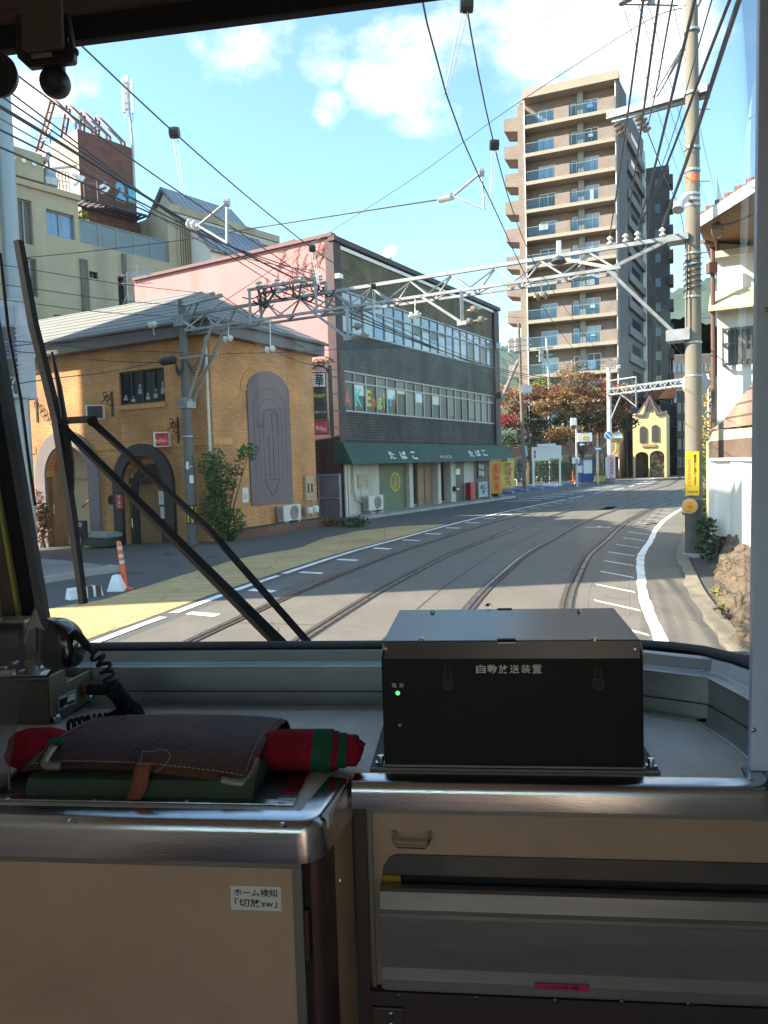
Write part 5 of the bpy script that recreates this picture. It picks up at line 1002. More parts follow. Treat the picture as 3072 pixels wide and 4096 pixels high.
mb = MB(); TWF.slab(mb,sc_['col0'],sc_['col1'],0,zT-1.0,-DP+.02,-DP+.55); mb.build('middle_column',m_twp,tw)
mb = MB(); TWF.slab(mb,sc_['pipe'],sc_['pipe']+.1,0,zT-1.1,.002,.12); TWF.slab(mb,sc_['lc']-.1,sc_['lc'],0,zT-1.1,.002,.12); mb.build('white_downpipes',m_wht,tw)
for k in range(nf):
    z = zS0-FH*k
    if z < .5: break
    mb = MB(); TWF.slab(mb,sc_['pipe']+.1,sc_['lc']-.1,z-.42,z,-DP,.28); mb.build('balcony_floor',m_slab,tw)
    tiles = m_tw if k < 9 else MATS.get('tower_stone') or brick('tower_stone',(.30,.25,.21),(.22,.18,.155),(.14,.12,.11),bw=.7,bh=.3,ms=.04,var=.5)
    mb = MB(); TWF.slab(mb,sc_['pipe']+.1,sc_['wr0']-.02,z+.0,z+1.35,-.15,.2); mb.build('tiled_parapet',tiles,tw)
    mb = MB(); TWF.slab(mb,sc_['pl0'],sc_['pl1'],z+.0,z+1.35,-.15,.2); mb.build('tiled_parapet',tiles,tw)
    for a,b in ((sc_['wr0'],sc_['pl0']-.02),(sc_['pl1']+.02,sc_['gl1'])):
        mb = MB(); TWF.slab(mb,a,b,z+.12,z+1.18,.02,.06); r_ = mb.build('glass_rail',m_brail,tw); mb = MB(); TWF.slab(mb,a,b,z+1.181,z+1.25,.0,.08); n = 4
        for j in range(n): c = a+(b-a)*(j+.5)/n; TWF.slab(mb,c-.03,c+.03,z,z+1.18,-.02,.019)
        mb.build('handrail',m_alu,r_)
    for a,b,zt_ in ((sx(690),sx(608),2.15),(sx(440),sx(345),2.0),(sx(562),sx(534),2.0)):
        fr = MB(); o = -DP+.04; n = 3 if b-a > 1.2 else 2
        for j in range(n): c = a+(b-a)*j/(n-1); TWF.slab(fr,c-.04,c+.04,z,z+zt_,o-.02,o+.04)
        TWF.slab(fr,a,b,z+zt_,z+zt_+.08,o-.02,o+.04); w_ = fr.build('window',m_wht,tw); mb = MB(); TWF.slab(mb,a,b,z,z+zt_,o-.03,o-.005); mb.build('pane',rt6.choice((m_twin,m_twin,m_gl_sky,m_shade_glass,m_gl_g)),w_)
    if rt6.random() < .75:
        c = rt6.choice((sc_['wr1']-1.2,sc_['pl1']+1.0,sc_['wr0']+.6)); mb = MB(); TWF.slab(mb,c,c+rt6.uniform(.4,1.1),z+rt6.choice((.02,.9)),z+rt6.uniform(1.0,1.7),-.9,-.6); mb.build('balcony_clutter',rt6.choice((m_wht,m_paper,m_prt,m_shade_glass)),tw)
# stepped end balconies beyond the left pier
for k in range(nf):
    z = zS0-FH*k+.35
    if z < 4: break
    mb = MB(); a,b = WD+.001,WD+1.75; A_ = [TWF.pt(a,z-.6,-.35),TWF.pt(b,z-.3,-.35),TWF.pt(b,z+1.15,-.35),TWF.pt(a,z+1.15,-.35)]; mb.prism(A_,TWF.n*-3.2); mb.build('end_balcony',m_tw,tw)
# side away from the sun; its shade is put into darker colours
S1 = TWS.hit('C',965,900)[0]; OW = -S1*.98; W1_ = TWF.hit('C',968,960,OW)[0]; W2_ = TWF.hit('C',1098,960,OW)[0]
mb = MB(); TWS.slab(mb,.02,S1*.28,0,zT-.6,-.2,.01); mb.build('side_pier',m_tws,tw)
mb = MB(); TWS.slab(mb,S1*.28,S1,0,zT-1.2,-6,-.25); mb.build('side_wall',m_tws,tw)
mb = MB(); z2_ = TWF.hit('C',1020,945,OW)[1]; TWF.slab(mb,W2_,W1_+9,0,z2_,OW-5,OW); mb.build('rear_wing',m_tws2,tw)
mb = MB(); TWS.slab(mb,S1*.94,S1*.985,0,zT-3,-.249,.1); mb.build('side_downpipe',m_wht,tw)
for k in range(12):
    z = zS0-FH*k-.6
    if z < 3: break
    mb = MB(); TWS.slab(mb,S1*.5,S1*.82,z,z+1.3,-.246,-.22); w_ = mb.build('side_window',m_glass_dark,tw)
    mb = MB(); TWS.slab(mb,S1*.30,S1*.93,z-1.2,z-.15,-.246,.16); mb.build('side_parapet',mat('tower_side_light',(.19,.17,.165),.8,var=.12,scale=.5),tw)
    z = z-3.2
    if z > 3: mb = MB(); TWF.slab(mb,W1_+(W2_-W1_)*.62,W1_+(W2_-W1_)*.38,z,z+1.2,OW+.003,OW+.05); mb.build('wing_window',m_glass_dark,tw); mb = MB(); TWF.slab(mb,W2_-.5,W2_+.1,z+.1,z+1.4,OW-2,OW+.6); mb.build('wing_balcony',m_tws2,tw)
# ================================================================ mountains, far blocks
m_hill = mat('wooded_hill',(.03,.055,.045),.9,var=.35,scale=.02,bump=1.0,bscale=.05)
def hill(name,pts,Y,depth):
    """a ridge: crest traced at distance Y, falling towards and away from the street"""
    mb = MB(); P = [at('d',x,y,Y) for x,y in pts]; P = spline(P,5); n = len(P); rows = []
    rnd = random.Random(len(pts))
    for j in range(9):
        f = j/8; rows.append([Vector((p.x,p.y-depth*(1-f)+rnd.uniform(-8,8),p.z*(math.sin(f*math.pi/2)**.8)+rnd.uniform(-.03,.03)*p.z-2*(1-f))) for p in P])
    for j in range(1,6):
        f = j/5; rows.append([Vector((p.x,p.y+depth*f,p.z*(1-f**1.5)-2)) for p in P])
    mb.add([v for r_ in rows for v in r_],[(j*n+i,j*n+i+1,(j+1)*n+i+1,(j+1)*n+i) for j in range(len(rows)-1) for i in range(n-1)])
    o = mb.build(name,m_hill,kind='structure',smooth=True)
    s_ = o.modifiers.new('sub','SUBSURF'); s_.levels = 2; s_.render_levels = 2; s_.subdivision_type = 'SIMPLE'
    tx = bpy.data.textures.new('ridge','CLOUDS'); tx.noise_scale = 18; d_ = o.modifiers.new('disp','DISPLACE'); d_.texture = tx; d_.strength = 14
hill('hills',[(1380,700),(1440,640),(1480,630),(1520,655),(1560,640),(1620,600),(1700,560),(1800,600)],950,420)
hill('hills',[(900,820),(1010,780),(1060,762),(1120,760),(1180,790),(1300,800),(1400,770),(1500,740)],1250,500)
def block(name,label,cat,c,x0,x1,ytop,Y,dep,m,floors=0,cols=0,wm_=None,yaw=0.0,roof=None):
    a,b = at(c,x0,ytop,Y),at(c,x1,ytop,Y); zt_ = max(a.z,b.z); pl_ = Pl(Vector((a.x,a.y,0)),(b.x-a.x)*math.cos(yaw),math.sin(yaw)*(b.x-a.x)); w_ = b.x-a.x
    t = thing(name,label,cat,pl_.pt(w_/2,0)); dv = Vector((.40,.917,0))*dep; F_ = [pl_.pt(0,0),pl_.pt(w_,0)]; F_ += [F_[1]+dv,F_[0]+dv]; mb = MB(); mb.prism(F_,(0,0,zt_)); mb.build('wall',m,t)
    for f in range(floors):
        for k in range(cols):
            u = w_*(k+.18)/cols; v = w_*(k+.78)/cols; z0 = 1+ (zt_-1.5)*f/floors; z1_ = z0+(zt_-1.5)/floors*.55; fr = MB(); pl_.slab(fr,u,v,z0,z1_,.0,.05); o = fr.build('window',m_alu,t); mb = MB(); pl_.slab(mb,u+.08,v-.08,z0+.08,z1_-.08,.051,.07); mb.build('pane',wm_ or m_glass_dark,o)
    if roof: mb = MB(); mb.prism([p+Vector((0,0,zt_)) for p in F_],(0,0,.3)); mb.build('roof',roof,t)
    return t,pl_,w_,zt_
block('far_apartment_block','distant brown apartment block with stacked balconies behind the big concrete pole','apartment block','D',1120,1345,740,210,14,m_twd,7,9,m_gl_b,roof=m_slab)
# yellow house
m_yellow = mat('yellow_render',(.58,.47,.23),.8,var=.06,scale=.6); m_plum = mat('plum_trim',(.13,.085,.095),.6,var=.1)
Yh = 84.0; ya,yb = at('D',892,1060,Yh),at('D',1083,1060,Yh); YH = Pl(Vector((ya.x,ya.y,0)),1,-.38); wy = YH.hit('D',1083,1060)[0]
t = thing('yellow_house','yellow gabled house with arched windows and arched shop openings at the end of the street','house',YH.pt(wy/2,0)); ze = YH.hit('D',985,1065)[1]; zp = YH.hit('D',985,965)[1]; zg0 = .05
o0,o1 = YH.hit('D',908,1350)[0],YH.hit('D',982,1350)[0]; o2,o3 = YH.hit('D',990,1350)[0],YH.hit('D',1072,1350)[0]; oz = YH.hit('D',945,1285)[1]; oz2 = YH.hit('D',1030,1278)[1]
mb = MB(); YH.wall(mb,0,wy,zg0-.5,ze,[(o0,o1,zg0-.5,oz),(o2,o3,zg0-.5,oz2)],.8); arch_fill(mb,YH,o0,o1,oz-(o1-o0)*.4,(o1-o0)*.4,oz,depth=.8); arch_fill(mb,YH,o2,o3,oz2-(o3-o2)*.4,(o3-o2)*.4,oz2,depth=.8)
g0,g1 = YH.hit('D',930,1060)[0],YH.hit('D',1045,1060)[0]; mb.add([YH.pt(g0,ze),YH.pt(g1,ze),YH.pt((g0+g1)/2+.0,zp-.3)],[(0,1,2)])
mb.quad(YH.pt(0,zg0-.5),YH.pt(0,zg0-.5,-9),YH.pt(0,ze,-9),YH.pt(0,ze)); dv = Vector((.40,.917,0))*8; mb.quad(YH.pt(wy,zg0-.5),YH.pt(wy,zg0-.5)+dv,YH.pt(wy,ze)+dv,YH.pt(wy,ze)); mb.build('wall',m_yellow,t)
mb = MB(); pk = (g0+g1)/2
for u,v in (((g0-.4,ze-.15),(pk-.6,zp-2.2)),((pk-.6,zp-2.2),(pk,zp)),((pk,zp),(pk+.8,zp-2.2)),((pk+.8,zp-2.2),(g1+.3,ze-.05)),((g1+.3,ze-.05),(wy+.1,ze+.1))): mb.bar(YH.pt(*u,.1),YH.pt(*v,.1),.2,.2,up=YH.n)
mb.build('bargeboards',m_plum,t)
mb = MB(); mb.prism([YH.pt(g0-.3,ze,-.05),YH.pt(pk,zp,-.05),YH.pt(g1+.3,ze,-.05)],dv); mb.build('roof',mat('plum_tiles',(.12,.07,.065),.7,var=.2),t)
for x0,x1,y0,y1 in ((932,970,1232,1138),(1000,1040,1227,1130),(962,1000,1055,992)):
    a,z0 = YH.hit('D',x0,y0); b,z1_ = YH.hit('D',x1,y1); mb = MB(); YH.poly(mb,arch_pts(a,b,z0,z1_-(b-a)/2,(b-a)/2,10),.003,.12); w_ = mb.build('window',m_plum,t); mb = MB(); YH.poly(mb,arch_pts(a+.08,b-.08,z0+.08,z1_-(b-a)/2,(b-a)/2-.08,10),.121,.14); mb.build('pane',mat('mauve_blind',(.06,.05,.048),.4,var=.2),w_)
mb = MB(); YH.slab(mb,YH.hit('D',948,1250)[0],YH.hit('D',1025,1250)[0],YH.hit('D',985,1256)[1],YH.hit('D',985,1242)[1],.003,.15); mb.build('name_plaque',mat('plaque_brown',(.32,.23,.10),.7,var=.2),t)
mb = MB(); YH.slab(mb,o0,o1,zg0-.5,oz,-2,-1.9); YH.slab(mb,o2,o3,zg0-.5,oz2,-1.0,-.9); mb.build('dark_interior',mat('dim_shop',(.10,.085,.07),.8,var=.5,scale=2),t)
mb = MB(); rnd = random.Random(8)
for k in range(40): s_ = rnd.uniform(o2,o3); z = rnd.uniform(zg0,oz2-.5); YH.slab(mb,s_,s_+.25,z,z+.25,-.88-.02*(k % 5),-.8-.02*(k % 5))
mb.build('shop_goods',mat('mixed_goods',(.25,.24,.19),.7,var=.6,scale=2),t)
# dark houses further up the right side
block('dark_town_house','dark grey narrow town house right beside the yellow house','house','D',1085,1150,1010,92,6,mat('dark_siding',(.06,.055,.055),.8,var=.3),3,2)
block('dark_town_house','dark brown town house between the yellow house and the big concrete pole','house','D',1140,1235,940,90,6,mat('brown_siding',(.075,.062,.055),.8,var=.3),4,3)
block('grey_town_house','bluish grey town house seen beyond the big concrete pole','house','D',1225,1330,1000,74,8,mat('grey_siding',(.17,.18,.20),.7,var=.2),3,3)
t,pl_,w_,zt_ = block('orange_roofed_house','house with a bright orange gable roof behind the second gantry','house','D',1048,1110,985,97,3,mat('dark_siding',(.06,.055,.055)),2,2)
mb = MB(); mb.prism([pl_.pt(-.5,zt_,.3),pl_.pt(w_*.5,zt_+1.2,.3),pl_.pt(w_+.5,zt_+1.8,.3),pl_.pt(w_+.5,zt_,.3)],pl_.n*-8); mb.build('roof',mat('orange_tiles',(.50,.13,.05),.7,var=.15),t)
# low dark shop fronts under the trees
block('shaded_villa','dark two storey villa wall behind the car park fence','house','D',150,740,1215,82,6,mat('villa_brown',(.10,.085,.075),.8,var=.3),1,9)
# ================================================================ autumn trees
def tree(label,base,h,crown,nleaf,size,mats,trunk_r=.3,lean=(0,0),seed=1,group='trees by the car park'):
    rnd = random.Random(seed); base = Vector(base); t = thing('autumn_tree',label,'tree',base,group=group)
    mb = MB(); top = base+Vector((lean[0],lean[1],h*.62)); P = [base,base+Vector((lean[0]*.3,lean[1]*.3,h*.25)),top]; mb.tube(P,[trunk_r,trunk_r*.75,trunk_r*.4],8)
    tips = []
    for cx,cy,cz,rx,ry,rz,mi in crown:
        e = base+Vector((cx,cy,cz)); st = base.lerp(top,rnd.uniform(.35,.95)); m_ = st.lerp(e,.5)+Vector((rnd.uniform(-.5,.5),rnd.uniform(-.5,.5),.4)); mb.tube([st,m_,e],[trunk_r*.38,trunk_r*.22,.03],5)
        for k in range(5): f = e+Vector((rnd.uniform(-1,1)*rx,rnd.uniform(-1,1)*ry,rnd.uniform(-.7,.8)*rz))*1.0; mb.tube([m_.lerp(e,rnd.random()),f],[.05,.015],4); tips.append((f,mi,min(rx,ry,rz)))
    mb.build('trunk',mat('bark',(.10,.075,.055)),t)
    vol = sum(c[3]*c[4]*c[5] for c in crown); mbs = [MB() for _ in mats]; nt_ = max(1,len(tips))
    for cx,cy,cz,rx,ry,rz,mi in crown:
        c = base+Vector((cx,cy,cz)); k = max(4,int(nleaf*rx*ry*rz/vol/55))
        for _ in range(k):   # small clumps spread through the volume, uneven edge
            v = Vector((rnd.gauss(0,.55),rnd.gauss(0,.55),rnd.gauss(0,.55)))
            if v.length > 1.15: v *= 1.15/v.length
            p = c+Vector((v.x*rx,v.y*ry,v.z*rz)); s_ = rnd.uniform(.35,.85); leaves(mbs[mi if rnd.random() > .12 else rnd.randrange(len(mats))],p,(s_*1.3,s_*1.2,s_*.55),42,size,rnd,.3)
    for f,mi,r_ in tips: leaves(mbs[mi],f,(.7,.7,.4),26,size,rnd,.2)
    for k,(mb,m_) in enumerate(zip(mbs,mats)):
        if mb.v: mb.build('crown',m_,t,fixn=False)
    return t
Yt = 72.0
def crown_at(base,items):
    out = []
    for c,x,y,r_,dy,mi in items: p = at(c,x,y,Yt+dy); k = r_*CR[c][2]*p.y/FPX; out.append((p.x-base.x,p.y-base.y,p.z-base.z,k*1.15,k,k*.8,mi))
    return out
b1 = at('D',300,1400,Yt); b1 = Vector((b1.x,b1.y,0))
tree('broad dark leaved tree with a red tinged outer crown next to the brown building',b1,8,crown_at(b1,[('D',200,1000,75,1,1),('D',170,1100,60,0,0),('D',230,1130,80,1,2),('D',300,1080,90,2,2),('D',330,1180,80,1,2),('D',220,1210,70,0,2),('D',300,970,70,1,1),('D',430,1150,90,2,2),('D',195,1100,30,-2,3),('D',480,1200,70,2,2),('D',185,935,45,0,1)]),10500,.22,[leaf_mat('leaf_dull_russet',(.20,.085,.04)),m_leaf_or,m_leaf_dk,leaf_mat('leaf_crimson',(.40,.05,.06))],.32,(.4,0),3)
b2 = at('D',600,1400,Yt+3); b2 = Vector((b2.x,b2.y,0))
tree('tall copper leaved tree with a wide layered crown above the white signboard',b2,11,crown_at(b2,[('D',560,850,75,2,1),('D',500,920,85,1,1),('D',620,920,85,2,0),('D',400,950,90,0,0),('D',540,1000,95,0,1),('D',640,1000,80,1,0),('D',380,1030,70,-1,1),('D',700,980,60,1,0),('D',470,1180,60,-3,1),('D',540,1160,55,-3,1),('D',560,1100,75,2,2),('D',640,1110,80,3,2),('D',370,900,40,1,3),('D',770,1060,70,4,0),('D',700,1130,70,4,0),('D',820,1050,60,5,0),('D',790,1140,60,5,2)]),15000,.22,[leaf_mat('leaf_rust',(.24,.085,.038)),leaf_mat('leaf_olive_copper',(.25,.135,.045)),m_leaf_dk,m_leaf_yg],.3,(.6,0),5)
b3 = at('D',700,1400,Yt+5); b3 = Vector((b3.x,b3.y,0))
tree('darker russet tree between the white gantry post and the yellow house',b3,10,[(c[0],c[1],c[2],c[3],c[4],c[5],c[6]) for c in crown_at(b3,[('D',820,960,60,5,0),('D',845,1010,40,5,1),('D',760,940,55,5,0),('D',790,1050,55,5,2),('D',730,920,45,5,3),('D',830,1120,50,5,2)])],3600,.26,[leaf_mat('leaf_dull_russet',(.20,.085,.04)),m_leaf_red,m_leaf_dk,leaf_mat('leaf_crimson',(.40,.05,.06))],.28,(0,0),9)
# ================================================================ catenary gantries, poles, wires
m_pole = mat('pole_concrete',(.20,.172,.135),.85,var=.12,scale=2,bump=.2,bscale=40,stain=((.19,.17,.14),1.0,.6))
m_poleg = mat('weathered_pole',(.15,.14,.13),.85,var=.2,scale=2,stain=((.09,.085,.08),1.0,.6))
m_galv = mat('galvanised_truss',(.29,.30,.31),.55,.3,var=.22,scale=5,stain=((.20,.15,.11),2.0,.5,(1,1,1)))
m_ins = mat('porcelain',(.60,.58,.53),.25,var=.1,spec=.7); m_insb = mat('porcelain_brown',(.22,.17,.13),.3,var=.15)
m_wire = mat('black_cable',(.035,.035,.04),.5,var=.1); m_wireg = mat('copper_wire',(.055,.06,.055),.5,.3,var=.1)
def insulator(mb,p0,p1,r=.085,n=3):
    p0,p1 = Vector(p0),Vector(p1); d = (p1-p0); L_ = d.length; prof = [(.02,0)]
    for k in range(n): h = L_*(k+.5)/n; w_ = L_/n*.3; prof += [(.03,h-w_),(r,h-w_*.6),(r*.9,h+w_*.3),(.03,h+w_)]
    prof += [(.02,L_)]; mb.lathe(p0,d,prof,12)
PLc = Vector((-5.99,23.0,0)); PRc = Vector((6.84,16.3,0))
gt = thing('catenary_gantry','near galvanised lattice gantry spanning the street between the two concrete poles','gantry',(PLc+PRc)/2)
dB = (PRc-PLc).normalized(); nB = Vector((dB.y,-dB.x,0)); Lb = (PRc-PLc).length
def gp(f,o=0.0,z=0.0): return PLc+dB*(Lb*f)+nB*o+Vector((0,0,z))
ZTc,ZBc = 6.95,6.42
mb = MB(); mb.bar(gp(-.02,.12,ZTc),gp(.985,.12,ZTc),.085,.085); mb.build('top_chord',m_galv,gt)
mb = MB(); mb.bar(gp(.03,-.16,ZBc),gp(.88,-.16,ZBc),.065,.065); mb.bar(gp(.03,.40,ZBc),gp(.90,.40,ZBc),.07,.07); mb.build('bottom_chords',m_galv,gt)
mb = MB(); n = 11
for k in range(n):
    f0 = .03+.86*k/n; f1 = .03+.86*(k+.5)/n; f2 = .03+.86*(k+1)/n
    for o in (-.16,.40): mb.bar(gp(f0,o,ZBc+.03),gp(f1,.12,ZTc-.05),.045,.035); mb.bar(gp(f1,.12,ZTc-.05),gp(f2,o,ZBc+.03),.045,.035)
    mb.bar(gp(f0,-.13,ZBc),gp(f1,.37,ZBc),.04,.03)
mb.build('lattice',m_galv,gt)
mb = MB()
mb.bar(gp(.88,.40,ZBc),gp(.975,.18,4.9),.07,.07); mb.bar(gp(.88,-.16,ZBc),gp(.975,-.1,4.9),.055,.055); mb.bar(gp(.885,.4,ZBc),gp(.975,.15,ZTc+.0),.07,.07); mb.bar(gp(.80,.12,ZTc-.05),gp(.89,.4,ZBc),.07,.07)
mb.bar(gp(.10,.40,ZBc),gp(.012,.12,4.35),.065,.065); mb.bar(gp(.10,-.16,ZBc),gp(.012,-.1,4.35),.06,.06); mb.bar(gp(.06,.40,ZBc),gp(.0,.12,ZTc-.1),.065,.065); mb.build('knee_braces',m_galv,gt)
mb = MB(); mb.obox(gp(.98,0,4.85),dB*.24,nB*.24,(0,0,.12)); mb.obox(gp(0,0,4.3),dB*.2,nB*.2,(0,0,.14)); mb.obox(gp(.98,0,6.93),dB*.22,nB*.22,(0,0,.07)); mb.obox(gp(0,0,6.8),dB*.2,nB*.2,(0,0,.16)); mb.build('pole_clamps',m_galv,gt)
# cable frame standing on the left part of the beam
fa,fb = .155,.345
def f_of(c,x,y):
    d = ray(*q(c,x,y)); nn = Vector((dB.y,-dB.x,0)); k = (PLc-CAM).dot(nn)/d.dot(nn); P = CAM+d*k; return (P-PLc).dot(dB)/Lb,P.z
fa,za = f_of('B',50,705); fb,zb_ = f_of('B',445,650)
mb = MB(); zf = (za+zb_)/2
for f in (fa,fb):
    for o in (-.1,.42): mb.bar(gp(f,o,ZBc-.05),gp(f,o,zf),.07,.07)
for o in (-.1,.42): mb.bar(gp(fa-.003,o,zf),gp(fb+.003,o,zf),.07,.07)
mb.build('cable_frame',m_galv,gt)
mb = MB()
for f in (.16,.22,.28,.33):
    for o in (.0,.3): insulator(mb,gp(fa+(fb-fa)*(f-.14)/.2,o,zf+.04),gp(fa+(fb-fa)*(f-.14)/.2,o,zf+.22),.08,2)
for x,y in [(122,680),(385,650),(385,735),(235,715)]: f,z = f_of('B',x,y); insulator(mb,gp(f,.5,z-.1),gp(f,.5,z+.1),.09,2)
mb.build('insulator',m_ins,gt)
# drop brackets with insulators
for (cx,cy0,cy1) in [((632),850,1000),((1312),745,910)]:
    f,z0 = f_of('B',cx,cy0); _,z1_ = f_of('B',cx,cy1); mb = MB(); mb.bar(gp(f,.4,ZBc),gp(f,.4,z1_),.08,.08); mb.bar(gp(f-.075,.4,ZBc),gp(f-.002,.4,z1_+.03),.07,.06); mb.obox(gp(f,.4,z1_),dB*.12,nB*.05,(0,0,.05)); mb.build('drop_bracket',m_galv,gt)
    mb = MB(); insulator(mb,gp(f+.01,.42,z1_+.28),gp(f+.035,.42,z1_+.29),.10,1); insulator(mb,gp(f+.004,.42,z1_),gp(f+.045,.42,z1_+.02),.10,2); mb.build('insulator',m_insb,gt)
for c,x,y in [('D',770,110),('D',858,110),('D',925,105),('D',1065,78)]:
    f,z = f_of(c,x,y); mb = MB(); insulator(mb,gp(f,.12,ZTc+.05),gp(f,.12,ZTc+.26),.07,2); mb.build('insulator',m_ins,gt)
for c,x,y in [('D',405,425),('B',1040,865),('E',1085,512),('E',1580,605),('B',180,1065)]:
    f,z = f_of(c,x,y); mb = MB(); insulator(mb,gp(f-.012,.45,z),gp(f+.012,.45,z+.02),.10,2); mb.bar(gp(f,.45,z),gp(f,.41,ZBc),.02,.02); mb.build('insulator',m_ins if c != 'D' else m_insb,gt)
f,z = f_of('D',483,215); mb = MB(); mb.lathe(gp(f,.12,ZTc-.16),(0,0,1),[(.17,0),(.19,.03),(.15,.10),(.09,.14)],18); mb.build('loudspeaker',mat('dark_grey_plastic',(.05,.05,.055),.5,var=.1),gt); mb = MB(); mb.bar(gp(f,.12,ZTc),gp(f,.12,ZTc+.34),.09,.09); mb.build('lamp_neck',m_wht,gt)
mb = MB(); rnd = random.Random(2)
for k in range(16):
    f0 = rnd.uniform(fa,fb); f1 = f0+rnd.uniform(-.05,.05); mb.tube(sag(gp(f0,rnd.uniform(-.1,.45),zf+rnd.uniform(-.15,.15)),gp(f1,rnd.uniform(-.1,.45),zf-rnd.uniform(.1,.45)),rnd.uniform(.05,.3),8),rnd.choice([.018,.025,.03]),5)
mb.build('jumper_cables',m_wire,gt)
# left pole
t = thing('utility_pole','weathered concrete pole with black and yellow stripes at the brick restaurant corner','pole',PLc)
mb = MB(); mb.tube([PLc+Vector((0,0,-.4)),PLc+Vector((0,0,3.5)),PLc+Vector((0,0,7.45))],[.185,.15,.115],16); mb.build('shaft',m_poleg,t,smooth=True)
mb = MB(); z0 = at('F',1065,545,23).z; z1_ = at('F',1065,440,23).z; mb.cyl(PLc+Vector((0,0,z0)),PLc+Vector((0,0,z1_)),.186,.18,20); sl = mb.build('guard_sleeve',m_black,t,smooth=True)
mb = MB()
for k in range(9):
    an = 2*math.pi*k/9; an1 = an+2*math.pi/18
    def cp(u,z,r_=.189): return PLc+Vector((r_*math.cos(u),r_*math.sin(u),z))
    mb.quad(cp(an,z0+.04),cp(an1,z0+.04),cp(an1,z1_-.05),cp(an,z1_-.05))
mb.build('yellow_stripes',mat('warning_yellow',(.62,.40,.03),.5,var=.08),sl)
mb = MB()
for y in (1240,1440,990,1000): z = at('E',1260,y,23).z; mb.lathe(PLc+Vector((0,0,z)),(0,0,1),[(.165,0),(.165,.03)],14)
mb.build('steel_bands',m_steel,t); mb = MB(); a,b = at('E',1265,1495,22.83),at('E',1278,1548,22.83); mb.obox((a+b)/2,Vector((.06,0,0)),Vector((0,.02,0)),(0,0,abs(a.z-b.z)/2)); a,b = at('E',1240,1405,22.83),at('E',1248,1455,22.83); mb.obox((a+b)/2,Vector((.035,0,0)),Vector((0,.02,0)),(0,0,abs(a.z-b.z)/2)); mb.build('number_plates',m_wht,t)
mb = MB(); c0,c1 = at('E',1190,372,23.1),at('E',1470,300,21.0); mb.bar(at('E',1180,352,23.2),at('E',1420,290,21.4),.09,.09); mb.bar(c0,c1,.09,.09); mb.bar(at('E',1280,340,22.4),at('E',1215,470,22.9),.05,.04); mb.bar(at('E',1320,335,22.2),at('E',1250,500,22.9),.05,.04); mb.build('top_crossarm',m_galv,t)
mb = MB(); insulator(mb,at('E',1395,300,21.5),at('E',1425,285,21.5),.07,2); insulator(mb,at('E',1440,312,21.2),at('E',1475,300,21.2),.07,2); mb.build('insulator',m_insb,t)
mb = MB(); mb.tube([at('E',1055,745,22.7),at('E',1075,740,22.7),at('E',1155,728,22.7),at('E',1170,720,22.7)],[.05,.13,.13,.05],10); mb.build('cable_closure',m_black,t); mb = MB(); mb.bar(at('E',1190,720,22.8),at('E',1445,690,22.2),.07,.07); mb.build('lower_crossarm',m_galv,t)
mb = MB()
for k in range(5): mb.tube(sag(at('E',1165,745+10*k,22.75),at('E',1215,800-14*k,22.8),.12+.05*k,8),.018,5)
for k in range(4): mb.tube(sag(at('E',1240,735,22.8),at('E',1330+10*k,700,22.5),.25+.1*k,8),.016,5)
mb.build('slack_cables',m_wire,t)
# right pole
t = thing('utility_pole','tall concrete pole with an orange band and yellow sign beside the white walled house','pole',PRc)
mb = MB(); mb.tube([PRc+Vector((0,0,-.3)),PRc+Vector((0,0,4)),PRc+Vector((0,0,8)),PRc+Vector((0,0,14))],[.185,.172,.15,.105],20); mb.build('shaft',m_pole,t,smooth=True)
zz = lambda c,y: at(c,975 if c == 'R' else 1250,y,16.3).z
mb = MB(); z0,z1_ = zz('R',1470),zz('R',1415); mb.cyl(PRc+Vector((0,0,z0)),PRc+Vector((0,0,z1_)),.152,.151,20); mb.build('orange_band',mat('orange_tape',(.66,.16,.06),.6,var=.12),t)
mb = MB()
for y in (1578,1622,1665,1205,1385,262,765): mb.lathe(PRc+Vector((0,0,zz('R',y))),(0,0,1),[(.165,0),(.168,.035),(.165,.05)],16)
for y in (170,232,415,672,860): mb.lathe(PRc+Vector((0,0,zz('D',y))),(0,0,1),[(.18,0),(.183,.03),(.18,.04)],16)
mb.build('steel_bands',m_steel,t)
mb = MB(); a,b = at('R',262,935,17.6),at('R',1070,705,16.1); mb.bar(a,b,.14,.16); mb.bar(at('R',300,975,17.55),at('R',1085,765,16.2),.08,.08); mb.bar(at('R',560,880,17.0),at('R',920,270,16.35),.05,.05); mb.bar(at('R',590,880,17.1),at('R',935,300,16.35),.05,.05); mb.build('crossarm',m_galv,t)
mb = MB()
for x,y in [(335,985),(375,1000),(505,940),(545,955)]: p_ = at('R',x,y,17.2); insulator(mb,p_,p_+Vector((.10,-.05,-.32)),.095,3)
mb.build('insulator',m_insb,t)
mb = MB(); mb.bar(at('R',365,15,17.5),at('R',1000,25,16.2),.1,.1); mb.bar(at('R',780,5,16.7),at('R',900,70,16.3),.05,.05); mb.build('top_crossarm',m_galv,t)
mb = MB()
for x,y in [(385,45),(430,20),(560,12),(985,30),(905,45)]: p_ = at('R',x,y,16.9); insulator(mb,p_,p_+Vector((0,0,.25)),.09,2)
mb.build('insulator',m_insb,t)
mb = MB(); p_ = at('R',885,1600,16.0); mb.bar(p_,at('R',930,1605,16.25),.05,.05); mb.cyl(at('R',895,1580,15.9),at('R',840,1640,15.75),.085,.085,12); mb.cyl(at('R',840,1640,15.75),at('R',828,1690,15.7),.10,.12,12); mb.build('street_lamp_head',mat('lamp_grey',(.45,.46,.47),.35,.2,var=.1),t)
mb = MB(); rnd = random.Random(5)
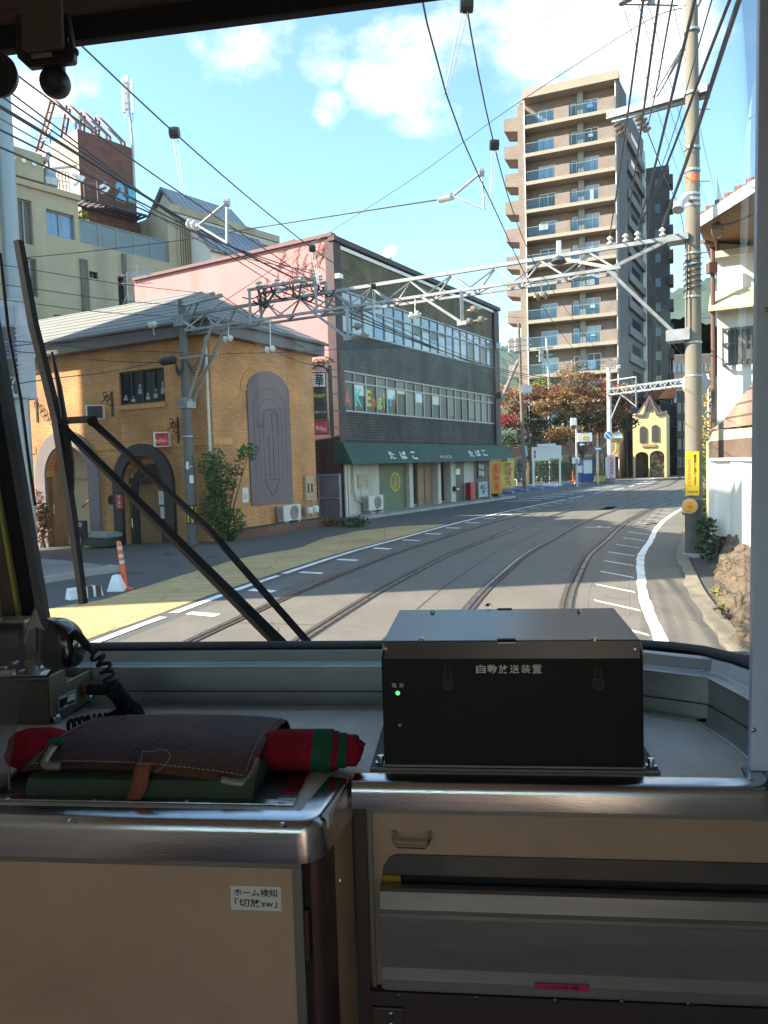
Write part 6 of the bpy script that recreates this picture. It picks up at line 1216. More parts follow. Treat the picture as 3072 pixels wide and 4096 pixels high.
for k in range(7): mb.tube(sag(PRc+Vector((-.17,-.12,7.0-.15*k)),PRc+Vector((-.2,-.14,5.6-.1*k)),rnd.uniform(-.06,.06),8),.014,5)
for k in range(6): mb.tube([PRc+Vector((.186*math.cos(u),.186*math.sin(u),6.3-.12*k+.03*u)) for u in [2.6+j*.45 for j in range(8)]],.014,4)
mb.build('strapped_cables',m_wire,t)
mb = MB(); mb.cyl(PRc+Vector((0,0,-.1)),PRc+Vector((0,0,1.25)),.1865,.184,20); mb.build('shaded_grimy_foot',mat('shade_and_grime_concrete',(.10,.09,.078),.9,var=.3,scale=2,stain=((.05,.045,.04),1.5,.7)),t,smooth=True)  # dark sleeve paints the cast shade, along with grime, on the pole foot
mb = MB(); mb.lathe(PRc+Vector((0,0,-.02)),(0,0,1),[(.36,0),(.31,.06),(.2,.10)],14); mb.build('concrete_collar',m_conc,t)
mb = MB()
for z in (5.2,6.6,8.1,9.6): mb.cyl(PRc+Vector((.12,0,z)),PRc+Vector((.38,0,z)),.012,n=5)
mb.build('step_bolts',m_steel,t)
# yellow warning sign and round reflector on that pole
a,b = at('Q',244,692,16.08),at('Q',330,692,16.08); c_ = at('Q',244,992,16.08); ctr = Vector(((a.x+b.x)/2,16.08,(a.z+c_.z)/2)); w_,h_ = (b.x-a.x)/2,(a.z-c_.z)/2
rt = Vector((.96,-.27,0)).normalized(); nn = Vector((-.27,-.96,0)).normalized(); ts = thing('warning_sign','yellow vertical warning sign strapped to the big concrete pole','sign',ctr-Vector((0,0,h_)))
mb = MB(); mb.obox(ctr,rt*w_,nn*.008,(0,0,h_)); mb.build('plate',mat('sign_yellow',(.70,.46,.02),.5,var=.06),ts)
text('電\n車\nが\n通\nり\nま\nす',ctr+rt*w_*.42+Vector((0,0,h_*.15)),rt,(0,0,1),w_*.46,h_*1.42,m_ink,ts,out=.010,bold=.02); text('駐\n車\n禁\n止',ctr-rt*w_*.45+Vector((0,0,h_*.05)),rt,(0,0,1),w_*.55,h_*1.25,mat('faded_red',(.52,.20,.06),.7,var=0),ts,out=.010,bold=.015); text('大津警察署',ctr-Vector((0,0,h_*.83)),rt,(0,0,1),w_*1.5,h_*.10,m_ink,ts,out=.010)
p_ = at('Q',270,1062,16.02); t = thing('round_marker','round orange reflector marker below the yellow sign on the concrete pole','reflector',p_-Vector((0,0,.17))); mb = MB(); mb.lathe(p_,nn,[(.165,0),(.165,.02),(.12,.022),(.0,.024)],24); mb.build('rim',mat('rim_silver',(.45,.38,.30),.4,.3,var=.1),t); mb = MB(); mb.lathe(p_+nn*.025,nn,[(.135,0),(.135,.012),(.09,.02),(.01,.024)],24); dsc = mb.build('disc',mat('reflector_orange',(.72,.34,.02),.3,var=.05),t); mb = MB()
for k in range(9): u = 2*math.pi*k/9; mb.lathe(p_+nn*.045+rt*.062*math.cos(u)+Vector((0,0,.062*math.sin(u))),nn,[(.016,0),(.012,.008)],8)
mb.lathe(p_+nn*.05,nn,[(.035,0),(.02,.01)],12); mb.build('reflector_studs',mat('reflector_dark',(.45,.17,.01),.3,var=.1),dsc)
p_ = at('Q',310,232,17.4); t = thing('mirror_back','grey round back of a traffic mirror half hidden behind the concrete pole','traffic mirror',p_-Vector((0,0,.35))); mb = MB(); mb.lathe(p_,(.1,-1,0),[(.02,-.1),(.3,-.03),(.335,0),(.30,.06),(.1,.09),(.01,.1)],24); mb.build('shell',mat('mirror_back_grey',(.36,.36,.33),.5,var=.12),t,smooth=True); mb = MB(); mb.bar(p_,Vector((PRc.x,PRc.y+.15,p_.z)),.05,.05); mb.build('bracket',m_steel,t)
# second gantry far down the street
P2 = Vector((20.47,66.8,0)); g2 = thing('catenary_gantry','far white gantry with its own pale post beside the parking sign','gantry',P2); zt2,zb2 = at('D',760,930,66.8).z,at('D',760,962,66.8).z; E2 = at('D',1260,895,59.0); d2 = Vector((E2.x-P2.x,E2.y-P2.y,0)); 
def g2p(f,o=0,z=0): n_ = Vector((d2.y,-d2.x,0)).normalized(); return P2+d2*f+n_*o+Vector((0,0,z))
mb = MB(); mb.tube([P2,P2+Vector((0,0,at('D',745,810,66.8).z))],[.24,.18],12); mb.build('post',mat('pale_post',(.60,.60,.57),.6,.1,var=.1),g2)
mb = MB()
for z in (zt2,zb2):
    for o in (-.25,.25): mb.bar(g2p(0,o,z),g2p(1,o,z),.12,.12)
mb.build('chords',m_galv,g2); mb = MB(); n = 9
for k in range(n):
    for o in (-.25,.25): mb.bar(g2p(k/n,o,zb2),g2p((k+.5)/n,o,zt2),.09,.06); mb.bar(g2p((k+.5)/n,o,zt2),g2p((k+1)/n,o,zb2),.09,.06)
mb.bar(g2p(.02,0,zb2-2.2),g2p(.16,0,zb2),.12,.1); mb.build('lattice',m_galv,g2)
mb = MB(); f = (at('D',925,900,64).x-P2.x)/d2.x; z9 = at('D',925,860,64).z; mb.bar(g2p(f,.3,zb2-1.4),g2p(f,.3,z9),.11,.11); mb.bar(g2p(f,.3,z9),g2p(.05,.3,z9),.11,.11); mb.bar(g2p(f-.2,.3,zb2),g2p(f,.3,zb2-1.3),.1,.08); mb.build('cable_frame',m_galv,g2)
mb = MB(); mb.bar(P2+Vector((-.3,-.25,at('D',812,808,66.8).z)),P2+Vector((.9,-.25,at('D',812,808,66.8).z)),.1,.08); [insulator(mb,P2+Vector((.7+.2*k,-.25,at('D',812,815,66.8).z)),P2+Vector((.7+.2*k,-.25,at('D',812,795,66.8).z)),.13,2) for k in (0,1)]; mb.build('insulator',m_ins,g2)
# ---------------------------------------------------------------- wires
def wire(label,pts,r=.012,m=None,hangers=(),name='overhead_wire',n=6):
    o = MB().tube(spline(pts,6) if len(pts) > 2 else pts,r*.82,n).build(name,m or m_wireg,None,label,'wire','overhead wires'); return o
def back(p0,p1,k): return p0-(p1-p0)*k
# own track: contact wire, messenger wire, droppers
cont = [cpt(s_of((0,Y)),off,5.15) for Y,off in ((-6,.0),(4,-.12),(10,.05),(18,.15),(27,.0),(40,-.1),(60,0),(95,0))]
wire('dark contact wire over the near tramway rails',cont,.0085)
mess = [Vector((p.x,p.y,z)) for p,z in zip([cpt(s_of((0,Y)),0.05,0) for Y in (-6,2,6,10,14,18,26,34,44,60,95)],(6.3,5.95,5.83,5.78,5.85,6.0,5.8,5.75,5.85,6.0,6.0))]
wire('messenger wire carrying the contact wire over the near tramway rails',mess,.009)
cont2 = [cpt(s_of((0,Y)),-3.25+off,5.15) for Y,off in ((-6,.0),(4,.1),(10,.15),(16,.05),(24,.0),(34,.1),(48,-.1),(66,0),(95,0))]
wire('contact wire over the far tramway rails, in front of the brick restaurant',cont2,.0085)
mess2 = [Vector((p.x,p.y,z)) for p,z in zip([cpt(s_of((0,Y)),-3.2,0) for Y in (-6,2,6,10,14,20,27,36,48,64,95)],(6.3,6.0,5.85,5.75,5.78,6.0,5.8,5.75,5.85,6.0,6.0))]
wire('messenger wire over the far tramway rails, with round hangers',mess2,.010)
def along(P,y):
    Q_ = spline(P,6)
    for a,b in zip(Q_,Q_[1:]):
        if a.y <= y <= b.y: return a.lerp(b,(y-a.y)/(b.y-a.y))
    return Q_[-1]
for k,(y,P,Pc,lb) in enumerate([(6.1,mess,cont,'pale dropper with a black ring on the messenger wire, highest over the near rails'),(8.6,mess,cont,'dropper hanging on the messenger wire just above the big porcelain strain insulator'),(5.0,mess2,cont2,'white double dropper hanging before the pink A-frames'),(8.1,mess2,cont2,'white double dropper hanging before the blue grey ribbed roof'),(12.2,mess2,cont2,'dropper wire hanging before the dry creeper on the pink wall'),(15.2,mess2,cont2,'dropper wire before the olive tile band of the brown building')]):
    p_ = along(P,y); e = along(Pc,y); t = thing('dropper',lb,'dropper',e); mb = MB(); mb.sphere(p_,(.045,.045,.045),8,6); mb.lathe(p_-Vector((.05,0,0)),(1,0,0),[(.055,0),(.06,.05),(.055,.1)],10); mb.build('hanger',m_black,t); mb = MB()
    for dx in (-.022,.022): mb.tube([p_+Vector((dx,0,0)),e+Vector((dx*.6,0,0))],.006,5)
    mb.build('dropper_wire',m_ins,t)
# pull-off triangles
for k,(c,a,b,e,i0,i1,Y,lb) in enumerate([('d',(1040,372),(1046,452),(978,424),(978,424),(948,431),9.2,'pull-off triangle with a ribbed porcelain insulator over the near rails'),('d',(490,437),(490,525),(428,488),(428,488),(405,482),8.6,'pull-off triangle with a brown insulator before the ribbed metal roof')]):
    A_,B_,E_ = at(c,*a,Y),at(c,*b,Y),at(c,*e,Y+.25); t = thing('pull_off',lb,'pull-off',B_); mb = MB(); mb.tube([E_,A_],.016,6); mb.tube([E_,B_],.014,6); mb.tube([A_,B_],.016,6); mb.lathe(A_-Vector((.03,0,0)),(1,0,0),[(.05,0),(.05,.06)],10); mb.build('triangle_rods',m_steel,t); mb = MB(); insulator(mb,E_,at(c,*i1,Y+.45),.048 if k == 0 else .06,6 if k == 0 else 2); mb.build('insulator',m_ins,t)
wire('thin span wire from the porcelain strain insulator across to the left',[at('d',948,431,9.65),at('B',0,325,13),at('d',400,518,18),at('d',175,545,20),at('d',20,560,21)],.012)
# feeder bundle on the left
Pend = [gp(fa+(fb-fa)*f,o,zf+.25) for f,o in ((.2,.0),(.4,.3),(.55,0),(.7,.3),(.85,0),(.95,.3))]
for k,(y,r_,lb) in enumerate([(165,.014,'upper black feeder cable of the left bundle, first below the messenger wire'),(188,.014,'second black feeder cable of the left bundle, over the roof sign letters'),(212,.029,'thickest black feeder cable of the left bundle'),(262,.016,'feeder cable of the left bundle crossing the pale tower side'),(300,.016,'lowest black feeder cable of the left bundle, ending at the cable frame'),(238,.011,'slack brownish cable drooping through the left feeder bundle')]):
    p0 = at('d',0,y+18,9.5); p1 = Pend[k]; P = [back(p0,p1,.6),p0,p0.lerp(p1,.5)-Vector((0,0,.12 if k < 5 else .5)),p1]; wire(lb,P,r_,m_wire if k < 5 else mat('brown_cable',(.16,.13,.11),.6,var=.1))
for k,(y0,y1,r_,lb) in enumerate([(690,878,.026,'upper feeder cable running from the gantry frame past the brown building'),(705,892,.026,'middle feeder cable running from the gantry frame past the brown building'),(740,905,.018,'lower feeder cable running from the gantry frame towards the copper tree'),(665,868,.016,'thin feeder cable above the brown building windows')]):
    p0 = Pend[k]+Vector((.1,0,-.2)); p1 = at('D',745,y1,66.5); wire(lb,[p0,p0.lerp(p1,.35)-Vector((0,0,.9+.1*k)),p0.lerp(p1,.7)-Vector((0,0,.8)),p1],r_,m_wire)
# cables on the right, rising over the tram towards the near side
gr = lambda x,y: gp(f_of('D',x,y)[0],.12,ZTc+.3)
for k,(x0,x1,y1,Y1,Y0,r_,lb) in enumerate([(550,770,105,None,7.5,.016,'leftmost black cable dropping to the gantry over the tower front'),(675,858,108,None,7.5,.018,'second black cable from the left dropping steeply to the gantry'),(785,590,990,17.2,8.2,.015,'black cable ending at the brown insulators of the crossarm'),(965,925,105,None,7.5,.024,'thick dark cable dropping to the gantry in front of the tower side'),(1245,930,120,None,7.2,.022,'thick dark cable crossing the concrete pole to the gantry'),(1320,1065,80,None,7.0,.034,'thickest twisted cable crossing the concrete pole at right'),(1100,700,1330,17,8.0,.011,'thin wavy black cable behind the crossarm')]):
    p0 = at('R',x0,0,Y0); p1 = gr(x1,y1) if Y1 is None else at('R',x1,y1,Y1); wire(lb,[back(p0,p1,.7),p0,p0.lerp(p1,.5)-Vector((0,0,.10)),p1],r_,m_wire)
for k,(x,y,xe,ye,lb) in enumerate([(400,90,915,1600,'thin service wire from the top crossarm, lowest of the far going set'),(510,30,985,1560,'thin service wire from the top crossarm, second of the far going set'),(590,40,1080,1700,'thin service wire from the top crossarm passing behind the pole'),(790,40,1160,1680,'thin service wire from the top crossarm reaching the tiled roof')]):
    p0 = at('R',x,y,16.9); p1 = at('R',xe,ye,48); wire(lb,[p0,p0.lerp(p1,.5)-Vector((0,0,.2)),p1+(p1-p0)*.0],.010)
wire('black stay cable from the crossarm insulators down behind the gantry',[at('R',575,1040,17.2),at('R',720,1420,22),at('R',880,1900,30),at('D',1215,720,45)],.016,m_wire)
wire('dark lead from the left crossarm insulators down past the tower side',[at('R',400,1060,17.4),at('R',600,1600,24),at('D',1000,330,34),at('D',1210,790,50)],.014,m_wire)
wire('long thin diagonal span wire from the right pole to the left pole',[at('R',880,60,16.4),at('R',520,200,16.6),at('d',1100,235,18.0),at('d',900,380,19.3),at('B',345,432,21),at('E',1420,385,22.4)],.011)
wire('sagging bare wire hanging from the far crossarm along the tower foot',[at('D',870,370,18),at('D',905,380,19),at('D',1050,590,40),at('D',1230,800,60)],.02,mat('brown_cable',(.16,.13,.11)))
for k,(a,b,lb) in enumerate([((('E',20,100)),('E',1330,285),'thin wire crossing the tan building to the left pole top, upper'),(('E',100,240),('E',1215,370),'thin wire with a small white knob crossing the tan building to the left pole'),(('E',20,330),('E',1100,440),'thin wire above the seamed roof edge'),(('E',60,600),('E',1215,680),'black cable along the cornice of the brick restaurant, upper'),(('E',300,690),('E',1060,748),'black cable in front of the brick wall meeting the cable closure'),(('E',300,860),('E',1060,740),'black cable rising across the sunlit brick to the cable closure'),(('E',250,620),('E',1000,530),'twisted black cable along the roof gutter')]):
    p0 = at(*a,17.5); p1 = at(*b,22.6); wire(lb,[back(p0,p1,.5),p0,p0.lerp(p1,.5)-Vector((0,0,.06)),p1],.012 if k < 3 else .016,m_wire)
for k,(a,b,Ya,Yb,lb) in enumerate([(('E',1445,690),('B',900,1000),22.3,34,'black twisted cable leaving the left pole towards the brown building'),(('E',1475,305),('B',520,1130),21.2,30.5,'wire from the left pole crossarm along the pink wall'),(('B',0,1000),('B',540,1180),22,30.8,'thin cable from the gantry to the maroon pilaster'),(('D',0,500),('D',430,520),46,62,'thin wire with a lamp arm before the tower foot'),(('D',270,800),('D',740,770),62,66,'sagging wire between the wooden pole and the white gantry post'),(('D',265,720),('D',0,640),62,40,'thin wire from the wooden pole to the brown building')]):
    p0,p1 = at(*a,Ya),at(*b,Yb); wire(lb,[p0,p0.lerp(p1,.5)-Vector((0,0,.5 if k == 4 else .15)),p1],.016,m_wire)
# left pole-mounted sign pylon, kerb side furniture
ps = g('F',222,772); ps = Vector((ps.x,ps.y,.0)); t = thing('sign_pylon','tall steel pylon with a dark tenant sign box at the left pavement corner','sign pylon',ps)
mb = MB(); mb.cyl(ps+Vector((-.25,0,-.2)),ps+Vector((-.25,0,13.5)),.21,.19,20); mb.build('post',mat('pylon_grey',(.30,.33,.35),.45,.3,var=.12,scale=1,stretch=(1,1,.2)),t,smooth=True)
z0,z1_ = at('N',200,1540,ps.y).z,at('N',150,680,ps.y).z; x0,x1 = at('N',95,1100,ps.y).x,at('N',345,1100,ps.y).x
mb = MB(); mb.box(x0-.1,x1-.28,ps.y-.35,ps.y+.35,z0,z1_); sb = mb.build('sign_box',mat('pylon_case',(.40,.42,.46),.5,.1,var=.12),t); xm = x0+(x1-x0)*.46
mb = MB(); mb.quad((x1-.279,ps.y-.35,z0+.05),(x1-.279,ps.y+.35,z0+.05),(x1-.279,ps.y+.35,z1_-.05),(x1-.279,ps.y-.35,z1_-.05)); mb.build('pale_side',mat('pylon_side',(.46,.47,.52),.5,var=.1,scale=2),sb,fixn=False)
hh = (z1_-z0)
for k,(f0,f1,c_) in enumerate([(.02,.2,(.03,.025,.03)),(.215,.40,(.04,.03,.03)),(.415,.57,(.05,.07,.16)),(.585,.72,(.05,.045,.055)),(.735,.92,(.28,.33,.38))]):
    mb = MB(); mb.box(x0-.02,xm,ps.y-.375,ps.y-.352,z0+hh*f0,z0+hh*f1); p_ = mb.build('tenant_panel',mat('panel_%s' % ['espresso','umber','navy','charcoal','pale'][k],c_,.35,var=.1),sb)
    if k in (1,2,3):
        mb = MB()
        for j in range(3): mb.box(x0+.3,x0+.3+.5-.12*j,ps.y-.38,ps.y-.376,z0+hh*(f0+.035+.045*j),z0+hh*(f0+.05+.045*j))
        mb.build('panel_print',m_prt,p_)
    if k == 0: text('C',Vector(((x0+xm)/2+.1,ps.y-.376,z0+hh*.11)),(1,0,0),(0,0,1),.22,.5,m_prt,p_,slant=.3)
def tv_aerial(label,p_,h,w_,n): 
    t = thing('television_aerial',label,'aerial',p_); mb = MB(); mb.cyl(p_,p_+Vector((0,0,h)),.022,n=5); mb.build('mast',m_steel,t); mb = MB()
    for j in range(2):
        z = h-.12-.35*j; mb.bar(p_+Vector((-w_*.5,.0,z)),p_+Vector((w_,.1,z+.02)),.03,.03)
        for k in range(n): c = p_+Vector((-w_*.5+1.5*w_*k/(n-1),.0,z)); mb.bar(c-Vector((.05,.3,0)),c+Vector((.05,.3,0)),.015,.015)
    mb.build('elements',m_steel,t); mb = MB()
    for dx in (-.9,.9,.2): mb.tube([p_+Vector((0,0,h*.6)),p_+Vector((dx,.3,0))],.008,4)
    mb.build('guy_wires',m_ins,t)
rp = WL.pt(8.2,0,-4.6); tv_aerial('television aerial with guy wires on the left end of the seamed roof',Vector((rp.x,rp.y,8.3)),at('N',310,440,rp.y).z-8.3,1.0,8)
p_ = at('E',915,190,TF.pt(2,0,-2).y-6); tv_aerial('small television aerial behind the pink wall edge',p_,at('E',915,95,p_.y).z-p_.z,.9,7)
# delineator, concrete wedge, striped block
p_ = g('O',1190,1085); t = thing('delineator_post','orange delineator post with three silver bands beside the white concrete wedge','delineator',p_); mb = MB(); mb.lathe(p_,(0,0,1),[(.16,0),(.16,.02),(.07,.05),(.05,.06),(.045,.9),(.035,.93)],18); top = at('O',1125,725,p_.y); ln = Vector(((top.x-p_.x),0,0)); mb.v = [v+ln*max(0,(v.z-.05))/.88*.9 for v in mb.v]; mb.build('post',mat('delineator_orange',(.66,.10,.02),.45,var=.08),t,smooth=True)
mb = MB()
for z in (.50,.62,.77): mb.lathe(p_+ln*(z-.05)/.88*.9+Vector((0,0,z)),(0,0,1),[(.049,0),(.0495,.06)],18)
mb.build('silver_bands',mat('reflective_grey',(.48,.46,.47),.35,var=.1),t)
p_ = g('O',1085,1112); a,b,c_ = g('O',1005,1118),g('O',1170,1100),at('O',1075,943,g('O',1085,1112).y+.2); t = thing('concrete_wedge','white painted concrete wedge block next to the orange delineator','block',p_); w_ = (b-a).length/2; h_ = c_.z
m_wconc = mat('painted_concrete',(.68,.70,.72),.8,var=.08,scale=4,bump=.4,bscale=30,stain=((.42,.42,.42),6,.6,(1,1,1)))
mb = MB(); d_ = .30; mb.hexa([p_+Vector((-w_,-.0,0)),p_+Vector((w_,-.0,0)),p_+Vector((w_,d_,0)),p_+Vector((-w_,d_,0)),p_+Vector((-w_*.42,.08,h_)),p_+Vector((w_*.36,.08,h_)),p_+Vector((w_*.36,d_-.08,h_)),p_+Vector((-w_*.42,d_-.08,h_))]); mb.build('wedge',m_wconc,t,bevel=.02)
a,b = g('O',660,1192),g('O',985,1142); t = thing('striped_kerb_block','low white kerb block with black stripes on the yellow pavement edge','kerb block',(a+b)/2); d_ = (b-a).normalized(); n_ = Vector((-d_.y,d_.x,0)); L_ = (b-a).length; h_ = .20
mb = MB(); mb.hexa([a,b,b+n_*.2,a+n_*.2]+[a+d_*.03+n_*.03+Vector((0,0,h_)),b-d_*.03+n_*.03+Vector((0,0,h_)),b-d_*.03+n_*.17+Vector((0,0,h_)),a+d_*.03+n_*.17+Vector((0,0,h_))]); blk = mb.build('block',m_wconc,t,bevel=.012)
mb = MB()
for f in (.54,.78): u = a+d_*L_*f; mb.hexa([u-n_*.004,u+d_*.10-n_*.004,u+d_*.10+n_*.204,u+n_*.204,u+n_*.026+Vector((0,0,h_+.003)),u+d_*.10+n_*.026+Vector((0,0,h_+.003)),u+d_*.10+n_*.174+Vector((0,0,h_+.003)),u+n_*.174+Vector((0,0,h_+.003))])
mb.build('black_stripes',m_black,blk)
# ================================================================ car park corner and far street furniture
Yc = 64.0
def gT(x,y): return g('T',x,y)
def atT(x,y,Y=Yc): return at('T',x,y,Y)
p0 = gT(378,712); p1 = gT(615,722); t = thing('white_signboard','large blank white signboard on two posts at the car park entrance','signboard',(p0+p1)/2); Yb = (p0.y+p1.y)/2
a,b = atT(368,392,Yb),atT(612,375,Yb); c_ = atT(370,505,Yb); mb = MB(); mb.hexa([(a.x,Yb,c_.z),(b.x,Yb,c_.z),(b.x,Yb+.12,c_.z),(a.x,Yb+.12,c_.z),(a.x,Yb,a.z),(b.x,Yb,b.z),(b.x,Yb+.12,b.z),(a.x,Yb+.12,a.z)]); bd = mb.build('board',m_wht,t); mb = MB()
for y0,y1,in ((418,450),(455,482)): u,v = atT(384,y0,Yb),atT(400,y1,Yb); mb.box(u.x,v.x,Yb-.01,Yb-.002,v.z,u.z)
mb.build('red_print',mat('red_print',(.45,.10,.10),.6,var=.3,scale=6),bd); mb = MB(); u,v = atT(510,488,Yb),atT(598,498,Yb); mb.box(u.x,v.x,Yb-.01,Yb-.002,v.z,u.z); mb.build('yellow_strip',mat('strip_ochre',(.45,.30,.10),.6,var=.2),bd)
mb = MB(); mb.box(a.x+.05,a.x+.2,Yb+.01,Yb+.1,0,c_.z); mb.box(b.x-.2,b.x-.05,Yb+.01,Yb+.1,0,c_.z); mb.build('posts',m_wht,t); u,v = atT(408,378,Yb),atT(556,370,Yb); mb = MB(); mb.bar(u-Vector((0,.4,0)),v-Vector((0,.4,0)),.18,.2); mb.build('strip_lamp',m_wht,t)
pp = gT(742,720); t = thing('parking_sign','parking sign with a white arrow and red letter on a tall post','parking sign',pp); mb = MB(); mb.cyl(pp,Vector((pp.x,pp.y,atT(738,165,pp.y).z)),.09,.07,10); mb.build('post',mat('sign_post_grey',(.42,.43,.42),.5,.3,var=.15),t)
def plate(c,x0,x1,y0,y1,Y,m,par,nm,d=.12):
    a,b = at(c,x0,y0,Y),at(c,x1,y1,Y); mb = MB(); mb.box(a.x,b.x,Y,Y+d,b.z,a.z); return mb.build(nm,m,par),a,b
s1_,a,b = plate('T',748,868,275,345,pp.y-.2,m_wht,t,'upper_panel'); s2_,a2,b2 = plate('T',752,866,347,388,pp.y-.2,m_black,t,'lower_panel')
text('P',Vector((b2.x-.35*(b2.x-a2.x)+.1,pp.y-.205,(a2.z+b2.z)/2)),(1,0,0),(0,0,1),.25,.31,mat('parking_red',(.60,.04,.10),.5,var=0),s2_,bold=.04); cx = a2.x+.27*(b2.x-a2.x); zc = (a2.z+b2.z)/2; mb = MB(); Yp = pp.y-.21
mb.add([(cx-.23,Yp,zc),(cx-.03,Yp,zc+.16),(cx-.03,Yp,zc+.055),(cx+.22,Yp,zc+.055),(cx+.22,Yp,zc-.055),(cx-.03,Yp,zc-.055),(cx-.03,Yp,zc-.16)],[tuple(range(7))]); mb.build('white_arrow',m_wht,s2_,fixn=False)
u,v = atT(788,298,pp.y-.21),atT(830,326,pp.y-.21); mb = MB(); mb.box(u.x,v.x,pp.y-.22,pp.y-.201,v.z,u.z); mb.build('yellow_emblem',mat('emblem_bright',(.75,.55,.03),.5,var=.05),s1_)
plate('T',708,730,478,526,pp.y-.25,m_wht,t,'control_box',.3); plate('T',748,764,478,526,pp.y-.2,m_paper,t,'meter_box',.25)
mb = MB(); mb.obox(Vector((pp.x-.25,pp.y-.1,atT(722,180,pp.y).z)),Vector((.2,0,0)),Vector((0,.2,0)),(0,0,.3)); mb.build('lamp_head',m_wht,t)
yw = 62.5; t = thing('pay_machine','blue car park pay machine with a bright white panel','pay machine',gT(835,695)); yw = gT(835,695).y; m_bl = mat('machine_blue',(.02,.07,.30),.4,var=.1)
o,a,b = plate('T',792,880,487,697,yw,m_bl,t,'cabinet',.8); plate('T',796,868,494,608,yw-.03,m_wht,t,'white_panel',.028); plate('T',788,884,482,487,yw-.25,m_bl,t,'canopy',1.1); plate('T',762,792,605,697,yw-.02,m_bl,t,'ticket_unit',.6); plate('T',757,790,545,603,yw+.1,m_wht,t,'side_panel',.3)
mb = MB(); mb.box(a.x-.6,b.x+.3,yw-.3,yw+1.0,0,.15); mb.build('plinth',m_conc,t)
y_ = 65.5; a,b = at('T',885,388,y_),at('T',945,420,y_); t = thing('one_way_sign','small blue one way arrow sign under the parking sign','sign',Vector(((a.x+b.x)/2,y_,0))); mb = MB(); mb.box(a.x,b.x,y_-.05,y_,b.z,a.z); o = mb.build('plate',mat('road_sign_blue',(.04,.17,.42),.4,var=.06),t); zc = (a.z+b.z)/2; cx = (a.x+b.x)/2; Yp = y_-.055; mb = MB(); mb.add([(cx-.25,Yp,zc),(cx-.06,Yp,zc+.12),(cx-.06,Yp,zc+.045),(cx+.25,Yp,zc+.045),(cx+.25,Yp,zc-.045),(cx-.06,Yp,zc-.045),(cx-.06,Yp,zc-.12)],[tuple(range(7))]); mb.build('arrow',m_wht,o,fixn=False); mb = MB(); mb.cyl((cx,y_+.05,0),(cx,y_+.05,a.z),.05); mb.build('post',m_steel,t)
p_ = at('T',1005,293,P2.y-.4); t = thing('no_parking_sign','round blue sign with a white slash on the white gantry post','road sign',p_-Vector((0,0,.8))); r_ = 36*.48222*p_.y/FPX; mb = MB(); mb.lathe(p_,(0,-1,0),[(r_,0),(r_,.03)],28); rim = mb.build('rim',m_wht,t); mb = MB(); mb.lathe(p_+Vector((0,-.032,0)),(0,-1,0),[(r_*.8,0),(r_*.8,.01)],28); mb.build('blue_disc',mat('disc_blue',(.03,.24,.58),.4,var=.05),t); mb = MB(); mb.bar(p_+Vector((-r_*.5,-.05,r_*.5)),p_+Vector((r_*.5,-.05,-r_*.5)),.14,.01,up=(0,1,0)); mb.build('white_slash',m_wht,rim)
a,b = at('T',982,475,P2.y-.35),at('T',1040,650,P2.y-.35); t = thing('post_sleeve','white and pink lettered sleeve around the foot of the white gantry post','sleeve',Vector((P2.x,P2.y,1.0))); mb = MB(); mb.cyl((P2.x+.05,P2.y,b.z),(P2.x+.05,P2.y,a.z),.42,.42,20); mb.build('sleeve',mat('sleeve_pinkwhite',(.62,.54,.56),.6,var=.1),t,smooth=True); text('駐\n車\n禁\n止',Vector((P2.x+.05,P2.y-.425,(a.z+b.z)/2)),(1,0,0),(0,0,1),.4,2.4,mat('pink_print',(.55,.18,.26),.6,var=0),t,bold=.02,out=.03)
mb = MB(); mb.cyl((P2.x,P2.y,0),(P2.x,P2.y,b.z-.02),.45,.45,16); mb.build('dark_foot',m_poleg,t)
p_ = at('T',1080,312,70); t = thing('traffic_mirror','orange rimmed traffic mirror on a bent orange post','traffic mirror',gT(1030,640)); mb = MB(); mb.lathe(p_,(.3,-1,0),[(.56,0),(.58,.08),(.49,.1)],22); mb.build('rim',mat('mirror_orange',(.70,.30,.03),.4,var=.06),t); mb = MB(); mb.lathe(p_+Vector((0,-.1,0)),(.3,-1,0),[(.48,0),(.3,.06),(.02,.08)],22); mb.build('mirror_face',mat('mirror_silver',(.5,.5,.5),.05,1.0,var=0),t,smooth=True); q0 = at('T',1035,465,70); mb = MB(); mb.tube([Vector((q0.x,70.2,0)),q0+Vector((0,.2,0)),at('T',1065,420,70.2),at('T',1072,355,70.2)],.11,8); mb.build('post',MATS['mirror_orange'],t)
p_ = gT(950,695); t = thing('planter_bowl','yellow bowl planter with dry grass beside the white gantry post','planter',p_); mb = MB(); mb.lathe(p_,(0,0,1),[(.45,0),(.65,.25),(.72,.7),(.66,.72),(.6,.6)],18); mb.build('bowl',mat('planter_yellow',(.50,.42,.14),.6,var=.15),t); mb = MB(); leaves(mb,p_+Vector((0,0,.95)),(.55,.5,.35),120,.18,random.Random(3)); mb.build('dry_grass',leaf_mat('leaf_straw',(.26,.20,.08)),t,fixn=False)
def far_post(x,y0,y1,r_,label,m=None):
    p_ = gT(x,y1); z = at('T',x,y0,p_.y).z; t = thing('delineator_post',label,'delineator',p_); mb = MB(); mb.lathe(p_,(0,0,1),[(r_*2.6,0),(r_*2.6,.06),(r_,.12),(r_*.8,z)],12); mb.build('post',MATS['delineator_orange'],t); mb = MB()
    for f in (.6,.78): mb.lathe(p_+Vector((0,0,z*f)),(0,0,1),[(r_*1.02,0),(r_*1.02,z*.07)],12)
    mb.build('bands',MATS['reflective_grey'],t)
